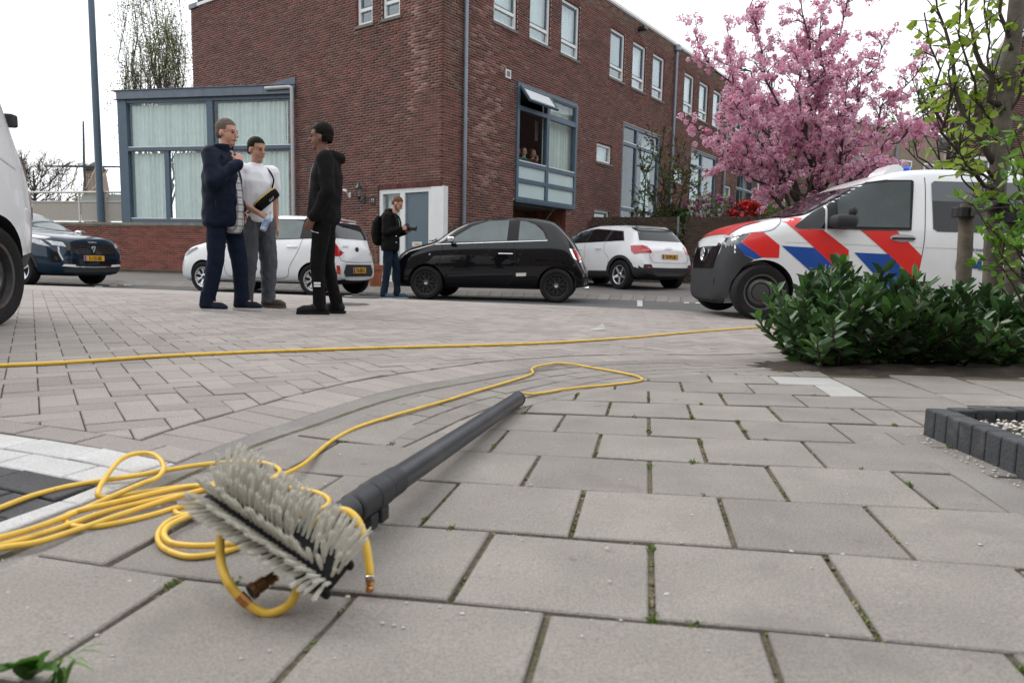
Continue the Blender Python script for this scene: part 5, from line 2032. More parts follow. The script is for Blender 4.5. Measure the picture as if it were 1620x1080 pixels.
class Car:
    def __init__(c, name, label, L, W, top, belt, wid, wr, zb, wheels, r, body_m, tw=0.2, arch=0.055, pick=None, mats=None, soft=2):
        c.L, c.W, c.r = L, W, r
        c.t = thing(name, label, 'van' if 'van' in name else 'car')
        ip = lambda K, d: float(np.interp(d, [k[0] for k in K], [k[1] for k in K]))
        n = 64
        ds = [L*(0.5-0.5*math.cos(math.pi*i/n))*0.55+L*(i/n)*0.45 for i in range(n+1)]
        # smooth the profile
        sm = lambda K, d: sum(ip(K, min(L, max(0, d+o)))*w for o, w in ((-0.08, .2), (-0.04, .2), (0, .2), (0.04, .2), (0.08, .2)))
        secs = []
        for i, d in enumerate(ds):
            w = sm(wid, d)
            if d < 0.25 or d > L-0.25:
                w = ip(wid, d)
            zt = ip(top, d) if (d < 0.2 or d > L-0.2) else sm(top, d)
            b = ip(zb, d)
            be = min(sm(belt, d), zt-0.03)
            rw = min(sm(wr, d), w*0.97)
            gh = max(0.0, zt-be)
            zr = zt-min(0.06, gh*0.35)
            x = L/2-d
            pts = [(0, b), (w*0.80, b), (w*0.965, b+0.07), (w*0.995, b+(be-b)*0.38), (w, b+(be-b)*0.62), (w*0.985, b+(be-b)*0.86), (w*0.95, be),
                   (rw+(w*0.95-rw)*0.5, be+(zr-be)*0.5), (rw, zr), (rw*0.9, zr+(zt-zr)*0.55), (rw*0.6, zt-(zt-zr)*0.12), (0, zt)]
            secs.append([Vector((x, y, z)) for y, z in pts]+[Vector((x, -y, z)) for y, z in pts[-2:0:-1]])
        bm = bmesh.new()
        V = [[bm.verts.new(p) for p in s] for s in secs]
        m = len(secs[0])
        for i in range(n):
            for k in range(m):
                bm.faces.new((V[i][k], V[i][(k+1) % m], V[i+1][(k+1) % m], V[i+1][k]))
        bm.faces.new(V[0][::-1])
        bm.faces.new(V[-1])
        bmesh.ops.recalc_face_normals(bm, faces=bm.faces)
        me = finish(bm, 'body')
        o = bpy.data.objects.new('body', me)
        s = o.modifiers.new('s', 'SUBSURF')
        s.levels = s.render_levels = 1
        me2 = evalmesh(o)
        bm = bmesh.new()
        bm.from_mesh(me2)
        c.bvh = BVHTree.FromBMesh(bm)
        bm.free()
        # wheel arches cut out
        cut = MB()
        for wx in wheels:
            for sd in (-1, 1):
                Mx = Matrix.Translation((wx, sd*(W/2+0.12), r)) @ Matrix.Rotation(rad(90*sd), 4, 'X')
                cut.lathe([(r+arch, 0), (r+arch, 0.12+tw+0.14)], 40, Mx)
        co = cut.build('cutter', None)
        o.modifiers.clear()
        o.data = me2
        bo = o.modifiers.new('b', 'BOOLEAN')
        bo.operation = 'DIFFERENCE'
        bo.object = co
        bo.solver = 'EXACT'
        COL.objects.unlink(co)
        me3 = evalmesh(o, co)
        bpy.data.objects.remove(o)
        bpy.data.objects.remove(co)
        me3.name = 'body'
        me3.materials.clear()
        c.body = obj('body', me3, [body_m, M_well]+list(mats or []), c.t, angle=38)
        mi = []
        for p in me3.polygons:
            q = p.center
            k = 0
            for wx in wheels:
                if math.hypot(q.x-wx, q.z-r) < r+arch+0.004 and p.normal.y*q.y <= 0.35*abs(q.y) and abs(q.y) < W/2+0.02:
                    k = 1
            if k == 0 and pick:
                k = pick(q, p.normal)
            if q.z < ip(zb, L/2-q.x)+0.03 and p.normal.z < -0.5:
                k = 1
            mi.append(k)
        me3.polygons.foreach_set('material_index', mi)
    def hit(c, u, v, axis, fall=None):
        if axis == 'L':
            o, d = Vector((u, 4, v)), Vector((0, -1, 0))
        elif axis == 'R':
            o, d = Vector((u, -4, v)), Vector((0, 1, 0))
        elif axis == 'F':
            o, d = Vector((6, u, v)), Vector((-1, 0, 0))
        elif axis == 'B':
            o, d = Vector((-6, u, v)), Vector((1, 0, 0))
        else:
            o, d = Vector((u, v, 5)), Vector((0, 0, -1))
        h = c.bvh.ray_cast(o, d)
        if h[0] is None:
            p = Vector((u, {'L': .6, 'R': -.6}.get(axis, 0), v)) if axis in 'LR' else (Vector((c.L/2*(1 if axis == 'F' else -1), u, v)) if axis in 'FB' else Vector((u, v, 1)))
            h = c.bvh.find_nearest(p)
        return h[0], h[1], -d
    def panel(c, name, poly, axis, m, eps=0.004, step=0.07, parent=None, thick=0.0, bulge=None):
        """a patch cut to outline poly, laid on the body surface"""
        bm = bmesh.new()
        f = bm.faces.new([bm.verts.new((a, b, 0)) for a, b in poly])
        xs, ys = [p[0] for p in poly], [p[1] for p in poly]
        for lo, hi, no in ((min(xs), max(xs), (1, 0, 0)), (min(ys), max(ys), (0, 1, 0))):
            k = lo+step
            while k < hi-0.3*step:
                bmesh.ops.bisect_plane(bm, geom=bm.verts[:]+bm.edges[:]+bm.faces[:], plane_co=(k if no[0] else 0, k if no[1] else 0, 0), plane_no=no)
                k += step
        bmesh.ops.triangulate(bm, faces=bm.faces[:])
        for v in bm.verts:
            p, nr, out = c.hit(v.co.x, v.co.y, axis)
            nn = nr if nr.dot(out) > 0.25 else out
            v.co = p+nn*eps
        bmesh.ops.recalc_face_normals(bm, faces=bm.faces)
        fn = sum((f.normal for f in bm.faces), Vector())
        if fn.dot(out) < 0:
            bmesh.ops.reverse_faces(bm, faces=bm.faces)
        if thick:
            r = bmesh.ops.solidify(bm, geom=bm.faces[:], thickness=-thick)
        return obj(name, finish(bm, name), m, parent or c.t, angle=50)
    def line(c, name, pts, axis, m=None, w=0.008, eps=0.003, parent=None):
        path = spline([(a, b, 0) for a, b in pts], 6)
        P, Nn = [], []
        for q in path:
            p, nr, out = c.hit(q.x, q.y, axis)
            P.append(p+(nr if nr.dot(out) > 0.2 else out)*eps)
            Nn.append(nr)
        mb = MB()
        vs, fs = [], []
        for i in range(len(P)):
            t = (P[min(i+1, len(P)-1)]-P[max(i-1, 0)]).normalized()
            s = t.cross(Nn[i]).normalized()*w/2
            vs += [P[i]-s, P[i]+s]
        for i in range(len(P)-1):
            fs.append((2*i, 2*i+1, 2*i+3, 2*i+2))
        mb.add(vs, fs)
        return mb.build(name, m or M_seam, parent or c.t)
    def both(c, fn, name, pts, *a, **k):
        fn(name, pts, 'L', *a, **k)
        return fn(name, pts, 'R', *a, **k)
    def wheel(c, x, y, style, tw=0.19, rim=0.66, mat_=None):
        r = c.r
        sd = 1 if y > 0 else -1
        Mx = Matrix.Translation((x, y, r)) @ Matrix.Rotation(rad(-90*sd), 4, 'X')
        rr = r*rim
        b = MB(Mx)
        h = tw/2
        b.lathe([(rr, -h*0.9), (r*0.90, -h), (r*0.985, -h*0.75), (r, -h*0.4), (r, h*0.4), (r*0.985, h*0.75), (r*0.92, h), (r*0.80, h*1.03), (rr+0.004, h*0.86), (rr-0.012, h*0.5)], 36)
        w = b.build('wheel', M_tyre, c.t, angle=35)
        b = MB(Mx)
        mm = mat_ or (M_steel if style == 'steel' else M_alloyb if style == 'black' else M_alloy)
        b.lathe([(rr-0.004, -h*0.5), (rr-0.006, h*0.55), (rr+0.003, h*0.86), (rr-0.016, h*0.82), (rr-0.022, h*0.45), (rr-0.03, -h*0.3)], 36)
        if style == 'steel':
            b.lathe([(rr-0.02, h*0.35), (rr*0.86, h*0.30), (rr*0.72, h*0.52), (rr*0.56, h*0.62), (rr*0.50, h*0.42), (0.02, h*0.42), (0.0, h*0.42)], 36)
        else:
            ns = {'five': 5, 'seven': 8, 'multi': 7, 'black': 8}[style]
            for k in range(ns):
                a = 2*math.pi*k/ns+0.3
                ca, sa = math.cos(a), math.sin(a)
                def P(rad_, off, hh):
                    return (rad_*ca-off*sa, rad_*sa+off*ca, hh)
                w0, w1 = (0.034, 0.024) if style == 'five' else (0.018, 0.012)
                if style in ('five', 'seven', 'multi'):
                    b.add([P(0.03, -w0, h*.62), P(0.03, w0, h*.62), P(rr-.015, w1, h*.75), P(rr-.015, -w1, h*.75), P(0.03, -w0, h*.2), P(0.03, w0, h*.2), P(rr-.015, w1, h*.3), P(rr-.015, -w1, h*.3)],
                          [(0, 1, 2, 3), (0, 3, 7, 4), (1, 5, 6, 2)])
                    if style == 'multi':
                        for s in (-1, 1):
                            b.add([P(rr*.45, -w1*.5, h*.66), P(rr*.45, w1*.5, h*.66), P(rr-.015, s*.05+w1*.7, h*.74), P(rr-.015, s*.05-w1*.7, h*.74)], [(0, 1, 2, 3)])
                else:
                    b.add([P(0.03, -.016, h*.62), P(0.03, .016, h*.62), P(rr*.55, .012, h*.68), P(rr*.55, -.012, h*.68)], [(0, 1, 2, 3)])
                    for s in (-1, 1):
                        b.add([P(rr*.52, -.012, h*.68), P(rr*.52, .012, h*.68), P(rr-.012, s*.062+.012, h*.76), P(rr-.012, s*.062-.012, h*.76)], [(0, 1, 2, 3)])
            b.lathe([(0.055, h*.3), (0.055, h*.66), (0.045, h*.72), (0.0, h*.72)], 16)
        rm = b.build('rim', mm, w, angle=35)
        b = MB(Mx)
        b.lathe([(rr-0.02, h*.05), (0.0, h*.05)], 30)
        b.build('brake_backing', M_well if style != 'five' else M_gunmetal, w)
        if style == 'steel':
            b = MB(Mx)
            for k in range(14):
                a = 2*math.pi*k/14
                b.lathe([(0.017, h*.47), (0.0, h*.475)], 8, Matrix.Translation((rr*.795*math.cos(a), rr*.795*math.sin(a), 0.004)))
            b.build('vent_holes', M_well, w)
            b = MB(Mx)
            b.lathe([(rr*.50, h*.44), (rr*.48, h*.55), (rr*.2, h*.62), (0.0, h*.62)], 24)
            hc = b.build('hub_cap', mat('hub_cap_grey', (0.045, 0.047, 0.05), rough=0.5), w, angle=40)
        elif style in ('five', 'multi', 'black', 'seven'):
            b = MB(Mx)
            b.lathe([(0.032, h*.73), (0.030, h*.76), (0.0, h*.765)], 16)
            b.build('hub_cap', M_chrome if style == 'black' else M_dark, w)
        return w
    def plate(c, y, z, axis, txt, w=0.5, h=0.11, eps=0.02, tilt=0):
        p, nr, out = c.hit(y, z, axis)
        sg = 1 if axis == 'F' else -1
        X = p.x+sg*eps
        M = Matrix(((0, 0, sg, X), (sg, 0, 0, y), (0, 1, 0, z), (0, 0, 0, 1)))   # local x to the right as read, y up, z out
        b = MB(M)
        b.bbox(-w/2, w/2, -h/2, h/2, -0.012, 0.004, 0.003)
        pl = b.build('number_plate', M_plate, c.t)
        b = MB(M)
        b.box(-w/2+0.004, -w/2+0.048, -h/2+0.004, h/2-0.004, 0.0045, 0.0055)
        b.build('country_band', M_plblue, pl)
        text('registration', txt, h*0.92, M_ink, pl, M @ Matrix.Translation((0.02, -0.004, 0.0055)), sx=0.82, bold=0.0025)
        return pl, M
    def place(c, p_mid, az, side, half_track, axle_mid, z):
        """p_mid: ground point midway between the two visible wheels; side +1 when those are the left wheels"""
        h = azv(az)
        left = Vector((-h.y, h.x, 0))
        o = Vector((p_mid[0], p_mid[1], 0))-left*(side*half_track)-h*axle_mid
        c.t.location = (o.x, o.y, z)
        c.t.rotation_euler = (0, 0, math.atan2(h.y, h.x))
def rect2(a0, a1, b0, b1):
    return [(a0, b0), (a1, b0), (a1, b1), (a0, b1)]
def ell(cx, cy, rx, ry, n=20):
    return [(cx+rx*math.cos(2*math.pi*k/n), cy+ry*math.sin(2*math.pi*k/n)) for k in range(n)]
def mirror_(c, x, y, z, m, m2=None, s=1.0, name='door_mirror'):
    b = MB()
    b.bbox(x-0.06*s, x+0.10*s, y, y+math.copysign(0.19, y)*s, z-0.06*s, z+0.075*s, 0.035*s) if y > 0 else b.bbox(x-0.06*s, x+0.10*s, y-0.19*s, y, z-0.06*s, z+0.075*s, 0.035*s)
    w = b.build(name, m, c.t, angle=50)
    b = MB()
    b.tube([(x, y-math.copysign(0.08, y), z-0.07), (x, y+math.copysign(0.06, y), z-0.04)], 0.022, 8)
    b.build('stalk', m2 or M_dark, w)
    return w
def handle_(c, x, z, m, sd='L', l=0.2):
    p, nr, out = c.hit(x, z, sd)
    b = MB()
    y = p.y
    s = 1 if sd == 'L' else -1
    b.tube(spline([(x+l/2, y, z), (x+l/2-0.02, y+s*0.03, z), (x, y+s*0.036, z), (x-l/2+0.02, y+s*0.03, z), (x-l/2, y, z)], 4), 0.013, 8)
    return b.build('door_handle', m, c.t, smooth=True)

# ---------------- small black hatchback
def fiat():
    c = Car('black_hatchback', 'small glossy black two-door hatchback with black wheels parked at the kerb', 3.55, 1.63,
            [(0, .52), (.04, .66), (.16, .82), (.42, .94), (.83, 1.03), (1.13, 1.26), (1.43, 1.41), (1.8, 1.475), (2.14, 1.49), (2.6, 1.475), (2.95, 1.41), (3.15, 1.22), (3.3, 1.04), (3.44, .80), (3.52, .62), (3.55, .5)],
            [(0, .45), (.3, .80), (.83, .96), (1.5, 1.0), (2.9, 1.03), (3.2, 1.0), (3.55, .45)],
            [(0, .50), (.06, .62), (.2, .73), (.5, .795), (.9, .81), (2.6, .815), (3.0, .80), (3.3, .745), (3.48, .66), (3.55, .5)],
            [(0, .40), (.3, .6), (.83, .66), (1.13, .60), (1.43, .55), (2.5, .53), (2.95, .54), (3.3, .62), (3.55, .4)],
            [(0, .24), (.2, .2), (3.2, .21), (3.5, .28), (3.55, .32)], (1.05, -1.25), 0.292, M_pblack, tw=0.19, arch=0.045)
    X = lambda u: 1.775-(u-280)*3.55/1195
    Z = lambda v, u=800: (905+(u-460)*0.021-v)/336*0.955
    Q = lambda pts: [(X(u), Z(v, u)) for u, v in pts]
    for s in 'LR':
        c.panel('window_trim', Q([(585, 566), (1245, 549), (1232, 505), (1195, 455), (1130, 422), (1020, 408), (880, 412), (770, 445), (680, 510)]), s, M_seam, 0.002)
        c.panel('window', Q([(640, 556), (1003, 548), (1005, 420), (890, 424), (790, 455), (705, 512)]), s, M_cglass2 if s == 'L' else M_cglass, 0.005)
        c.panel('window', Q([(1070, 546), (1234, 542), (1210, 492), (1160, 448), (1110, 428), (1070, 424)]), s, M_cglass2, 0.005)
        c.line('chrome_strip', Q([(575, 568), (800, 560), (1240, 547)]), s, M_chrome, 0.012, 0.006)
        c.line('door_gap', Q([(1030, 412), (1048, 560), (1056, 700), (1045, 770), (990, 812), (800, 818), (640, 812), (612, 760), (610, 640), (625, 570)]), s)
        c.line('side_crease', Q([(620, 602), (1000, 600), (1340, 592)]), s, M_seam, 0.004)
        c.line('side_moulding', Q([(652, 760), (850, 753), (1040, 747)]), s, M_dark, 0.022, 0.006)
        c.panel('side_badge', Q([(1063, 742), (1123, 740), (1120, 760), (1063, 762)]), s, M_chrome, 0.006)
        c.panel('tail_lamp', Q([(1365, 596), (1398, 598), (1446, 668), (1425, 680), (1392, 652)]), s, M_chrome, 0.004, 0.03)
        c.panel('tail_lamp_lens', Q([(1384, 605), (1400, 608), (1440, 662), (1425, 670), (1402, 645)]), s, M_red_lamp, 0.012, 0.03)
        c.panel('headlight', [(x, z) for x, z in ell(X(318), Z(648), 0.085, 0.10)], s, M_clear_lamp, 0.01, 0.03)
        c.panel('fog_light', ell(X(302), Z(714), 0.05, 0.052), s, M_clear_lamp, 0.01, 0.03)
        c.panel('sill', Q([(600, 818), (1170, 822), (1170, 850), (600, 845)]), s, M_dark, 0.006)
        c.panel('indicator', ell(X(546), Z(634), .018, .018, 10), s, M_clear_lamp, 0.006, 0.02)
    p = MB(); p.sphere((X(1290)-0.0, 0, 0), 0.001)
    mirror_(c, X(685), 0.80, 1.05, M_chrome, M_pblack, 0.72)
    mirror_(c, X(685), -0.80, 1.05, M_chrome, M_pblack, 0.72)
    handle_(c, X(1000), Z(622), M_chrome, 'L', 0.25)
    c.panel('windscreen', [(X(600), -.55), (X(770), -.47), (X(770), .47), (X(600), .55)], 'T', M_cglass, 0.004)
    c.panel('rear_window', [(-.52, 1.05), (.52, 1.05), (.44, 1.36), (-.44, 1.36)], 'B', M_cglass, 0.006)
    c.panel('rear_reflector', [(.45, .45), (.66, .45), (.66, .52), (.45, .52)], 'B', M_chrome, 0.01)
    c.line('bonnet_gap', [(X(560), .66), (X(450), .62), (X(350), .5)], 'T')
    b = MB()
    b.tube([(X(1205), 0.1, 1.44), (X(1280)+0.0, 0.1, 1.74)], [0.006, 0.002], 5)
    b.build('antenna', M_black, c.t)
    b = MB()
    for k in range(2):
        b.tube([(X(500)-0.02*k, 0.1+k*0.3, 1.04), (X(560), 0.45-k*0.5, 1.075)], 0.008, 5)
    b.build('wiper', M_black, c.t)
    b = MB()
    b.tube([(-1.73, 0.42, 0.26), (-1.80, 0.42, 0.26)], 0.028, 10)
    b.build('exhaust', M_chrome, c.t)
    for x in (1.05, -1.25):
        for y in (0.725, -0.725):
            c.wheel(x, y, 'black', 0.19, 0.70)
    c.place((-0.39, 12.06), -82.5, 1, 0.72, -0.10, ZROAD)
fiat()

# ---------------- white city car
def kia():
    c = Car('white_city_car', 'small white five-door city car parked behind the three standing men', 3.595, 1.595,
            [(0, .55), (.05, .72), (.25, .88), (.78, 1.0), (1.05, 1.2), (1.4, 1.40), (1.8, 1.47), (2.3, 1.485), (2.9, 1.465), (3.3, 1.40), (3.38, 1.33), (3.46, 1.08), (3.54, .9), (3.595, .6)],
            [(0, .5), (.3, .82), (.78, .92), (1.5, .95), (3.0, 1.02), (3.4, 1.0), (3.595, .5)],
            [(0, .5), (.06, .62), (.2, .72), (.5, .78), (.9, .795), (2.8, .797), (3.3, .77), (3.5, .71), (3.595, .60)],
            [(0, .4), (.3, .58), (.78, .64), (1.1, .60), (1.5, .55), (2.8, .54), (3.3, .55), (3.46, .60), (3.595, .45)],
            [(0, .22), (.2, .18), (3.3, .2), (3.595, .28)], (1.1, -1.3), 0.288, M_pwhite, tw=0.18, arch=0.04)
    for s in 'LR':
        c.panel('window_trim', [(0.92, .955), (-1.42, 1.035), (-1.25, 1.30), (-1.05, 1.385), (0.0, 1.40), (.35, 1.37), (.62, 1.20)], s, M_seam, 0.002)
        c.panel('window', [(0.72, .985), (-.18, 1.01), (-.18, 1.375), (.28, 1.36), (.52, 1.20)], s, M_cglass, 0.005)
        c.panel('window', [(-.27, 1.01), (-1.02, 1.03), (-1.00, 1.345), (-.80, 1.375), (-.27, 1.38)], s, M_cglass2, 0.005)
        c.line('door_gap', [(-.23, 1.0), (-.26, .6), (-.22, .32)], s)
        c.line('door_gap', [(-1.08, 1.03), (-1.0, .8), (-.82, .52), (-.72, .32), (-.2, .30), (.5, .31), (.62, .6), (.68, .95)], s)
        c.panel('tail_lamp', [(-1.50, 1.00), (-1.63, 1.02), (-1.78, .74), (-1.60, .70), (-1.55, .80)], s, M_red_lamp, 0.008, 0.04)
        c.panel('headlight', [(1.66, .66), (1.50, .78), (1.25, .86), (1.22, .82), (1.48, .70)], s, M_lampdark, 0.006, 0.04)
        c.panel('sill', [(.7, .20), (-.9, .20), (-.9, .25), (.7, .25)], s, M_dark, 0.005)
        handle_(c, -.88, .88, M_pwhite, s, 0.2)
        handle_(c, .02, .87, M_pwhite, s, 0.2)
    c.panel('windscreen', [(.98, -.57), (.45, -.48), (.45, .48), (.98, .57)], 'T', M_cglass, 0.004)
    c.panel('rear_window', [(-.60, 1.05), (.60, 1.05), (.52, 1.34), (-.52, 1.34)], 'B', M_cglass, 0.008)
    c.panel('spoiler', [(-.52, 1.37), (.52, 1.37), (.50, 1.42), (-.50, 1.42)], 'B', M_pwhite, 0.03, 0.05, thick=0.02)
    c.panel('brake_lamp', [(-.12, 1.355), (.12, 1.355), (.12, 1.375), (-.12, 1.375)], 'B', M_red_lamp, 0.012, 0.05)
    c.panel('bumper_recess', [(-.48, .36), (.48, .36), (.54, .44), (.46, .58), (-.46, .58), (-.54, .44)], 'B', M_dark, 0.008)
    for sy in (-1, 1):
        c.panel('reflector', [(sy*.62, .40), (sy*.68, .42), (sy*.68, .56), (sy*.63, .56)], 'B', M_red_lamp, 0.01, 0.04)
    c.line('tailgate_gap', [(-.62, 1.04), (-.60, .72), (-.52, .64), (0, .62), (.52, .64), (.60, .72), (.62, 1.04)], 'B')
    c.plate(0, .47, 'B', 'TS-187-Z', w=0.46, eps=0.018)
    p, nr, out = c.hit(0, .86, 'B')
    Mb = Matrix(((0, 0, -1, p.x-0.006), (-1, 0, 0, 0), (0, 1, 0, .86), (0, 0, 0, 1)))
    b = MB(Mb)
    b.lathe([(0.045, 0), (0.045, 0.006), (0.036, 0.007)], 18, Matrix.Diagonal((1.35, 1, 1, 1)))
    b.build('emblem', M_dark, c.t)
    text('model_lettering', 'picanto', 0.075, M_chrome, c.t, Mb @ Matrix.Translation((-0.40, 0.05, 0.0)), bold=0.001)
    for y in (.79, -.79):
        mirror_(c, .55, y, 1.0, M_pwhite, None, 0.75)
    for x in (1.1, -1.3):
        for y in (.71, -.71):
            c.wheel(x, y, 'multi', 0.175, 0.66)
    c.place((-4.75, 12.85), -73, 1, 0.71, -0.10, ZROAD)
kia()

# ---------------- white compact SUV
def audi():
    dk = lambda q, n: 2 if (q.z < 0.42 + (0.10 if q.x < -1.75 else 0)) else 0
    c = Car('white_compact_suv', 'white compact SUV seen from behind with dark lower cladding', 4.19, 1.79,
            [(0, .6), (.05, .82), (.3, .98), (1.1, 1.08), (1.4, 1.26), (1.75, 1.42), (2.3, 1.505), (3.0, 1.495), (3.5, 1.43), (3.72, 1.36), (3.85, 1.14), (4.0, 1.0), (4.12, .92), (4.19, .6)],
            [(0, .55), (.3, .9), (1.1, 1.0), (2.0, 1.03), (3.4, 1.06), (3.9, 1.0), (4.19, .55)],
            [(0, .55), (.06, .70), (.25, .82), (.6, .885), (1, .895), (3.2, .895), (3.8, .865), (4.05, .80), (4.19, .68)],
            [(0, .5), (.3, .7), (1.1, .75), (1.4, .68), (1.8, .62), (3.0, .60), (3.72, .60), (3.95, .72), (4.19, .5)],
            [(0, .25), (.2, .21), (3.8, .23), (4.19, .33)], (1.225, -1.375), 0.335, M_pwhite, tw=0.21, arch=0.05, pick=dk, mats=[M_dark])
    for s in 'LR':
        c.panel('window_trim', [(.98, 1.05), (-1.42, 1.10), (-1.22, 1.33), (-.3, 1.41), (.2, 1.385), (.55, 1.27)], s, M_seam, 0.002)
        c.panel('window', [(.72, 1.075), (-.05, 1.085), (-.1, 1.385), (.2, 1.36), (.48, 1.26)], s, M_cglass, 0.005)
        c.panel('window', [(-.12, 1.085), (-.74, 1.095), (-.80, 1.355), (-.17, 1.39)], s, M_priv, 0.005)
        c.panel('window', [(-.85, 1.10), (-1.36, 1.115), (-1.20, 1.31), (-.90, 1.345)], s, M_priv, 0.005)
        c.line('door_gap', [(-.08, 1.06), (-.12, .7), (-.1, .42)], s)
        c.line('door_gap', [(-.80, 1.08), (-.84, .85), (-1.0, .7), (-.95, .42)], s)
        c.panel('tail_lamp', [(-1.66, .99), (-1.95, 1.0), (-2.07, .84), (-1.80, .80), (-1.72, .86)], s, M_red_lamp, 0.008, 0.04)
        handle_(c, -.62, .93, M_pwhite, s)
        handle_(c, .10, .92, M_pwhite, s)
        for wx in (1.225, -1.375):
            cl = [(wx+(0.335+.048)*math.cos(a), .335+(0.335+.048)*math.sin(a)) for a in np.linspace(0.08, math.pi-0.08, 17)]
            cl += [(wx+(0.335+.125)*math.cos(a), .335+(0.335+.115)*math.sin(a)) for a in np.linspace(math.pi-0.08, 0.08, 17)]
            c.panel('arch_cladding', cl, s, M_dark, 0.006, 0.06)
    c.panel('rear_window', [(-.66, 1.11), (.66, 1.11), (.56, 1.33), (-.56, 1.33)], 'B', M_cglass, 0.006)
    c.panel('spoiler', [(-.58, 1.34), (.58, 1.34), (.56, 1.39), (-.56, 1.39)], 'B', M_priv, 0.04, 0.05, thick=0.02)
    for sy in (-1, 1):
        c.panel('tail_lamp', [(sy*.52, .84), (sy*.80, .84), (sy*.76, .99), (sy*.56, .98)][::sy], 'B', M_red_lamp, 0.01, 0.05)
        c.panel('lamp_light_bar', [(sy*.58, .885), (sy*.70, .885), (sy*.70, .90), (sy*.58, .90)][::sy], 'B', M_clear_lamp, 0.014, 0.05)
        c.panel('fog_recess', [(sy*.50, .44), (sy*.74, .46), (sy*.74, .58), (sy*.58, .58)][::sy], 'B', M_dark, 0.008, 0.05)
        c.panel('reflector', [(sy*.58, .50), (sy*.70, .51), (sy*.70, .535), (sy*.58, .525)][::sy], 'B', M_red_lamp, 0.014, 0.05)
    c.line('tailgate_gap', [(-.60, .98), (-.56, .66), (-.3, .62), (.3, .62), (.56, .66), (.60, .98)], 'B')
    pl, Mp = c.plate(0, .755, 'B', 'R-591-JK', eps=0.02)
    p, nr, out = c.hit(0, .925, 'B')
    Mb = Matrix(((0, 0, -1, p.x-0.008), (-1, 0, 0, 0), (0, 1, 0, .93), (0, 0, 0, 1)))
    b = MB(Mb)
    for k in range(4):
        cx = (k-1.5)*0.05
        pts = [(cx+.033*math.cos(a), .033*math.sin(a), 0.004) for a in np.linspace(0, 2*math.pi, 17)]
        b.tube(pts, 0.0055, 5, caps=False)
    b.build('ring_emblem', M_chrome, c.t)
    c.panel('bumper_trim', [(-.5, .40), (.5, .40), (.42, .33), (-.42, .33)], 'B', mat('bumper_grey', (0.06, 0.06, 0.062), rough=.5), 0.01)
    for y in (.88, -.88):
        mirror_(c, .72, y, 1.07, M_dark, None, 0.9)
    for x in (1.225, -1.375):
        for y in (.79, -.79):
            c.wheel(x, y, 'five', 0.21, 0.64)
    h = azv(-33)
    left = Vector((-h.y, h.x, 0))
    p = at(983, 458, 15.7)
    mid = Vector((p.x, p.y, 0))+h*1.3
    c.place((mid.x, mid.y), -33, 1, 0.79, -0.075, zpave(p.x, p.y)-0.005)
audi()

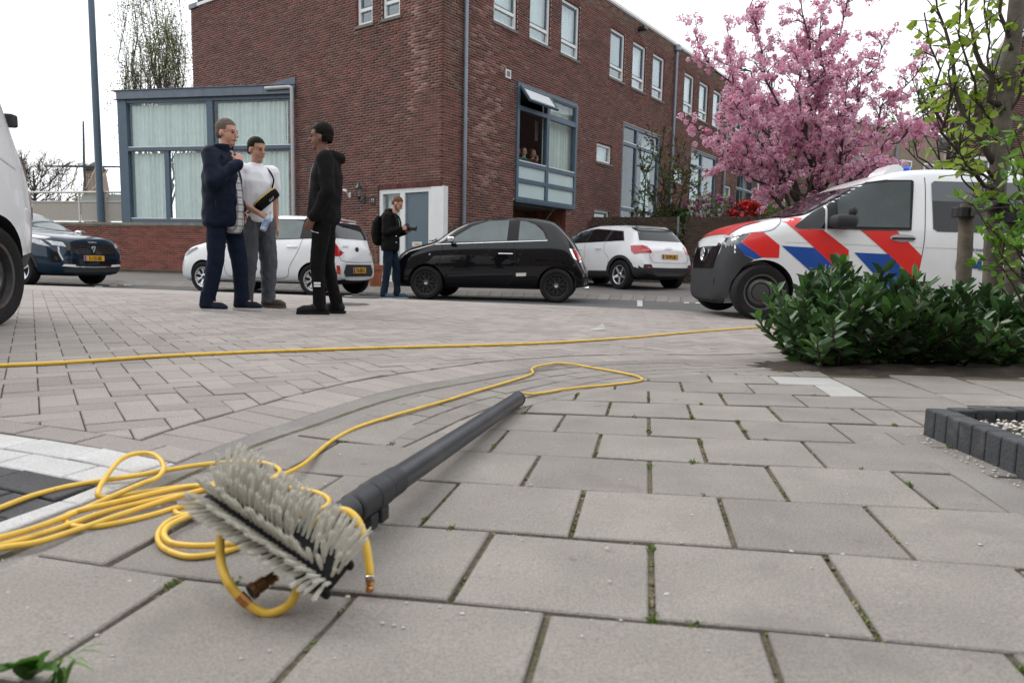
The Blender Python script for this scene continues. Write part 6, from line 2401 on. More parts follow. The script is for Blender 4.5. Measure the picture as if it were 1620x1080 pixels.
# ---------------- petrol blue SUV
def peugeot():
    c = Car('blue_suv', 'dark petrol blue SUV facing right at the left behind the white van', 4.45, 1.84,
            [(0, .68), (.03, .88), (.12, .99), (.4, 1.05), (1.2, 1.14), (1.6, 1.36), (2.0, 1.55), (2.5, 1.62), (3.6, 1.58), (4.0, 1.46), (4.25, 1.15), (4.4, .95), (4.45, .6)],
            [(0, .6), (.2, .9), (1.2, 1.05), (2.0, 1.07), (3.6, 1.12), (4.2, 1.05), (4.45, .55)],
            [(0, .62), (.05, .76), (.18, .86), (.5, .91), (1, .92), (3.6, .92), (4.2, .88), (4.45, .7)],
            [(0, .55), (.3, .74), (1.2, .78), (1.6, .71), (2.0, .64), (3.6, .62), (4.1, .66), (4.45, .5)],
            [(0, .26), (.2, .21), (4.0, .22), (4.45, .32)], (1.315, -1.36), 0.355, M_pblue, tw=0.22, arch=0.05)
    for s in 'LR':
        c.panel('window_trim', [(1.0, 1.10), (-1.5, 1.15), (-1.2, 1.42), (-.2, 1.5), (.15, 1.47), (.55, 1.33)], s, M_priv, 0.003)
        c.panel('window', [(.75, 1.12), (-.1, 1.13), (-.1, 1.46), (.15, 1.44), (.48, 1.32)], s, M_cglass, 0.006)
        c.panel('headlight', [(2.05, .80), (1.85, .92), (1.45, .99), (1.42, .95), (1.8, .84)], s, M_clear_lamp, 0.006, 0.04)
        c.panel('arch_cladding', [(1.315+(.355+.045)*math.cos(a), .355+(.355+.045)*math.sin(a)) for a in np.linspace(.1, math.pi-.1, 15)]+[(1.315+(.355+.11)*math.cos(a), .355+(.355+.10)*math.sin(a)) for a in np.linspace(math.pi-.1, .1, 15)], s, M_dark, 0.006, 0.06)
        c.line('door_gap', [(.85, 1.08), (.80, .7), (.78, .35)], s)
    c.panel('windscreen', [(1.0, -.66), (.32, -.56), (.32, .56), (1.0, .66)], 'T', M_cglass2, 0.004)
    c.panel('grille', [(-.55, .66), (.55, .66), (.64, .78), (.58, .88), (-.58, .88), (-.64, .78)], 'F', M_priv, 0.008)
    for k in range(5):
        for sy in (-1, 1):
            c.line('grille_bar', [(sy*.05, .685+k*.042), (sy*.3, .69+k*.042), (sy*.54, .70+k*.04)], 'F', mat('chrome_dark', (.3, .3, .32), rough=.25, metal=.9), 0.008, 0.014)
    for sy in (-1, 1):
        c.panel('headlight', [(sy*.60, .80), (sy*.80, .83), (sy*.82, .92), (sy*.62, .89)][::sy], 'F', M_clear_lamp, 0.01, 0.05)
        c.line('day_light', [(sy*.72, .80), (sy*.74, .68), (sy*.70, .54)], 'F', M_clear_lamp, 0.03, 0.012)
        c.panel('air_intake', [(sy*.70, .50), (sy*.84, .50), (sy*.84, .70), (sy*.76, .72)][::sy], 'F', M_priv, 0.008, 0.05)
        c.panel('skid_light', [(sy*.42, .40), (sy*.72, .42), (sy*.68, .46), (sy*.45, .45)][::sy], 'F', M_pwhite, 0.014, 0.05)
    c.panel('lower_grille', [(-.55, .46), (.55, .46), (.62, .57), (-.62, .57)], 'F', M_priv, 0.008)
    c.panel('skid_plate', [(-.66, .30), (.66, .30), (.70, .385), (-.70, .385)], 'F', M_dark, 0.01)
    c.line('skid_chrome', [(-.44, .41), (0, .40), (.44, .41)], 'F', M_chrome, 0.022, 0.014)
    p, nr, out = c.hit(0, .77, 'F')
    Mb = Matrix(((0, 0, 1, p.x+0.02), (1, 0, 0, 0), (0, 1, 0, .775), (0, 0, 0, 1)))
    b = MB(Mb)
    b.prism([(-.045, .06, 0), (.045, .06, 0), (.05, .02, 0), (0, -.075, 0), (-.05, .02, 0)][::-1], (0, 0, .008))
    b.build('shield_emblem', M_chrome, c.t)
    b = MB(Mb)
    b.tube([(-.02, -.04, .012), (-.01, 0, .012), (.005, .035, .012), (.028, .03, .012)], 0.007, 5)
    b.tube([(-.01, 0, .012), (.028, -.005, .012)], 0.006, 5)
    b.build('emblem_figure', M_dark, c.t)
    text('bonnet_lettering', 'PEUGEOT', 0.05, M_chrome, c.t, Mb @ Matrix.Translation((0, 0.135, -0.01)))
    c.plate(0, .585, 'F', 'S-132-BB', eps=0.025)
    for y in (.9, -.9):
        mirror_(c, .82, y, 1.12, M_alloy, None, 1.0)
    for x in (1.315, -1.36):
        for y in (.80, -.80):
            c.wheel(x, y, 'five', 0.22, 0.66)
    h = azv(105)
    p = at(40, 450, 13.9)
    mid = Vector((p.x, p.y, 0))-h*1.34
    c.place((mid.x, mid.y), 105, -1, 0.80, -0.02, ZROAD+0.005)
peugeot()

# ---------------- police van
def police():
    L = 4.61
    def pk(q, n):
        d = L/2-q.x
        if q.z < 0.95-0.20*min(1, d/0.5) and d < 0.18:
            return 2
        if q.z < 0.27:
            return 2
        return 0
    c = Car('police_van', 'white police van with red and blue diagonal stripes behind the hedge', L, 1.93,
            [(0, .50), (.03, .76), (.08, .96), (.14, 1.05), (.34, 1.17), (.67, 1.26), (1.03, 1.31), (1.47, 1.56), (1.92, 1.80), (2.27, 1.885), (2.57, 1.905), (3.37, 1.91), (4.4, 1.89), (4.55, 1.72), (4.61, .8)],
            [(0, .45), (.1, .86), (.28, 1.05), (.77, 1.16), (1.17, 1.17), (4.45, 1.19), (4.61, .7)],
            [(0, .50), (.03, .64), (.1, .77), (.22, .88), (.47, .955), (.87, .965), (4.45, .965), (4.61, .86)],
            [(0, .45), (.2, .76), (.97, .84), (1.47, .80), (1.97, .76), (2.67, .76), (4.45, .76), (4.61, .7)],
            [(0, .22), (.1, .16), (.4, .19), (4.4, .24), (4.61, .4)], (1.805, -1.395), 0.338, M_pwhite, tw=0.22, arch=0.055, pick=pk, mats=[M_dark])
    X = lambda px: 4.825-(px-810)*0.007677
    Z = lambda py: (512.5-py)/130.25
    P = lambda pts: [(X(a), Z(b)) for a, b in pts]
    r4 = lambda pts: P([(1080+a/4.32, 270+b/4.32) for a, b in pts])
    z7 = lambda pts: P([(1060+a/2.843, 240+b/2.843) for a, b in pts])
    st = 0.06
    for s in 'LR':
        c.panel('bumper_cover', r4([(68, 640), (130, 520), (165, 600), (285, 560), (365, 535), (410, 608), (470, 636), (400, 690), (345, 790), (325, 905), (230, 890), (90, 850), (55, 830), (85, 800)]), s, M_dark, 0.004, 0.06)
        c.panel('headlight', r4([(135, 610), (175, 540), (215, 505), (330, 470), (445, 458), (385, 520), (285, 560), (175, 605)]), s, M_lampdark, 0.008, 0.05)
        c.panel('headlight_reflector', r4([(185, 575), (225, 540), (288, 512), (280, 548), (205, 590)]), s, M_clear_lamp, 0.013, 0.04)
        c.panel('day_light', r4([(215, 510), (330, 474), (440, 462), (330, 490), (225, 520)]), s, M_clear_lamp, 0.014, 0.04)
        c.panel('fog_light', P([(a, b) for a, b in [(1080+(168+32*math.cos(t))/4.32, 270+(798+32*math.sin(t))/4.32) for t in np.linspace(0, 2*math.pi, 16, endpoint=False)]]), s, M_priv, 0.008, 0.04)
        c.panel('red_stripe', r4([(390, 520), (455, 455), (525, 450), (633, 538), (632, 622), (520, 622)]), s, M_pred, 0.005, st)
        c.panel('blue_stripe', r4([(360, 535), (388, 521), (520, 622), (475, 634), (410, 606)]), s, M_pblu, 0.005, st)
        c.panel('red_stripe', r4([(662, 372), (672, 345), (800, 348), (745, 402), (745, 425), (920, 427), (1100, 560), (1106, 690), (1060, 716)]), s, M_pred, 0.005, st)
        c.panel('blue_stripe', r4([(645, 540), (868, 550), (1085, 735), (1085, 830), (1010, 838)]), s, M_pblu, 0.005, st)
        c.panel('red_stripe', z7([(832, 364), (992, 364), (1108, 473), (1094, 592), (1052, 548)]), s, M_pred, 0.005, st)
        c.panel('blue_stripe', z7([(806, 464), (962, 468), (1090, 592), (1086, 640), (985, 640)]), s, M_pblu, 0.005, st)
        c.panel('quarter_window', z7([(540, 352), (605, 308), (684, 262), (672, 362), (552, 364)]), s, M_priv, 0.016, .04)
        c.panel('window_trim', z7([(680, 364), (700, 240), (760, 195), (860, 152), (960, 138), (1072, 136), (1079, 142), (1056, 362)]), s, M_seam, 0.018, .04)
        c.panel('window', z7([(728, 352), (738, 246), (775, 208), (868, 164), (965, 147), (1064, 144), (1046, 352)]), s, mat('van_glass', (0.020, 0.030, 0.030), rough=0.03, spec=0.45, col2=(0.045, 0.06, 0.06), scale=3), 0.024, .04)
        c.panel('window', z7([(1160, 148), (1172, 138), (1440, 138), (1600, 138), (1660, 140), (1660, 366), (1175, 364), (1156, 352)]), s, M_priv, 0.006, 0.12)
        c.line('window_band', z7([(1158, 228), (1400, 230), (1655, 232)]), s, mat('band_grey', (0.055, 0.062, 0.075), rough=.3), 0.01, 0.008)
        c.panel('window_tint_band', z7([(1160, 148), (1172, 138), (1660, 140), (1660, 230), (1158, 228)]), s, mat('tint_grey', (0.045, 0.052, 0.064), rough=.06, spec=.8), 0.008, 0.12)
        c.line('door_gap', z7([(1132, 120), (1130, 200), (1118, 380), (1105, 500), (1090, 620), (1070, 700)]), s)
        c.line('door_gap', z7([(690, 250), (668, 370), (655, 470), (650, 580), (660, 680)]), s)
        c.line('bonnet_gap', r4([(440, 457), (570, 440), (640, 390), (668, 345)]), s)
        c.line('body_crease', z7([(500, 425), (800, 430), (1110, 436), (1600, 440)]), s, mat('crease_grey', (.5, .5, .51), rough=.3), 0.006)
        c.panel('handle_recess', P([(1060+(1020+58*math.cos(t))/2.843, 240+(396+17*math.sin(t))/2.843) for t in np.linspace(0, 2*math.pi, 18, endpoint=False)]), s, mat('recess_grey', (.42, .42, .43), rough=.4), 0.006, 0.05)
    c.panel('bonnet_stripe', [(L/2-.52, -.72), (L/2-.16, -.62), (L/2-.16, .62), (L/2-.52, .72)], 'T', M_pred, 0.010, 0.03)
    c.panel('windscreen', [(X(1236), -.78), (X(1350), -.70), (X(1350), .70), (X(1236), .78)], 'T', M_cglass, 0.02, .04)
    c.panel('grille', [(-.5, .62), (.5, .62), (.56, .9), (-.56, .9)], 'F', M_priv, 0.01)
    handle_(c, X(1419.5), Z(380), M_black, 'L', 0.26)
    p, nr, out = c.hit(0, .80, 'F')
    b = MB(Matrix.Translation((p.x+.015, 0, .80)) @ Matrix.Rotation(rad(90), 4, 'Y'))
    b.lathe([(.085, 0), (.095, .01), (.095, .02), (.08, .02), (.075, .008)], 20)
    for k in range(3):
        a = rad(180+120*k)
        b.tube([(0, 0, .014), (.08*math.cos(a), .08*math.sin(a), .014)], [.014, .004], 5)
    b.build('star_emblem', M_chrome, c.t)
    for y in (.93, -.93):
        b = MB()
        s = 1 if y > 0 else -1
        b.bbox(X(1336)-0.0, X(1300), *(sorted((y, y+s*0.24))), Z(366), Z(346), 0.055)
        mr = b.build('door_mirror', M_dark, c.t, angle=60)
        b = MB()
        b.sphere((X(1329), y+s*0.16, Z(341)), 0.055, 12, 8, sc=(.9, .9, 1.1))
        b.build('blind_spot_mirror', M_dark, mr, smooth=True)
    # roof beacon: white shell with blue lens
    xb = X(1395)
    b = MB()
    b.prism([(.08, .2, 1.84), (.02, .2, 1.93), (-.07, .2, 2.0), (-.14, .2, 2.0), (-.2, .2, 1.95), (-.2, .2, 1.85)], (0, -.4, 0))
    lb = b.build('beacon_shell', M_pwhite, c.t)
    b = MB()
    b.lathe([(0.095, 0), (0.1, 0.06), (0.09, 0.085), (0, .088)], 18, Matrix.Translation((-.31, 0, 1.91)))
    b.build('beacon_lens', mat('beacon_blue', (0.01, 0.10, 0.55), rough=0.15, coat=1.0), c.t, angle=40)
    # side lettering
    def side_text(name, body, px, py, size, m, sx=1.0, bold=0.0):
        p, nr, out = c.hit(X(px), Z(py), 'L')
        M = Matrix(((-1, 0, 0, X(px)), (0, 0, 1, p.y+0.007), (0, 1, 0, Z(py)), (0, 0, 0, 1)))
        return text(name, body, size, m, c.t, M, sx=sx, bold=bold)
    for ch, px in (('P', 1509), ('L', 1545), ('I', 1556), ('T', 1569), ('I', 1582), ('E', 1597)):
        side_text('letter', ch, px, 420, 0.145, M_pblu, 1.1, 0.006)
    side_text('motto', '« waakzaam en dienstbaar »', 1562, 395, 0.068, mat('motto_grey', (.10, .13, .24), rough=.4), 1.15)
    p, nr, out = c.hit(X(1532), Z(414), 'L')
    b = MB(Matrix.Translation((X(1534), p.y+0.006, Z(417))))
    b.prism([(-.05, 0, -.055), (.05, 0, -.055), (.05, 0, .03), (-.02, 0, .055), (-.05, 0, .03)][::-1], (0, .002, 0))
    b.build('emblem', M_pblu, c.t)
    b = MB(Matrix.Translation((X(1536), p.y+0.009, Z(412))))
    b.prism([(-.02, 0, 0), (.03, 0, -.02), (.035, 0, .0), (.0, 0, .035)][::-1], (0, .002, 0))
    b.build('emblem_flame', mat('emblem_gold', (.5, .28, .08), rough=.4), c.t)
    p, nr, out = c.hit(X(1370), Z(361), 'L')
    M = Matrix(((-1, 0, 0, X(1371)), (0, 0, 1, p.y+0.011), (0, 1, 0, Z(362)), (0, 0, 0, 1)))
    text('window_lettering', 'POLITIE', 0.05, mat('hi_vis_green', (.25, .75, .12), rough=.5), c.t, M)
    for x in (1.805, -1.395):
        for y in (.845, -.845):
            c.wheel(x, y, 'steel', 0.22, 0.64)
    c.place((3.02+1.6, 8.45), -90, 1, 0.845, 0.205, gz(3.1, 8.5)+0.0)
police()

# ---------------- white panel van at the left edge
def white_van():
    L = 4.95
    pk = lambda q, n: 2 if q.z < 0.52 and (q.x < -1.9 or q.z < 0.30) else 0
    c = Car('white_panel_van', 'rear corner of a white panel van at the left edge', L, 1.92,
            [(0, .6), (.1, .9), (.6, 1.2), (1.2, 1.35), (1.9, 1.8), (2.3, 1.93), (3.5, 1.94), (4.45, 1.93), (4.62, 1.86), (4.80, 1.45), (4.90, 1.1), (4.95, .7)],
            [(0, .55), (.6, 1.05), (1.2, 1.15), (4.5, 1.2), (4.8, 1.1), (4.95, .6)],
            [(0, .65), (.2, .85), (.8, .95), (4.3, .955), (4.6, .925), (4.8, .85), (4.95, .68)],
            [(0, .5), (1.2, .85), (2.0, .78), (4.3, .77), (4.7, .70), (4.95, .55)],
            [(0, .2), (4.4, .22), (4.95, .34)], (1.6, -1.68), 0.335, M_pwhite, tw=0.22, arch=0.06, pick=pk, mats=[M_dark])
    for s in 'LR':
        c.panel('tail_lamp', [(-2.22, 1.18), (-2.36, 1.16), (-2.37, .98), (-2.28, 1.0)], s, M_red_lamp, 0.012, 0.03)
        c.panel('tail_lamp', [(-2.28, .94), (-2.40, .92), (-2.43, .70), (-2.33, .72)], s, M_red_lamp, 0.012, 0.03)
        c.line('body_crease', [(-2.0, 1.05), (-1.5, 1.15), (-.5, 1.16)], s, mat('crease_grey', (.5, .5, .51), rough=.3), 0.012)
        c.line('panel_recess', [(-1.95, 1.32), (-1.80, 1.5), (-1.5, 1.58), (-.5, 1.6)], s, mat('crease_grey', (.5, .5, .51), rough=.3), 0.02)
        b = MB()
        sg = 1 if s == 'L' else -1
        p, nr, out = c.hit(-2.17, 1.42, s)
        b.bbox(-2.24, -2.16, *(sorted((p.y-0.02*sg, p.y+0.05*sg))), 1.36, 1.45, 0.015)
        b.build('door_hinge', M_dark, c.t)
    for x in (1.6, -1.68):
        for y in (.835, -.835):
            c.wheel(x, y, 'steel', 0.22, 0.66)
    h = azv(172)
    p = Vector((-3.40, 4.47, 0))
    mid = p+h*1.64
    c.place((mid.x, mid.y), 172, 1, 0.90, -0.04, gz(-3.4, 4.45)+0.0)
white_van()
# ================================================================== FOREGROUND: BRUSH, POLE, HOSES, PLANTER
M_hose = mat('hose_yellow', (0.74, 0.47, 0.06), rough=0.38, var=0.12, scale=30, spec=0.45, stain=(14, (0.30, 0.17, 0.03), 0.62, 0.85))
M_brass = mat('brass', (0.50, 0.24, 0.09), rough=0.3, metal=0.9, var=0.2, scale=60)
M_polem = mat('pole_carbon', (0.035, 0.040, 0.046), rough=0.34, var=0.25, scale=9, spec=0.5, stain=(6, (0.085, 0.088, 0.09), 0.58, 0.85))
M_polec = mat('pole_tape', (0.020, 0.021, 0.024), rough=0.5, var=0.2, scale=20)
M_blueclip = mat('clip_blue', (0.012, 0.016, 0.11), rough=0.4)
HR = 0.0056
def ghose(pts, r, name, label, n=7, bias=0.0):
    P = []
    for k, p in enumerate(pts):
        dz = r+(p[2] if len(p) > 2 else 0)
        P.append(G(p[0], p[1], dz))
    path = spline(P, n)
    for q in path:
        g = gz(q.x, q.y)+r*0.95
        if q.z < g:
            q.z = g
    b = MB()
    b.tube(path, r, 10)
    return tag(b.build(name, M_hose, smooth=True), label, 'hose')
ghose([(-60, 581), (0, 578), (60, 575.5), (130, 571.5), (260, 563), (400, 556.5), (520, 552.5), (640, 549), (760, 546), (860, 542.5), (940, 538), (1010, 533), (1080, 526.5), (1150, 521), (1205, 517), (1260, 511), (1330, 505)],
      0.0088, 'supply_hose', 'taut yellow hose running across the brick junction to the hedge')
a, b_, c_ = 0.0, 0.010, 0.020
ghose([(829, 622, 0.012), (845, 623), (870, 619.5), (900, 614.5), (960, 609), (1003, 604), (1016, 600), (1005, 594), (975, 588), (935, 581), (905, 576), (880, 574.5), (862, 577, 0.006), (848, 580), (841, 584), (843, 589), (832, 595), (800, 605), (755, 618),
       (700, 635), (640, 652), (590, 667), (555, 680), (525, 697), (505, 713), (480, 734, b_), (442, 753, c_), (400, 764, c_), (330, 775, b_), (250, 789, b_), (170, 808, b_), (90, 836, a), (20, 857, a), (-50, 870, a), (-100, 855), (-90, 832), (-40, 818),
       (0, 803), (60, 781), (130, 765), (221, 751, b_), (316, 735, a), (395, 730, a), (432, 736, a), (443, 747, a), (425, 756, b_), (380, 761, b_), (320, 767, a), (260, 773, a), (200, 783, a), (160, 786, b_), (156, 775, c_), (168, 754, c_), (188, 729, 0.03), (211, 718, 0.03),
       (237, 717, 0.03), (252, 725, 0.03), (259, 740, 0.025), (249, 755, c_), (221, 766, c_), (175, 786, c_), (130, 806, b_), (60, 833, b_), (0, 850, b_), (-60, 866, b_), (-120, 870), (-130, 890), (-60, 886), (0, 867), (60, 857), (118, 839), (190, 814, b_), (245, 796, b_),
       (300, 780, c_), (345, 769, c_), (372, 774, b_), (345, 790, b_), (300, 797, a), (237, 815, a), (174, 829, a), (130, 833, a), (107, 828, a), (103, 817, a), (120, 809, b_), (166, 798, c_), (277, 773, c_), (330, 768, 0.03), (356, 779, c_), (325, 793, c_), (290, 801, b_), (278, 807, a), (284, 813, a),
       (310, 812, a), (300, 813, b_), (268, 824, a), (251, 842, a), (254, 861, a), (275, 874, a), (303, 880, a), (345, 875, a), (385, 862, a), (425, 846, a), (428, 836, b_), (405, 846, b_), (370, 858, b_), (324, 863, b_), (278, 860, b_), (261, 850, b_), (262, 836, b_), (282, 823, b_), (318, 810, b_), (365, 797, b_), (400, 783, a),
       (434, 772, a), (474, 773, a), (508, 781, a), (521, 792, a), (512, 803, a), (490, 809, a), (462, 816, a)],
      HR, 'coiled_hose', 'thin yellow hose lying in loose coils beside the brush')

# ---------------- pole
pf = at(820, 625.5, 2.62)
pf.z = gz(pf.x, pf.y)+0.029
pn = at(556, 806, 1.20)
pd = (pn-pf).normalized()
pole = thing('telescopic_pole', 'dark grey telescopic cleaning pole lying on the pavement tiles', 'pole', (pf+pn)/2-Vector((0, 0, 0.04)))
Ltot = (pn-pf).length
def along_pole(t): return pf+pd*(t*Ltot)
b = MB()
ts = [0, 0.86]
b.tube([along_pole(t) for t in np.linspace(0, 0.87, 12)], 0.0275, 24)
b.build('tube', M_polem, pole, world=True, angle=50)
for t0, t1, r, m in ((0.0, 0.016, 0.0295, M_polec), (0.855, 0.905, 0.0300, M_polec), (0.903, 0.95, 0.0312, M_polec), (0.947, 1.0, 0.029, M_polec)):
    b = MB()
    q = [along_pole(t0), along_pole(t0+0.003), along_pole(t1-0.003), along_pole(t1)]
    b.tube(q, [r-0.004, r, r, r-0.004], 24)
    b.build('collar' if t0 > 0 else 'end_cap', m, pole, world=True, angle=40)
b = MB()
pe = along_pole(0.0)-pd*0.0005
b.lathe([(0.0225, 0), (0.0, 0.0005)], 20, Matrix.Translation(pe) @ (-pd).to_track_quat('Z', 'Y').to_matrix().to_4x4())
b.build('bore', M_well, pole, world=True)
for t in (0.93, 0.965):
    p = along_pole(t)
    sdv = pd.cross(Vector((0, 0, 1))).normalized()*-1
    b = MB()
    M = Matrix.Translation(p+Vector((0, 0, -0.036))+sdv*0.012) @ pd.to_track_quat('X', 'Z').to_matrix().to_4x4()
    b.bbox(-0.018, 0.018, -0.012, 0.012, -0.016, 0.014, 0.004, R=M)
    cl = b.build('clamp', M_polec, pole, world=True)
    b = MB()
    b.bbox(-0.014, 0.014, -0.03, -0.008, -0.012, 0.0, 0.004, R=M)
    b.build('clamp_lever', M_blueclip, cl, world=True)

# ---------------- brush head
A3, B3 = at(336, 775, 1.03), at(532, 908, 0.95)
C3 = (A3+B3)/2
D3 = (B3-A3).normalized()
vw = (CP-C3).normalized()
pr = (CR*0.62+CU*0.78)
N3 = (vw*0.92+pr*0.30)
N3 = (N3-D3*N3.dot(D3)).normalized()
W3 = D3.cross(N3)            # across the brush
if W3.dot(pr) < 0:
    W3 = -W3
brush = thing('brush_head', 'grey bristle brush head of the cleaning pole, propped off the tiles', 'brush', C3-Vector((0, 0, 0.1)))
BLn = (B3-A3).length
MS = Matrix((D3, W3, N3)).transposed().to_4x4()
MS.translation = C3
b = MB()
b.bbox(-BLn/2-0.006, BLn/2+0.004, -0.024, 0.026, -0.022, 0.0, 0.008, R=MS)
for s in (-1, 1):
    b.bbox(-BLn/2-0.008, BLn/2+0.008, s*0.026-0.006, s*0.026+0.006, -0.024, -0.004, 0.005, R=MS)
b.build('stock', mat('stock_black', (.006, .006, .007), rough=.5, spec=.2), brush, world=True, angle=40)
M_brist = mat('bristle_grey', (0.76, 0.74, 0.67), rough=0.7, var=0.08, scale=60, spec=.3, island=0.08)
rng = random.Random(21)
def tuft_mesh(k, n=22, L=0.054):
    b = MB()
    rr = random.Random(k)
    for j in range(n):
        a = 2*math.pi*j/n+rr.random()
        r0 = 0.0021*math.sqrt(rr.random())
        o = Vector((r0*math.cos(a), r0*math.sin(a), 0))
        sp = rr.uniform(0.0, 0.045)
        e = o+Vector((math.cos(a)*sp*L, math.sin(a)*sp*L, L*rr.uniform(0.88, 1.05)))
        mid = o.lerp(e, 0.55)+Vector((rr.gauss(0, .0006), rr.gauss(0, .0006), 0))
        b.tube([o, mid, e], [0.00065, 0.0006, 0.0004], 4)
    me = b.mesh('bristle_tuft')
    me.materials.append(M_brist)
    return me
tms = [tuft_mesh(k) for k in range(5)]
rows = [(-0.022, -44, 0.85), (-0.014, -25, 0.92), (-0.005, -4, 1.0), (0.004, 12, 1.0), (0.012, 24, 1.03), (0.019, 36, 1.07), (0.026, 48, 1.1)]
for ri, (off, ang, ls) in enumerate(rows):
    for k in range(27):
        u = (k+0.5)/27
        if ri in (3, 4) and 0.64 < u < 0.76 and rng.random() < 0.8:
            continue
        if ri in (3, 4, 2) and u > 0.8 and rng.random() < 0.5:
            continue
        x = -BLn/2+BLn*u+(0.5 if ri % 2 else 0)*BLn/27
        a = rad(ang+rng.gauss(0, 2))
        end = max(0, abs(u-0.5)-0.38)*2.6*(1 if u > 0.5 else -1)
        dl = Vector((end+rng.gauss(0, 0.04), math.sin(a), math.cos(a))).normalized()
        o = bpy.data.objects.new('bristle_tuft', tms[rng.randrange(5)])
        COL.objects.link(o)
        o.parent = brush
        q = dl.to_track_quat('Z', 'Y').to_matrix().to_4x4()
        s = ls*rng.uniform(0.94, 1.05)
        o.matrix_basis = gm(brush).inverted() @ MS @ Matrix.Translation((x, off, -0.002)) @ q @ Matrix.Diagonal((0.95, 0.95, s, 1))
# bracket, socket and brass fitting
b = MB()
b.bbox(-0.035, 0.05, -0.024, 0.024, -0.06, -0.020, 0.01, R=MS)
b.bbox(-0.085, -0.045, -0.035, 0.010, -0.05, -0.018, 0.008, R=MS)
bk = b.build('bracket', M_polec, brush, world=True, angle=40)
sk = MS @ Vector((0.0, 0.0, -0.05))
b = MB()
b.tube([sk, sk.lerp(pn, 0.5)+Vector((0, 0, 0.004)), pn+pd*0.002], [0.016, 0.019, 0.026], 14)
b.build('socket', M_polec, brush, world=True, angle=50)
b = MB()
p0, p1 = at(442, 905, 1.0), at(396, 936, 0.965)
dd = (p1-p0).normalized()
b.tube([p0, p0.lerp(p1, .45), p0.lerp(p1, .5), p0.lerp(p1, .8), p0.lerp(p1, .85), p1], [0.008, 0.008, 0.0105, 0.0105, 0.013, 0.013], 12)
b.build('brass_nozzle', mat('brass_dark', (0.14, 0.075, 0.035), rough=0.4, metal=0.8), brush, world=True, angle=40)
b = MB()
b.lathe([(0.0095, 0), (0, 0.0004)], 12, Matrix.Translation(p1+dd*0.0004) @ dd.to_track_quat('Z', 'Y').to_matrix().to_4x4())
b.build('nozzle_bore', M_well, brush, world=True)
b = MB()
b.tube(spline([at(*q) for q in ((360, 800, 1.06), (349, 845, 1.0), (350, 890, .97), (362, 922, .95), (384, 948, .945), (418, 969, .945), (450, 961, .945), (466, 942, .95), (473, 918, .98), (478, 890, 1.02))], 6), 0.0066, 10)
b.build('hose_loop', M_hose, brush, world=True, smooth=True)
b = MB()
q0, q1 = at(378, 941, .944), at(392, 955, .944)
b.tube([q0, q0.lerp(q1, .5), q1], 0.0085, 10)
b.build('hose_clip', M_brass, brush, world=True)
b = MB()
b.tube(spline([at(*q) for q in ((470, 850, 1.08), (494, 830, 1.08), (520, 812, 1.07), (545, 807, 1.06), (565, 822, 1.045), (577, 853, 1.03), (583, 885, 1.015), (585.5, 910, 1.005))], 6), 0.0066, 10)
b.build('hose_tail', M_hose, brush, world=True, smooth=True)
b = MB()
e0, e1 = at(585.5, 909, 1.006), at(584.5, 937, .998)
de = (e1-e0).normalized()
ME = Matrix.Translation(e0) @ de.to_track_quat('Z', 'Y').to_matrix().to_4x4()
hl = (e1-e0).length
b.lathe([(0.0075, 0.25*hl), (0.0075, 0.35*hl), (0.006, 0.40*hl), (0.0066, 0.55*hl), (0.0045, 0.62*hl), (0.0062, 0.72*hl), (0.0062, 0.88*hl), (0.004, hl), (0, hl)], 14, ME)
b.build('brass_coupling', M_brass, brush, world=True, angle=40)
b = MB()
b.lathe([(0.0080, 0.0), (0.0086, 0.02*hl), (0.0086, 0.2*hl), (0.0080, 0.22*hl)], 14, ME)
b.build('hose_ring', M_chrome, brush, world=True, angle=40)

# ---------------- planter edged with dark blocks
M_pal = mat('palisade_block', (0.05, 0.053, 0.058), rough=0.85, var=0.2, scale=14, bump=0.4, bscale=90, island=0.12, stain=(9, (0.13, 0.125, 0.115), 0.56, 0.85))
pg = thing('planter_edging', 'low square planter edged with dark concrete blocks on the pavement', 'planter', (PLC.x, PLC.y, gz(PLC.x, PLC.y)))
def pal(p, t, w, h, dep):
    n = Vector((-t.y, t.x))
    if n.dot(Vector((1, -0.6))) < 0:
        n = -n
    z = gz(p.x, p.y)
    R = Matrix(((t.x, n.x, 0, p.x), (t.y, n.y, 0, p.y), (0, 0, 1, z), (0, 0, 0, 1)))
    b = MB()
    b.bbox(0.0015, w-0.0015, 0, dep, -0.03, h+rnd.uniform(-0.002, 0.002), 0.006, R=R)
    b.build('edging_block', M_pal, pg, world=True)
for k in range(13):
    pal(PLC+PL1*(0.066*k), PL1, 0.066, 0.084, 0.065)
for k in range(15):
    pal(PLC+PL2*(0.0665+0.066*k), PL2, 0.066, 0.084, 0.05)
b = MB()
q = [PLC+PL1*0.05+PL2*0.05, PLC+PL1*1.0+PL2*0.05, PLC+PL1*1.0+PL2*1.2, PLC+PL1*0.05+PL2*1.2]
b.add([(p.x, p.y, gz(p.x, p.y)+0.045) for p in q], [(0, 1, 2, 3)])
b.build('planter_soil', M_soil, pg, world=True)
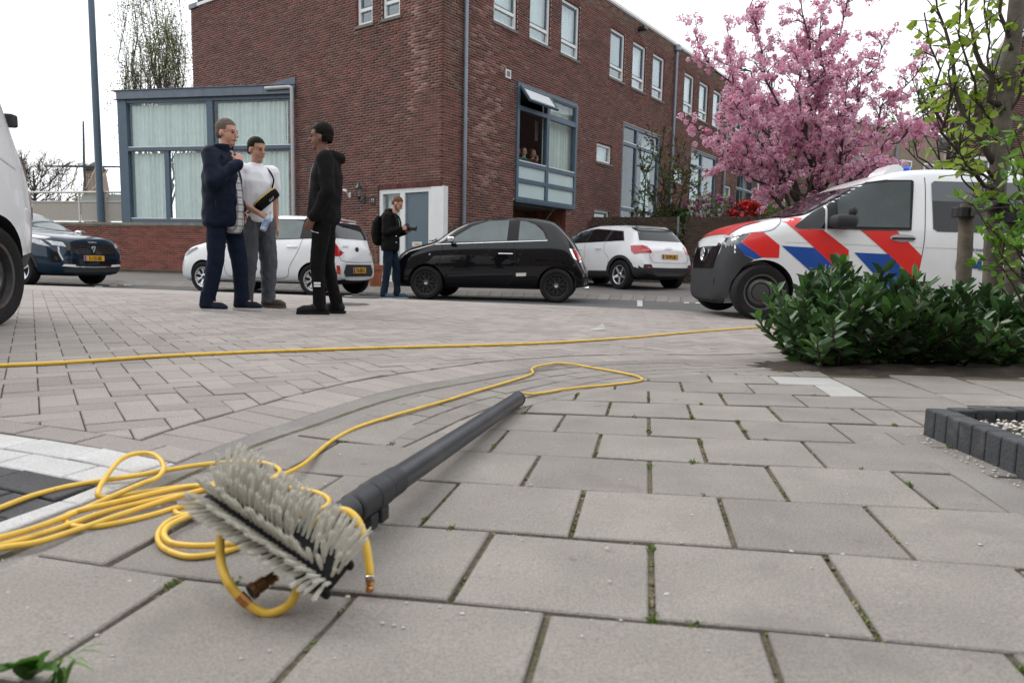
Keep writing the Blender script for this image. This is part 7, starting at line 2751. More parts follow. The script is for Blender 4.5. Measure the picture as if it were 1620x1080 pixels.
def pebbles(name, pts, sizes, mats, parent, flat=0.6, seed=1):
    rr = np.random.default_rng(seed)
    n = len(pts)
    base = np.array([(1, 0, 0), (-1, 0, 0), (0, 1, 0), (0, -1, 0), (0, 0, 1), (0, 0, -1)], float)
    f = np.array([(0, 2, 4), (2, 1, 4), (1, 3, 4), (3, 0, 4), (2, 0, 5), (1, 2, 5), (3, 1, 5), (0, 3, 5)])
    V = base[None]*rr.uniform(0.6, 1.3, (n, 6, 1))
    a = rr.uniform(0, 6.28, n)
    ca, sa = np.cos(a)[:, None], np.sin(a)[:, None]
    x = V[..., 0]*ca-V[..., 1]*sa
    y = V[..., 0]*sa+V[..., 1]*ca
    V = np.stack([x, y*0.8, V[..., 2]*flat], -1)*np.asarray(sizes)[:, None, None]+np.asarray(pts)[:, None]
    Fc = (np.arange(n)[:, None, None]*6+f[None]).reshape(-1, 3)
    o = obj(name, quadmesh(name, V.reshape(-1, 3), Fc), mats, parent, smooth=True, world=parent is not None)
    return o
pts = []
for _ in range(1500):
    p = PLC+PL1*rnd.uniform(0.07, 0.7)+PL2*rnd.uniform(0.06, 0.75)
    pts.append((p.x, p.y, gz(p.x, p.y)+0.048+rnd.uniform(0, 0.01)))
o = pebbles('gravel', pts, nrg.uniform(0.004, 0.011, len(pts)), [mat('gravel_white', (0.62, 0.60, 0.56), rough=0.8, island=0.3), mat('bark_chip', (0.16, 0.085, 0.045), rough=0.9, island=0.3)], pg)
o.data.polygons.foreach_set('material_index', np.repeat((nrg.random(len(pts)) < 0.25).astype(np.int32), 8))
stuff(o)
b = MB()
b.prism([G(*q)+Vector((0, 0, -.004)) for q in ((1400, 684), (1448, 716), (1530, 765), (1650, 848), (1680, 800), (1560, 752), (1462, 703), (1440, 690))][::-1], (0, 0, .006))
struct(b.build('edging_strip', M_gutter))
# ---------------- moss in the joints, petals and grit on the paving
moss, green = [], []
def joint_pt():
    r = rnd.randint(-2, 10)
    if rnd.random() < 0.45:
        p = TO+TU*(rnd.uniform(-1.2, 4.2)*0.3*1.0*1.0)*1.0+TV*(r*0.3)+TU*0.0
        p = TO+TU*rnd.uniform(-0.9, 1.2)+TV*(r*0.3)
    else:
        off = 0.0 if r % 2 else 0.5
        p = TO+TU*((rnd.randint(-3, 3)+off)*0.3)+TV*((r-1)*0.3+rnd.uniform(0, 0.3))
    return p
while len(moss) < 2600:
    p = joint_pt()
    if sdist(p.x, p.y)[0]-strip_off(p.y) < 0.02 or p.y < 0.6 or in_planter(p):
        continue
    m_ = rnd.randint(3, 16)
    for k in range(m_):
        q = p+TV*rnd.gauss(0, .022)*(1 if rnd.random() < .5 else .1)+TU*rnd.gauss(0, .0025)
        moss.append((q.x, q.y, gz(q.x, q.y)-0.0065+rnd.uniform(0, .003)))
o = pebbles('moss', moss, nrg.uniform(0.0018, 0.0045, len(moss)), [mat('moss_dull', (0.085, 0.095, 0.028), rough=.95, island=.4), mat('moss_green', (0.12, 0.19, 0.02), rough=.95, island=.4), mat('grit', (0.26, 0.21, 0.15), rough=.9, island=.5)], None, 0.7, 3)
o.data.polygons.foreach_set('material_index', np.repeat(nrg.choice(3, len(moss), p=[.34, .16, .5]).astype(np.int32), 8))
stuff(o)
o['label'] = 'green moss and grit in the joints of the paving tiles'
tf, ta = [], []
for k_ in range(42):
    for _ in range(20):
        c0 = joint_pt()
        if sdist(c0.x, c0.y)[0]-strip_off(c0.y) > 0.03 and c0.y > 0.8 and not in_planter(c0):
            break
    for k in range(rnd.randint(8, 30)):
        e = c0+TV*rnd.gauss(0, .008)+TU*rnd.gauss(0, .003)
        tf.append((e.x, e.y, gz(e.x, e.y)-0.004))
        ta.append((rnd.gauss(0, .8), rnd.gauss(0, .8), 1.0))
stuff(leaf_mesh('joint_weeds', tf, ta, nrg.uniform(.006, .014, len(tf)), 0.004, leafmat('weed_green', (0.10, 0.17, 0.025), (.14, .2, .04), 8, .6, .3), None, world=False))
pts, sz = [], []
for _ in range(170):
    x, y = rnd.uniform(0, 1620), 560+500*rnd.random()**1.6
    p = G(x, y)
    if p.y > 6 or in_planter(p.xy):
        continue
    pts.append((p.x, p.y, p.z+0.0015))
    sz.append(rnd.uniform(0.0015, 0.0042)*(1.0 if rnd.random() < .85 else 1.7))
for k in range(60):
    p = PLC+PL1*rnd.uniform(0, .8)+PL2*rnd.uniform(-0.07, -0.005)
    pts.append((p.x, p.y, gz(p.x, p.y)+.003)); sz.append(rnd.uniform(.003, .007))
for px, py in ((538, 720), (1550, 862), (1252, 873), (1334, 878), (370, 770), (205, 920-680+680), (1095, 815), (150, 812), (960, 868)):
    p = G(px, py); pts.append((p.x, p.y, p.z+.002)); sz.append(.0055)
stuff(pebbles('petals', pts, sz, [mat('petal_white', (0.62, 0.60, 0.57), rough=.8)], None, 0.35, 5))
# ---------------- weed rosette and grass at the lower left
wd = thing('weed_plant', 'green weed with broad leaf and grass blades at the lower left', 'weed', G(60, 1085))
c0 = G(45, 1072)
for k, (px, py, h, w) in enumerate(((60, 1035, 0.05, .030), (25, 1050, 0.035, .028), (0, 1060, .03, .03), (90, 1060, .03, .02))):
    e = G(px, py, h)
    path = bend(c0, e, Vector((0, 0, 0.012)), 6, 0.0, k)
    sd = (e-c0).cross(Vector((0, 0, 1))).normalized()
    vs, fs = [], []
    for i, p in enumerate(path):
        t = i/6
        ww = w*math.sin(math.pi*(0.08+0.9*t))**0.8*(1+0.35*(i % 2))*0.5
        vs += [p-sd*ww, p-Vector((0, 0, .003)), p+sd*ww]
    for i in range(6):
        a = 3*i
        fs += [(a, a+1, a+4, a+3), (a+1, a+2, a+5, a+4)]
    b = MB(); b.add(vs, fs)
    b.build('leaf', leafmat('weed_leaf', (0.05, 0.14, 0.02), (.08, .2, .03), 30, .5, .35), wd, world=True, smooth=True)
for k, (px, py, h) in enumerate(((165, 1032, .045), (150, 1062, .03), (120, 1045, .04), (175, 1020, .05), (105, 1075, .02), (140, 1050, .05))):
    s0 = G(70+k*6, 1085)
    e = G(px, py, h)
    path = bend(s0, e, Vector((0, 0, 0.02)), 8, 0.0, k)
    sd = (e-s0).cross(Vector((0, 0, 1))).normalized()
    vs, fs = [], []
    for i, p in enumerate(path):
        ww = 0.0035*(1-(i/8)**1.5)+.0003
        vs += [p-sd*ww, p+sd*ww]
    for i in range(8):
        fs.append((2*i, 2*i+1, 2*i+3, 2*i+2))
    b = MB(); b.add(vs, fs)
    b.build('grass_blade', leafmat('weed_grass', (0.09, 0.20, 0.03), (.12, .25, .05), 30, .5, .35), wd, world=True)
# ---------------- manhole covers, flower pot, litter
M_iron = mat('cast_iron', (0.075, 0.073, 0.072), rough=0.7, metal=0.3, var=.25, scale=20)
for px, py, lab in ((572, 470.5, 'dark iron manhole cover in the brick junction, the farther one'), (540, 481, 'dark iron manhole cover behind the man in black, the nearer one')):
    p = G(px, py)
    b = MB()
    zt = gz(p.x, p.y)
    n_ = 28
    for r0, r1, z0, z1 in ((0.0, 0.27, .006, .006), (0.285, 0.34, .007, .007)):
        vs, fs = [], []
        for k in range(n_):
            a = 2*math.pi*k/n_
            for r in (r0, r1):
                x, y = p.x+r*math.cos(a), p.y+r*math.sin(a)
                vs.append((x, y, gz(x, y)+z0))
        for k in range(n_):
            q = (k+1) % n_
            fs.append((2*k, 2*k+1, 2*q+1, 2*q))
        b.add(vs, fs)
    tag(b.build('manhole_cover', M_iron), lab, 'manhole cover')
M_terra = mat('terracotta', (0.30, 0.095, 0.045), rough=.9, var=.2, scale=6, stain=(4, (.36, .27, .2), .55, .75))
pp = at(594, 443, 15.4)
pot = thing('flower_pot', 'terracotta flower pot with bare stems beside the front door', 'flower pot', (pp.x, pp.y, zpave(pp.x, pp.y)))
b = MB()
b.lathe([(0.125, 0), (0.165, .36), (.185, .365), (.19, .47), (.165, .475), (.15, .42), (0, .42)], 20)
b.build('pot', M_terra, pot, angle=40)
b = MB()
for k in range(4):
    b.tube(bend((rnd.uniform(-.05, .05), 0, .4), (-.1+rnd.uniform(-.12, .15), 0, 1.0+rnd.random()*.4), Vector((.02, 0, 0)), 4, .03, k), taper(5, .008, .003), 5)
b.build('stems', mat('cane', (.22, .15, .07), rough=.8), pot)
b = MB()
lp_ = G(941, 522)
b.add([lp_+Vector(v) for v in ((-.07, -.03, .004), (.03, -.05, .006), (.09, .0, .012), (.075, .05, .06), (.0, .04, .01))], [(0, 1, 2, 4), (2, 3, 4)])
tag(b.build('paper_scrap', mat('scrap_grey', (.42, .41, .39), rough=.7)), 'crumpled pale scrap of litter on the brick junction', 'litter')
# ================================================================== PEOPLE
def cap_pts(mb, p, q, r0, r1, n=12, sq=(1, 1)):
    p, q = Vector(p), Vector(q)
    d = (q-p)
    L = d.length
    d = d.normalized() if L > 1e-6 else Vector((0, 0, 1))
    P, R = [], []
    for k in range(4):
        a = math.pi/2*(1-k/4)
        P.append(p-d*(r0*math.sin(a))); R.append(max(0.0006, r0*math.cos(a)))
    for k in range(5):
        t = k/4
        P.append(p.lerp(q, t)); R.append(r0+(r1-r0)*t)
    for k in range(1, 5):
        a = math.pi/2*k/4
        P.append(q+d*(r1*math.sin(a))); R.append(max(0.0006, r1*math.cos(a)))
    mb.tube(P, R, n)
def stack(mb, rings, n=20):
    """closed loft of ellipses (cx, cy, cz, rx, ry)"""
    vs, fs = [], []
    for cx, cy, cz, rx, ry in rings:
        for k in range(n):
            a = 2*math.pi*k/n
            vs.append((cx+rx*math.cos(a), cy+ry*math.sin(a), cz))
    m = len(rings)
    for i in range(m-1):
        for k in range(n):
            k2 = (k+1) % n
            fs.append((i*n+k, i*n+k2, (i+1)*n+k2, (i+1)*n+k))
    fs.append(tuple(range(n-1, -1, -1)))
    fs.append(tuple((m-1)*n+k for k in range(n)))
    mb.add(vs, fs)
def blob(name, mb, voxel, mats, parent, smooth=4, fold=0.0, fscale=9.0, pick=None, zsq=1.0, seed=0):
    me = mb.mesh(name)
    o = bpy.data.objects.new(name, me)
    r = o.modifiers.new('r', 'REMESH')
    r.mode = 'VOXEL'
    r.voxel_size = voxel
    s = o.modifiers.new('s', 'SMOOTH')
    s.iterations = smooth
    s.factor = 0.5
    me2 = evalmesh(o)
    bpy.data.objects.remove(o)
    me2.name = name
    if fold:
        me2.update()
        nv = len(me2.vertices)
        co, no = np.empty(nv*3, np.float32), np.empty(nv*3, np.float32)
        me2.vertices.foreach_get('co', co)
        me2.vertices.foreach_get('normal', no)
        co, no = co.reshape(-1, 3), no.reshape(-1, 3)
        k = np.empty(nv)
        for i, c in enumerate(co.tolist()):
            q = Vector((c[0]*fscale, c[1]*fscale, c[2]*fscale*zsq+seed*7))
            k[i] = fold*((1-abs(mnoise.noise(q))*2.2)*0.7+mnoise.noise(q*2.3)*0.5-0.4)
        me2.vertices.foreach_set('co', (co+no*k[:, None]).astype(np.float32).ravel())
        me2.update()
    me2.materials.clear()
    ob = obj(name, me2, mats, parent, smooth=True)
    if pick:
        me2.polygons.foreach_set('material_index', [pick(p.center) for p in me2.polygons])
    return ob
def hand(mb, w, d, pn, th, curl=0.6, s=1.0):
    """w wrist, d hand direction, pn palm normal, th side of the thumb"""
    d, pn = Vector(d).normalized(), Vector(pn)
    pn = (pn-d*pn.dot(d)).normalized()
    sd = Vector(th)
    sd = (sd-d*sd.dot(d)-pn*sd.dot(pn)).normalized()
    w = Vector(w)
    k = w+d*0.085*s
    for o in (-0.026, -0.009, 0.009, 0.026):
        cap_pts(mb, w+d*0.01+sd*o*0.6*s, k+sd*o*s, 0.016*s, 0.0125*s, 8)
    for o, L in ((0.029, .064), (0.010, .074), (-0.009, .069), (-0.027, .052)):
        a = k+sd*o*s
        c1 = a+(d*math.cos(curl*.6)+pn*math.sin(curl*.6)).normalized()*L*.45*s
        c2 = c1+(d*math.cos(curl*1.5)+pn*math.sin(curl*1.5)).normalized()*L*.33*s
        c3 = c2+(d*math.cos(curl*2.2)+pn*math.sin(curl*2.2)).normalized()*L*.27*s
        cap_pts(mb, a, c1, .0098*s, .009*s, 8); cap_pts(mb, c1, c2, .009*s, .0083*s, 8); cap_pts(mb, c2, c3, .0083*s, .0068*s, 8)
    a = w+d*0.025*s+sd*0.026*s
    c1 = a+(d*.65+sd*.6+pn*.35).normalized()*.042*s
    c2 = c1+(d*.8+sd*.15+pn*.5).normalized()*.034*s
    cap_pts(mb, a, c1, .0135*s, .0112*s, 8); cap_pts(mb, c1, c2, .0112*s, .0085*s, 8)
def skin(name, col):
    return mat(name, col, rough=.55, var=.10, scale=14)
M_eye = mat('eye_dark', (.02, .015, .012), rough=.2)
M_lip = mat('lip', (.30, .10, .085), rough=.5)
def person(name, label, loc, az, J, skin_m, hair_m, cloth, scale=1.0, hair='short', beard=None, group=None):
    t = thing(name, label, 'person', loc, -rad(az), group)
    t.scale = (scale,)*3
    V = {k: Vector(v) for k, v in J.items() if isinstance(v, tuple) and 'hand' not in k}
    hd, nk = V['head'], V['neck']
    yaw, pit = J['hyaw'], J['hpit']
    HM = Matrix.Translation(hd) @ Matrix.Rotation(rad(yaw), 4, 'Z') @ Matrix.Rotation(rad(pit), 4, 'X')
    b = MB()
    # torso, limbs
    stack(b, [(V['pel'].x, V['pel'].y, V['pel'].z-.10, .10, .08), (V['pel'].x, V['pel'].y, V['pel'].z, .155, .10), (V['pel'].x, V['pel'].y+.0, V['pel'].z+.16, .135, .09), (V['chest'].x, V['chest'].y, V['chest'].z, .165, .105),
              (V['chest'].x, V['chest'].y, V['chest'].z+.10, .15, .085), (nk.x, nk.y, nk.z-.02, .07, .06)])
    for s in 'rl':
        cap_pts(b, V[s+'hip'], V[s+'kne'], .078, .052); cap_pts(b, V[s+'kne'], V[s+'ank'], .052, .036)
        cap_pts(b, V[s+'ank'], V[s+'ank'].lerp(V[s+'toe'], .55)+Vector((0, 0, .012)), .034, .022)
        cap_pts(b, V[s+'sho'], V[s+'elb'], .049, .040); cap_pts(b, V[s+'elb'], V[s+'wri'], .040, .027)
        cap_pts(b, V['chest']+Vector((0, 0, .07)), V[s+'sho'], .07, .05)
        h = J[s+'hand']
        hand(b, V[s+'wri'], h[0], h[1], h[2], h[3])
    cap_pts(b, nk-Vector((0, 0, .05)), hd-Vector((0, 0, .05)), .058, .055)
    hb = MB(HM)
    hb.sphere((0, -.012, .035), .1, 18, 12, sc=(.76, .95, .86))
    hb.sphere((0, .012, -.03), .08, 16, 10, sc=(.80, .95, 1.05))
    cap_pts(hb, (0, .045, -.085), (0, .055, -.092), .034, .030)
    cap_pts(hb, (0, .088, .008), (0, .108, -.028), .010, .0155)          # nose
    cap_pts(hb, (-.032, .078, .022), (.032, .078, .022), .012, .012)      # brow
    cap_pts(hb, (-.018, .085, -.060), (.018, .085, -.060), .0085, .0085)  # mouth
    for s in (-1, 1):
        hb.sphere((s*.079, -.012, -.012), .028, 10, 8, sc=(.35, .75, 1.15))
    o0 = len(b.v)
    b.v += hb.v
    b.f += [tuple(i+o0 for i in f) for f in hb.f]
    b.mi += hb.mi
    body = blob('body', b, .0075, skin_m, t, 3)
    f = MB(HM)
    for s in (-1, 1):
        f.sphere((s*.031, .083, .004), .0125, 10, 7, sc=(1.1, .55, .6))
    f.build('eyes', M_eye, t, smooth=True)
    f = MB(HM)
    cap_pts(f, (-.019, .0925, -.060), (.019, .0925, -.060), .0045, .0045, 8)
    f.build('lips', M_lip, t, smooth=True)
    f = MB(HM)
    for s in (-1, 1):
        cap_pts(f, (s*.015, .0895, .026), (s*.048, .079, .028), .004, .003, 6)
    f.build('eyebrows', hair_m, t, smooth=True)
    f = MB(HM)
    if hair in ('short', 'curly', 'buzz'):
        g = {'short': .007, 'curly': .014, 'buzz': .003}[hair]
        f.sphere((0, -.020, .046), .1+g, 20, 14, sc=(.775, .93, .86))
        f.sphere((0, -.045, .005), .088+g*.6, 16, 10, sc=(.85, .75, .95))
        hm = f.mesh('hair')
        o = blob('hair', f, .0075, hair_m, t, 1, .006 if hair == 'curly' else .003, 45)
        bm = bmesh.new(); bm.from_mesh(o.data)
        inv = HM.inverted()
        dl = []
        for v in bm.verts:
            q = inv @ v.co
            if q.y > .035 and q.z < .062+(q.y-.035)*.25 or q.z < -.055 or (q.z < -.01 and q.y > -.025) or (q.y > 0.0 and q.z < .02):
                dl.append(v)
        bmesh.ops.delete(bm, geom=dl, context='VERTS')
        bm.to_mesh(o.data); bm.free()
    if beard:
        f = MB(HM)
        cap_pts(f, (-.045, .035, -.075), (0, .070, -.095), .024, .026)
        cap_pts(f, (.045, .035, -.075), (0, .070, -.095), .024, .026)
        cap_pts(f, (-.066, .0, -.03), (-.045, .035, -.075), .014, .024)
        cap_pts(f, (.066, .0, -.03), (.045, .035, -.075), .014, .024)
        blob('beard', f, .006, beard, t, 2, .002, 60)
    cloth(t, V, HM)
    return t
def trousers(t, V, m, th=.098, kn=.072, an=.056, fold=.008, ztop=None, low=0.0, seed=0, name='trousers'):
    b = MB()
    pz = V['pel']
    stack(b, [(pz.x, pz.y, pz.z-.12, .13, .10), (pz.x, pz.y, pz.z-.02, .178, .128), (pz.x, pz.y, pz.z+.07, .172, .122), (pz.x, pz.y, pz.z+.13, .160, .112)])
    for s in 'rl':
        cap_pts(b, V[s+'hip'], V[s+'kne'], th, kn); 
        e = V[s+'kne'].lerp(V[s+'ank'], 1.0-low)
        cap_pts(b, V[s+'kne'], e+Vector((0, 0, .03)), kn, an)
        stack(b, [(e.x, e.y, e.z+.10, an*1.02, an*1.05), (e.x, e.y-.005, e.z+.0, an*1.03, an*1.12), (e.x, e.y-.005, e.z-.045, an*1.02, an*1.15)])
    return blob(name, b, .009, m, t, 4, fold*.8, 11, zsq=.75, seed=seed)
def shoes(t, V, m, sole, s=1.0):
    for k in 'rl':
        a, e = V[k+'ank'], V[k+'toe']
        d = (e-a); d.z = 0; d = d.normalized()
        b = MB()
        cap_pts(b, a+Vector((0, 0, -.012))-d*.03, a+d*.05-Vector((0, 0, .03)), .047*s, .045*s)
        cap_pts(b, Vector((a.x, a.y, .055))-d*.045, Vector((a.x, a.y, .05))+d*.14, .045*s, .040*s)
        cap_pts(b, Vector((a.x, a.y, .046))+d*.10, Vector((a.x, a.y, .042))+d*.175, .043*s, .033*s)
        sh = blob('shoe', b, .008, m, t, 3)
        for v in sh.data.vertices:
            v.co.z = max(v.co.z, 0.022)
        b = MB()
        n_ = Vector((-d.y, d.x, 0))
        out = []
        for u, w in ((-.095, .018), (-.085, .034), (-.04, .041), (.03, .040), (.10, .047), (.16, .043), (.195, .030), (.21, .012)):
            out.append((u, w))
        base = Vector((a.x, a.y, 0))
        pl = [base+d*u+n_*w for u, w in out]+[base+d*u-n_*w for u, w in out[::-1]]
        b.prism([p+Vector((0, 0, .001)) for p in pl][::-1], (0, 0, .026))
        b.build('sole', sole, sh)
        b = MB()
        for i in range(4):
            c = base+d*(.045+.022*i)+Vector((0, 0, .098-.011*i))
            b.tube([c-n_*.026, c+Vector((0, 0, .006)), c+n_*.026], .0035, 5)
        b.build('laces', mat('lace_dark', (.03, .03, .032), rough=.8) , sh)
def jacket(t, V, m, name, rings, sl, fold=.010, seed=0, voxel=.010, cuff=None, extra=None, fs=8):
    """rings: (dz from pelvis, rx, ry, dy); sl: per arm (shoulder r, elbow r, wrist r, end fraction)"""
    b = MB()
    p, c = V['pel'], V['chest']
    R = []
    for z, rx, ry, dy in rings:
        t_ = max(0, min(1, (z-p.z)/(c.z-p.z)))
        R.append((p.x+(c.x-p.x)*t_, p.y+(c.y-p.y)*t_+dy, z, rx, ry))
    stack(b, R)
    for s in 'rl':
        a, e, w = V[s+'sho'], V[s+'elb'], V[s+'wri']
        r0, r1, r2, fr = sl
        cap_pts(b, c+Vector((0, 0, .07)), a, .095, r0*1.02)
        if fr >= 1:
            cap_pts(b, a, e, r0, r1); cap_pts(b, e, e.lerp(w, fr-1), r1, r2)
        else:
            cap_pts(b, a, a.lerp(e, fr), r0, r1)
    if extra:
        extra(b)
    return blob(name, b, voxel, m, t, 3, fold, fs, zsq=.8, seed=seed)

STAND = dict(pel=(0, 0, .95), chest=(0, .01, 1.32), neck=(0, .01, 1.50), head=(0, .035, 1.655),
             rhip=(.09, 0, .93), lhip=(-.09, 0, .93), rkne=(.10, .02, .50), lkne=(-.10, .02, .50), rank=(.10, -.02, .09), lank=(-.10, -.02, .09), rtoe=(.12, .16, .03), ltoe=(-.12, .16, .03),
             rsho=(.19, 0, 1.44), lsho=(-.19, 0, 1.44), relb=(.25, -.02, 1.14), lelb=(-.25, -.02, 1.14), rwri=(.25, .05, .90), lwri=(-.25, .05, .90),
             rhand=((0, .1, -1), (-1, 0, 0), (0, 1, 0), .5), lhand=((0, .1, -1), (1, 0, 0), (0, 1, 0), .5), hyaw=0, hpit=0)
def pose(**k):
    d = dict(STAND); d.update(k); return d
SK_f = skin('skin_fair', (.52, .27, .20))
SK_t = skin('skin_tan', (.42, .22, .15))
SK_b = skin('skin_brown', (.20, .095, .06))
H_grey = mat('hair_grey_brown', spec=.15, col=(.13, .10, .08), rough=.7, var=.3, scale=60)
H_dark = mat('hair_dark', spec=.1, col=(.010, .008, .007), rough=.6, var=.3, scale=60)
H_brown = mat('hair_light_brown', spec=.15, col=(.13, .065, .035), rough=.65, var=.3, scale=60)
F_navy = mat('fabric_navy', spec=.12, col=(.007, .011, .026), rough=.62, var=.15, scale=20, bump=.08, bscale=400)
F_jean = mat('denim_dark', spec=.12, col=(.008, .014, .030), rough=.8, var=.3, scale=12, bump=.15, bscale=500)
F_jean2 = mat('denim_faded', spec=.12, col=(.016, .028, .045), rough=.8, col2=(.007, .013, .024), scale=7, bump=.15, bscale=500)
F_white = mat('cotton_white', (.78, .78, .82), rough=.85, var=.04, scale=10)
F_grey = mat('sweat_grey', spec=.12, col=(.085, .093, .105), rough=.9, var=.15, scale=25)
F_black = mat('fabric_black', spec=.12, col=(.006, .006, .0065), rough=.75, var=.2, scale=185)
F_char = mat('hoodie_charcoal', spec=.12, col=(.011, .011, .012), rough=.9, var=.2, scale=18)
M_solew = mat('sole_white', (.5, .5, .48), rough=.7)
M_soleb = mat('sole_black', spec=.12, col=(.015, .015, .015), rough=.7)
def plaid():
    m = bpy.data.materials.new('shirt_plaid')
    t, b = nt(m)
    tc = t.nodes.new('ShaderNodeTexCoord')
    col = None
    prev = (0.62, .61, .60, 1)
    for axis, sc, c in ((0, 17, (.05, .07, .13, 1)), (2, 15, (.05, .07, .13, 1)), (2, 15.0, (.35, .2, .15, 1))):
        sp = t.nodes.new('ShaderNodeSeparateXYZ')
        t.links.new(tc.outputs['Object'], sp.inputs[0])
        mu = t.nodes.new('ShaderNodeMath'); mu.operation = 'MULTIPLY_ADD'; mu.inputs[1].default_value = sc; mu.inputs[2].default_value = .37 if c[0] > .3 else 0
        t.links.new(sp.outputs[axis], mu.inputs[0])
        fr = t.nodes.new('ShaderNodeMath'); fr.operation = 'FRACT'
        t.links.new(mu.outputs[0], fr.inputs[0])
        lt = t.nodes.new('ShaderNodeMath'); lt.operation = 'LESS_THAN'; lt.inputs[1].default_value = .3 if c[0] < .3 else .1
        t.links.new(fr.outputs[0], lt.inputs[0])
        k = t.nodes.new('ShaderNodeMath'); k.operation = 'MULTIPLY'; k.inputs[1].default_value = .6
        t.links.new(lt.outputs[0], k.inputs[0])
        mx = t.nodes.new('ShaderNodeMix'); mx.data_type = 'RGBA'
        t.links.new(k.outputs[0], mx.inputs[0])
        if col is None:
            mx.inputs[6].default_value = prev
        else:
            t.links.new(col, mx.inputs[6])
        mx.inputs[7].default_value = c
        col = mx.outputs[2]
    t.links.new(col, b.inputs['Base Color'])
    b.inputs['Roughness'].default_value = .85
    return m
F_plaid = plaid()

# ---- man in the navy jacket
def cl1(t, V, HM):
    trousers(t, V, F_jean, .100, .078, .066, .009, seed=1)
    jacket(t, V, F_navy, 'jacket', [(.80, .205, .155, -.01), (.83, .222, .172, -.01), (.95, .222, .178, -.005), (1.10, .218, .172, 0), (1.28, .232, .165, -.005), (1.40, .20, .14, -.01), (1.50, .10, .10, 0), (1.55, .085, .085, .01)], (.082, .076, .055, 1.93), .011, 1)
    b = MB()
    stack(b, [(0, .10, .74, .06, .055), (0, .10, .80, .085, .09), (.01, .105, 1.0, .08, .095), (.01, .10, 1.2, .07, .085), (0, .075, 1.38, .05, .06), (0, .05, 1.5, .07, .055), (0, .045, 1.53, .06, .05)])
    blob('shirt', b, .009, F_plaid, t, 3, .004, 12)
    b = MB()
    nk_ = V['neck']
    for k in range(25):
        a = rad(-240+k*12.5)
        c_ = nk_+Vector((.078*math.cos(a), .070*math.sin(a)-.005, 0))
        cap_pts(b, c_+Vector((0, 0, -.04)), c_+Vector((.012*math.cos(a), .012*math.sin(a), .035)), .017, .013, 8)
    blob('collar', b, .008, F_navy, t, 5)
    b = MB()
    b.tube([(.21, .03, .98), (.20, .02, 1.14)], .004, 5)
    b.build('pocket_zip', M_seam, t)
    shoes(t, V, mat('shoe_navy', spec=.12, col=(.012, .016, .028), rough=.6), M_solew)
g1 = G(357, 491.5)
person('person', 'man in navy jacket and jeans with one hand raised to his face', g1, 92, pose(
    pel=(0, 0, .95), chest=(0, .0, 1.33), neck=(0, .02, 1.52), head=(0.0, .06, 1.675), hyaw=-12, hpit=-4,
    rhip=(.09, -.02, .93), lhip=(-.09, .02, .93), rkne=(.11, -.03, .50), lkne=(-.10, .10, .50), rank=(.12, -.11, .09), lank=(-.10, .12, .09), rtoe=(.16, .07, .03), ltoe=(-.08, .30, .03),
    rsho=(.20, -.01, 1.45), lsho=(-.20, -.01, 1.45), relb=(.29, .05, 1.19), rwri=(.12, .22, 1.385), lelb=(-.26, -.02, 1.17), lwri=(-.21, .09, .98),
    rhand=((-.45, -.15, .8), (-.6, -.7, 0), (0, -1, .3), 1.0)), SK_f, H_grey, cl1, 1.0)
# ---- man in the white t-shirt
def cl2(t, V, HM):
    trousers(t, V, F_grey, .112, .092, .072, .012, low=.02, seed=2)
    jacket(t, V, F_white, 't_shirt', [(.90, .180, .128, .0), (.93, .190, .138, .0), (1.05, .180, .130, .005), (1.20, .185, .130, .005), (1.32, .205, .135, 0), (1.41, .175, .115, -.005), (1.48, .085, .075, 0), (1.51, .075, .066, .005)], (.078, .080, .07, .52), .006, 2)
    shoes(t, V, mat('shoe_brown_mesh', (.075, .058, .042), rough=.8, var=.5, scale=60), mat('sole_brown', (.10, .08, .06), rough=.7))
g2 = G(408, 487)
P2 = person('person', 'man in white t-shirt and grey joggers with a bag across his chest', g2, 128, pose(
    hyaw=10, hpit=-8, head=(0, .045, 1.645), rsho=(.195, 0, 1.435), lsho=(-.195, 0, 1.435),
    relb=(.275, .02, 1.13), rwri=(.12, .24, .985), rhand=((-.55, .55, -.35), (-.4, -.4, -.6), (0, .5, .7), .9),
    lelb=(-.26, -.05, 1.13), lwri=(-.25, -.02, .88), rkne=(.12, .04, .50), lkne=(-.12, .03, .50), rank=(.12, -.02, .09), lank=(-.13, .0, .09), rtoe=(.17, .16, .03), ltoe=(-.20, .16, .03)), SK_t, H_dark, cl2, .985)
P2M = gm(P2)
bag = thing('cross_body_bag', 'black and yellow cross-body bag worn over the white t-shirt', 'bag', P2M @ Vector((0, .16, 1.12)), P2.rotation_euler.z)
BT = Matrix.Translation((-.015, .155, 1.14)) @ Matrix.Rotation(rad(38), 4, 'Y')
b = MB(P2M @ BT)
b.bbox(-.155, .155, -.02, .055, -.062, .045, .03)
b.build('pouch', F_black, bag, world=True, angle=60)
b = MB(P2M @ BT)
b.tube(spline([(-.155, .02, .03), (-.08, .045, .05), (.08, .045, .05), (.155, .02, .03)], 6), .008, 8)
b.build('trim', mat('bag_yellow', (.55, .36, .06), rough=.6), bag, world=True, smooth=True)
b = MB(P2M)
b.tube(spline([(-.10, .15, 1.26), (-.13, .13, 1.36), (-.10, .06, 1.47), (-.04, -.06, 1.50)], 6), .009, 6)
b.tube(spline([(.10, .16, 1.02), (.19, .08, .98), (.20, -.05, 1.02)], 6), .009, 6)
b.build('strap', F_black, bag, world=True)
tx = text('lettering', 'CAT', .036, mat('bag_print', (.6, .6, .58), rough=.5), bag, P2M @ BT @ Matrix.Translation((-.03, .057, -.025)) @ Matrix.Rotation(rad(180), 4, 'Z') @ Matrix.Rotation(rad(90), 4, 'X'))
tx.matrix_parent_inverse = gm(bag).inverted()
bw = P2M @ Vector((.055, .315, .945))
bd = (P2M.to_3x3() @ Vector((.45, .05, -.85))).normalized()
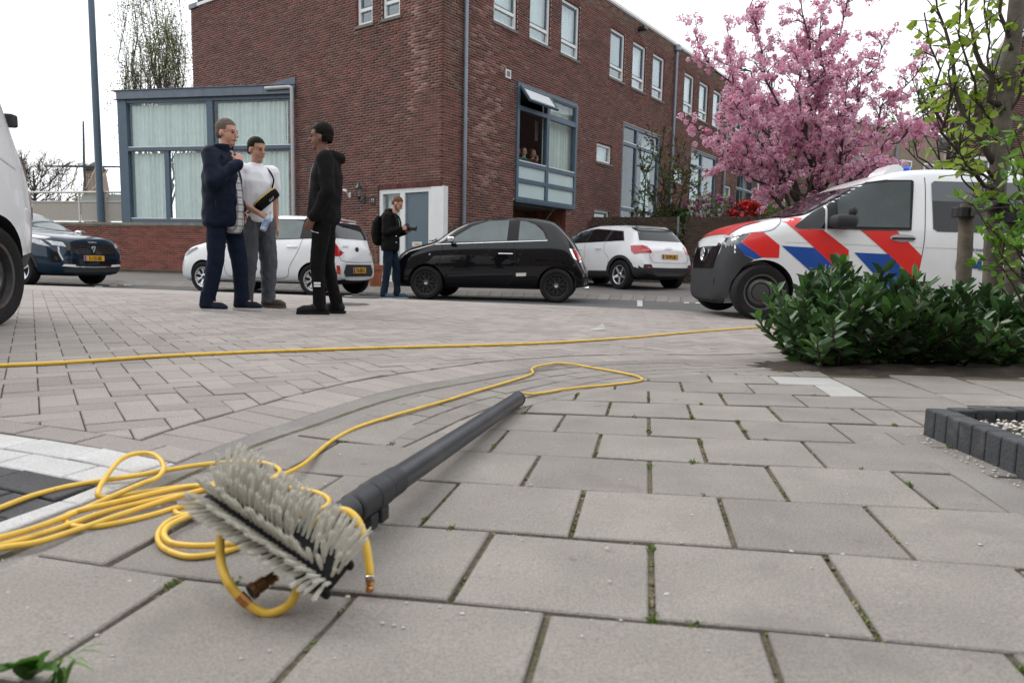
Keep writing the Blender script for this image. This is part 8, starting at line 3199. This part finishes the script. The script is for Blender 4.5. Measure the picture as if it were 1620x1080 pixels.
bot = thing('water_bottle', 'clear plastic water bottle with blue label held at hip height', 'bottle', bw-bd*.02)
MBt = Matrix.Translation(bw) @ bd.to_track_quat('Z', 'Y').to_matrix().to_4x4()
b = MB(MBt)
b.lathe([(.012, -.055), (.012, -.03), (.03, .01), (.032, .03), (.029, .07), (.032, .12), (.030, .15), (.02, .155), (0, .152)], 16)
b.build('bottle', mat('pet_clear', (.45, .55, .62), rough=.08, spec=.8, coat=.6, var=.2, scale=50), bot, world=True, angle=50)
b = MB(MBt)
b.lathe([(.0335, .04), (.0335, .115)], 16)
b.build('label', mat('label_blue', (.06, .16, .40), rough=.4, col2=(.5, .6, .7), scale=35), bot, world=True)
b = MB(MBt)
b.lathe([(.0, -.072), (.015, -.07), (.015, -.052), (.012, -.05)], 12)
b.build('cap', M_white, bot, world=True)
# ---- man in black hoodie
def cl3(t, V, HM):
    trousers(t, V, F_black, .095, .070, .056, .008, seed=3)
    def hood(b):
        n_ = V['neck']
        cap_pts(b, n_+Vector((.07, -.05, .0)), n_+Vector((0, -.13, -.03)), .045, .055)
        cap_pts(b, n_+Vector((-.07, -.05, .0)), n_+Vector((0, -.13, -.03)), .045, .055)
        cap_pts(b, n_+Vector((.07, .03, -.01)), n_+Vector((.07, -.05, .0)), .03, .045)
        cap_pts(b, n_+Vector((-.07, .03, -.01)), n_+Vector((-.07, -.05, .0)), .03, .045)
    jacket(t, V, F_char, 'hoodie', [(.86, .175, .135, .01), (.90, .195, .155, .01), (1.02, .19, .155, .01), (1.15, .19, .15, .0), (1.30, .205, .145, -.005), (1.42, .175, .12, -.01), (1.49, .09, .085, 0)], (.08, .068, .05, 1.96), .009, 3, extra=hood)
    b = MB()
    for s, z in ((.035, 1.22), (-.035, 1.18)):
        b.tube(spline([(s, .085, 1.42), (s*1.3, .118, 1.34), (s*1.2, .138, z)], 4), .004, 5)
    b.build('drawstring', mat('cord', (.35, .34, .32), rough=.8), t)
    b = MB()
    p = V['lhip']
    b.prism([(-.188, .035, .76), (-.188, .09, .775), (-.187, .11, .79), (-.188, .07, .772), (-.188, .035, .768)], (-.004, 0, 0))
    b.build('trouser_logo', F_white, t)
    b = MB()
    q = V['lkne'].lerp(V['lank'], .5)
    b.bbox(q.x-.074, q.x-.062, q.y-.03, q.y+.03, q.z-.03, q.z-.012, .002)
    b.bbox(q.x-.074, q.x-.062, q.y-.03, q.y+.03, q.z-.005, q.z+.013, .002)
    b.build('leg_mark', F_white, t)
    b = MB()
    b.bbox(-.10, -.06, .142, .152, 1.33, 1.36, .003)
    b.build('chest_logo', mat('logo_blue', (.03, .2, .4), rough=.5), t)
    shoes(t, V, mat('trainer_black', spec=.12, col=(.016, .016, .017), rough=.6), M_soleb)
g3 = G(516, 496.5)
person('person', 'man in black hoodie and joggers facing the two others, hand in pocket', g3, -97, pose(
    chest=(0, -.015, 1.32), neck=(0, -.01, 1.50), head=(0, .035, 1.66), hyaw=-6, hpit=-2, lsho=(-.19, -.03, 1.44), rsho=(.19, -.03, 1.44),
    lelb=(-.25, -.06, 1.14), lwri=(-.20, .08, .90), lhand=((.35, .5, -.8), (1, 0, 0), (0, 1, 0), .4), relb=(.25, -.03, 1.14), rwri=(.20, .10, .92), rhand=((-.35, .5, -.8), (-1, 0, 0), (0, 1, 0), .4),
    rank=(.10, -.08, .09), lank=(-.10, .05, .09), rkne=(.10, .0, .50), lkne=(-.10, .06, .50), rtoe=(.13, .10, .03), ltoe=(-.13, .23, .03)), SK_b, H_dark, cl3, 1.01, hair='curly')
# ---- photographer
def cl4(t, V, HM):
    trousers(t, V, F_jean2, .098, .072, .060, .009, seed=4)
    def hood(b):
        n_ = V['neck']
        cap_pts(b, n_+Vector((.06, -.04, .02)), n_+Vector((0, -.12, .0)), .04, .05)
        cap_pts(b, n_+Vector((-.06, -.04, .02)), n_+Vector((0, -.12, .0)), .04, .05)
    jacket(t, V, F_black, 'jacket', [(.84, .195, .15, .0), (.90, .205, .16, .0), (1.05, .20, .155, 0), (1.22, .205, .15, .0), (1.34, .20, .14, 0), (1.43, .17, .12, 0), (1.51, .09, .09, .01)], (.08, .07, .052, 1.95), .010, 4, extra=hood)
    b = MB()
    for z, y in ((1.28, .16), (.99, .17), (.96, .10), (1.10, .168)):
        b.sphere((.12, y-.02, z), .012, 8, 6)
    b.build('studs', M_chrome, t)
    shoes(t, V, mat('shoe_blue', (.03, .07, .12), rough=.7, var=.3, scale=40), mat('sole_pale', (.3, .33, .36), rough=.7))
p4 = at(617, 472.5, 12.15)
P4 = person('person', 'bearded photographer in black jacket looking down at the camera in his hands', (p4.x, p4.y, -0.165), 98, pose(
    pel=(0, 0, .97), chest=(0, .02, 1.34), neck=(0, .06, 1.53), head=(0, .135, 1.665), hyaw=0, hpit=-32,
    relb=(.25, .0, 1.16), rwri=(.10, .22, 1.24), rhand=((-.25, .95, .05), (-1, 0, 0), (0, .3, 1), .9), lelb=(-.24, .02, 1.14), lwri=(-.09, .25, 1.18), lhand=((.3, .95, .1), (0, 0, 1), (-1, 0, 0), .6),
    rank=(.11, -.07, .09), lank=(-.10, .10, .09), rkne=(.10, -.02, .51), lkne=(-.10, .09, .51), rtoe=(.14, .10, .03), ltoe=(-.10, .28, .03)), SK_f, H_brown, cl4, .99, hair='buzz', beard=mat('beard_brown', (.15, .08, .05), rough=.8))
P4M = gm(P4)
cm = thing('photo_camera', 'black camera with long lens in the photographer\'s hands', 'camera', P4M @ Vector((0, .38, 1.2)))
b = MB(P4M @ Matrix.Translation((0, .31, 1.255)) @ Matrix.Rotation(rad(-3), 4, 'X'))
b.bbox(-.07, .07, -.035, .035, -.05, .045, .012)
b.bbox(-.03, .03, -.03, .03, .04, .075, .012)
b.build('camera_body', M_black, cm, world=True)
b = MB(P4M @ Matrix.Translation((0, .34, 1.25)) @ Matrix.Rotation(rad(-93), 4, 'X'))
b.lathe([(.034, 0), (.036, .05), (.036, .09), (.042, .10), (.042, .14), (.036, .14), (0, .125)], 18)
b.build('lens', M_gunmetal, cm, world=True, angle=40)
bp = thing('backpack', 'black backpack on the photographer\'s back', 'backpack', P4M @ Vector((0, -.2, 1.0)))
b = MB(P4M)
stack(b, [(0, -.20, .93, .10, .05), (0, -.22, .98, .15, .09), (0, -.235, 1.15, .16, .11), (0, -.22, 1.35, .15, .09), (0, -.19, 1.45, .10, .05)])
o = blob('pack', b, .012, F_black, bp, 3, .006, 10)
o.matrix_parent_inverse = gm(bp).inverted()
b = MB(P4M)
for s in (-1, 1):
    b.tube(spline([(s*.10, -.14, 1.42), (s*.12, -.02, 1.535), (s*.13, .13, 1.42), (s*.15, .13, 1.2), (s*.18, -.08, 1.02)], 6), .016, 6)
b.build('strap', F_black, bp, world=True)
# ---- three people behind the bay window
def sitter(x, y, z, m_top, m_sk, m_h, label, lean=0, hnd=False):
    w = MR @ Vector((x, y, z))
    t = thing('person', label, 'person', w, math.atan2(DR.y, DR.x)+math.pi)
    b = MB()
    stack(b, [(0, 0, -.75, .16, .11), (0, 0, -.35, .17, .11), (0, 0, -.20, .17, .09), (0, 0, -.14, .07, .06)])
    cap_pts(b, (0, 0, -.2), (0, .02, -.05), .05, .05)
    b.sphere((0, .0, .035), .1, 16, 10, sc=(.78, .95, .88))
    b.sphere((0, .02, -.03), .08, 14, 8, sc=(.8, .95, 1.05))
    cap_pts(b, (0, .095, .005), (0, .115, -.028), .010, .015)
    for s in (-1, 1):
        cap_pts(b, (s*.17, 0, -.22), (s*.2, .10, -.48), .05, .04)
    if hnd:
        cap_pts(b, (.2, .10, -.48), (.04, .20, -.17), .04, .028)
        hand(b, (.04, .2, -.17), (-.1, -.25, 1), (0, -1, 0), (-1, 0, 0), 1.0)
    blob('body', b, .012, m_sk, t, 3)
    b = MB()
    stack(b, [(0, 0, -.78, .19, .14), (0, 0, -.40, .20, .14), (0, 0, -.22, .195, .115), (0, 0, -.155, .09, .08)])
    for s in (-1, 1):
        cap_pts(b, (s*.17, 0, -.22), (s*.2, .10, -.48), .065, .055)
    if hnd:
        cap_pts(b, (.2, .10, -.48), (.08, .18, -.24), .055, .042)
    blob('top', b, .014, m_top, t, 3, .006, 10)
    b = MB()
    b.sphere((0, -.028, .05), .112, 16, 10, sc=(.80, .90, .86))
    b.sphere((0, -.06, -.02), .09, 12, 8, sc=(.9, .8, 1.2))
    b.build('hair', m_h, t, smooth=True)
    b = MB()
    for s in (-1, 1):
        b.sphere((s*.031, .09, .004), .012, 8, 6, sc=(1.1, .5, .6))
    b.build('eyes', M_eye, t, smooth=True)
    return t
H_red = mat('hair_auburn', (.10, .035, .02), rough=.6, var=.3, scale=50)
sitter(3.42, .34, 3.56, mat('top_rust', (.16, .05, .03), rough=.9), SK_f, H_red, 'person with auburn hair half hidden at the left edge of the bay window')
sitter(3.74, .34, 3.60, mat('top_green', (.03, .12, .10), rough=.9), SK_f, H_red, 'person in green top behind the bay window pane, middle of three')
sitter(4.22, .36, 3.62, mat('top_maroon', (.11, .04, .025), rough=.9), SK_f, H_brown, 'person with hand on chin behind the bay window, right of three', hnd=True)

bpy.data.scenes.remove(TMP)
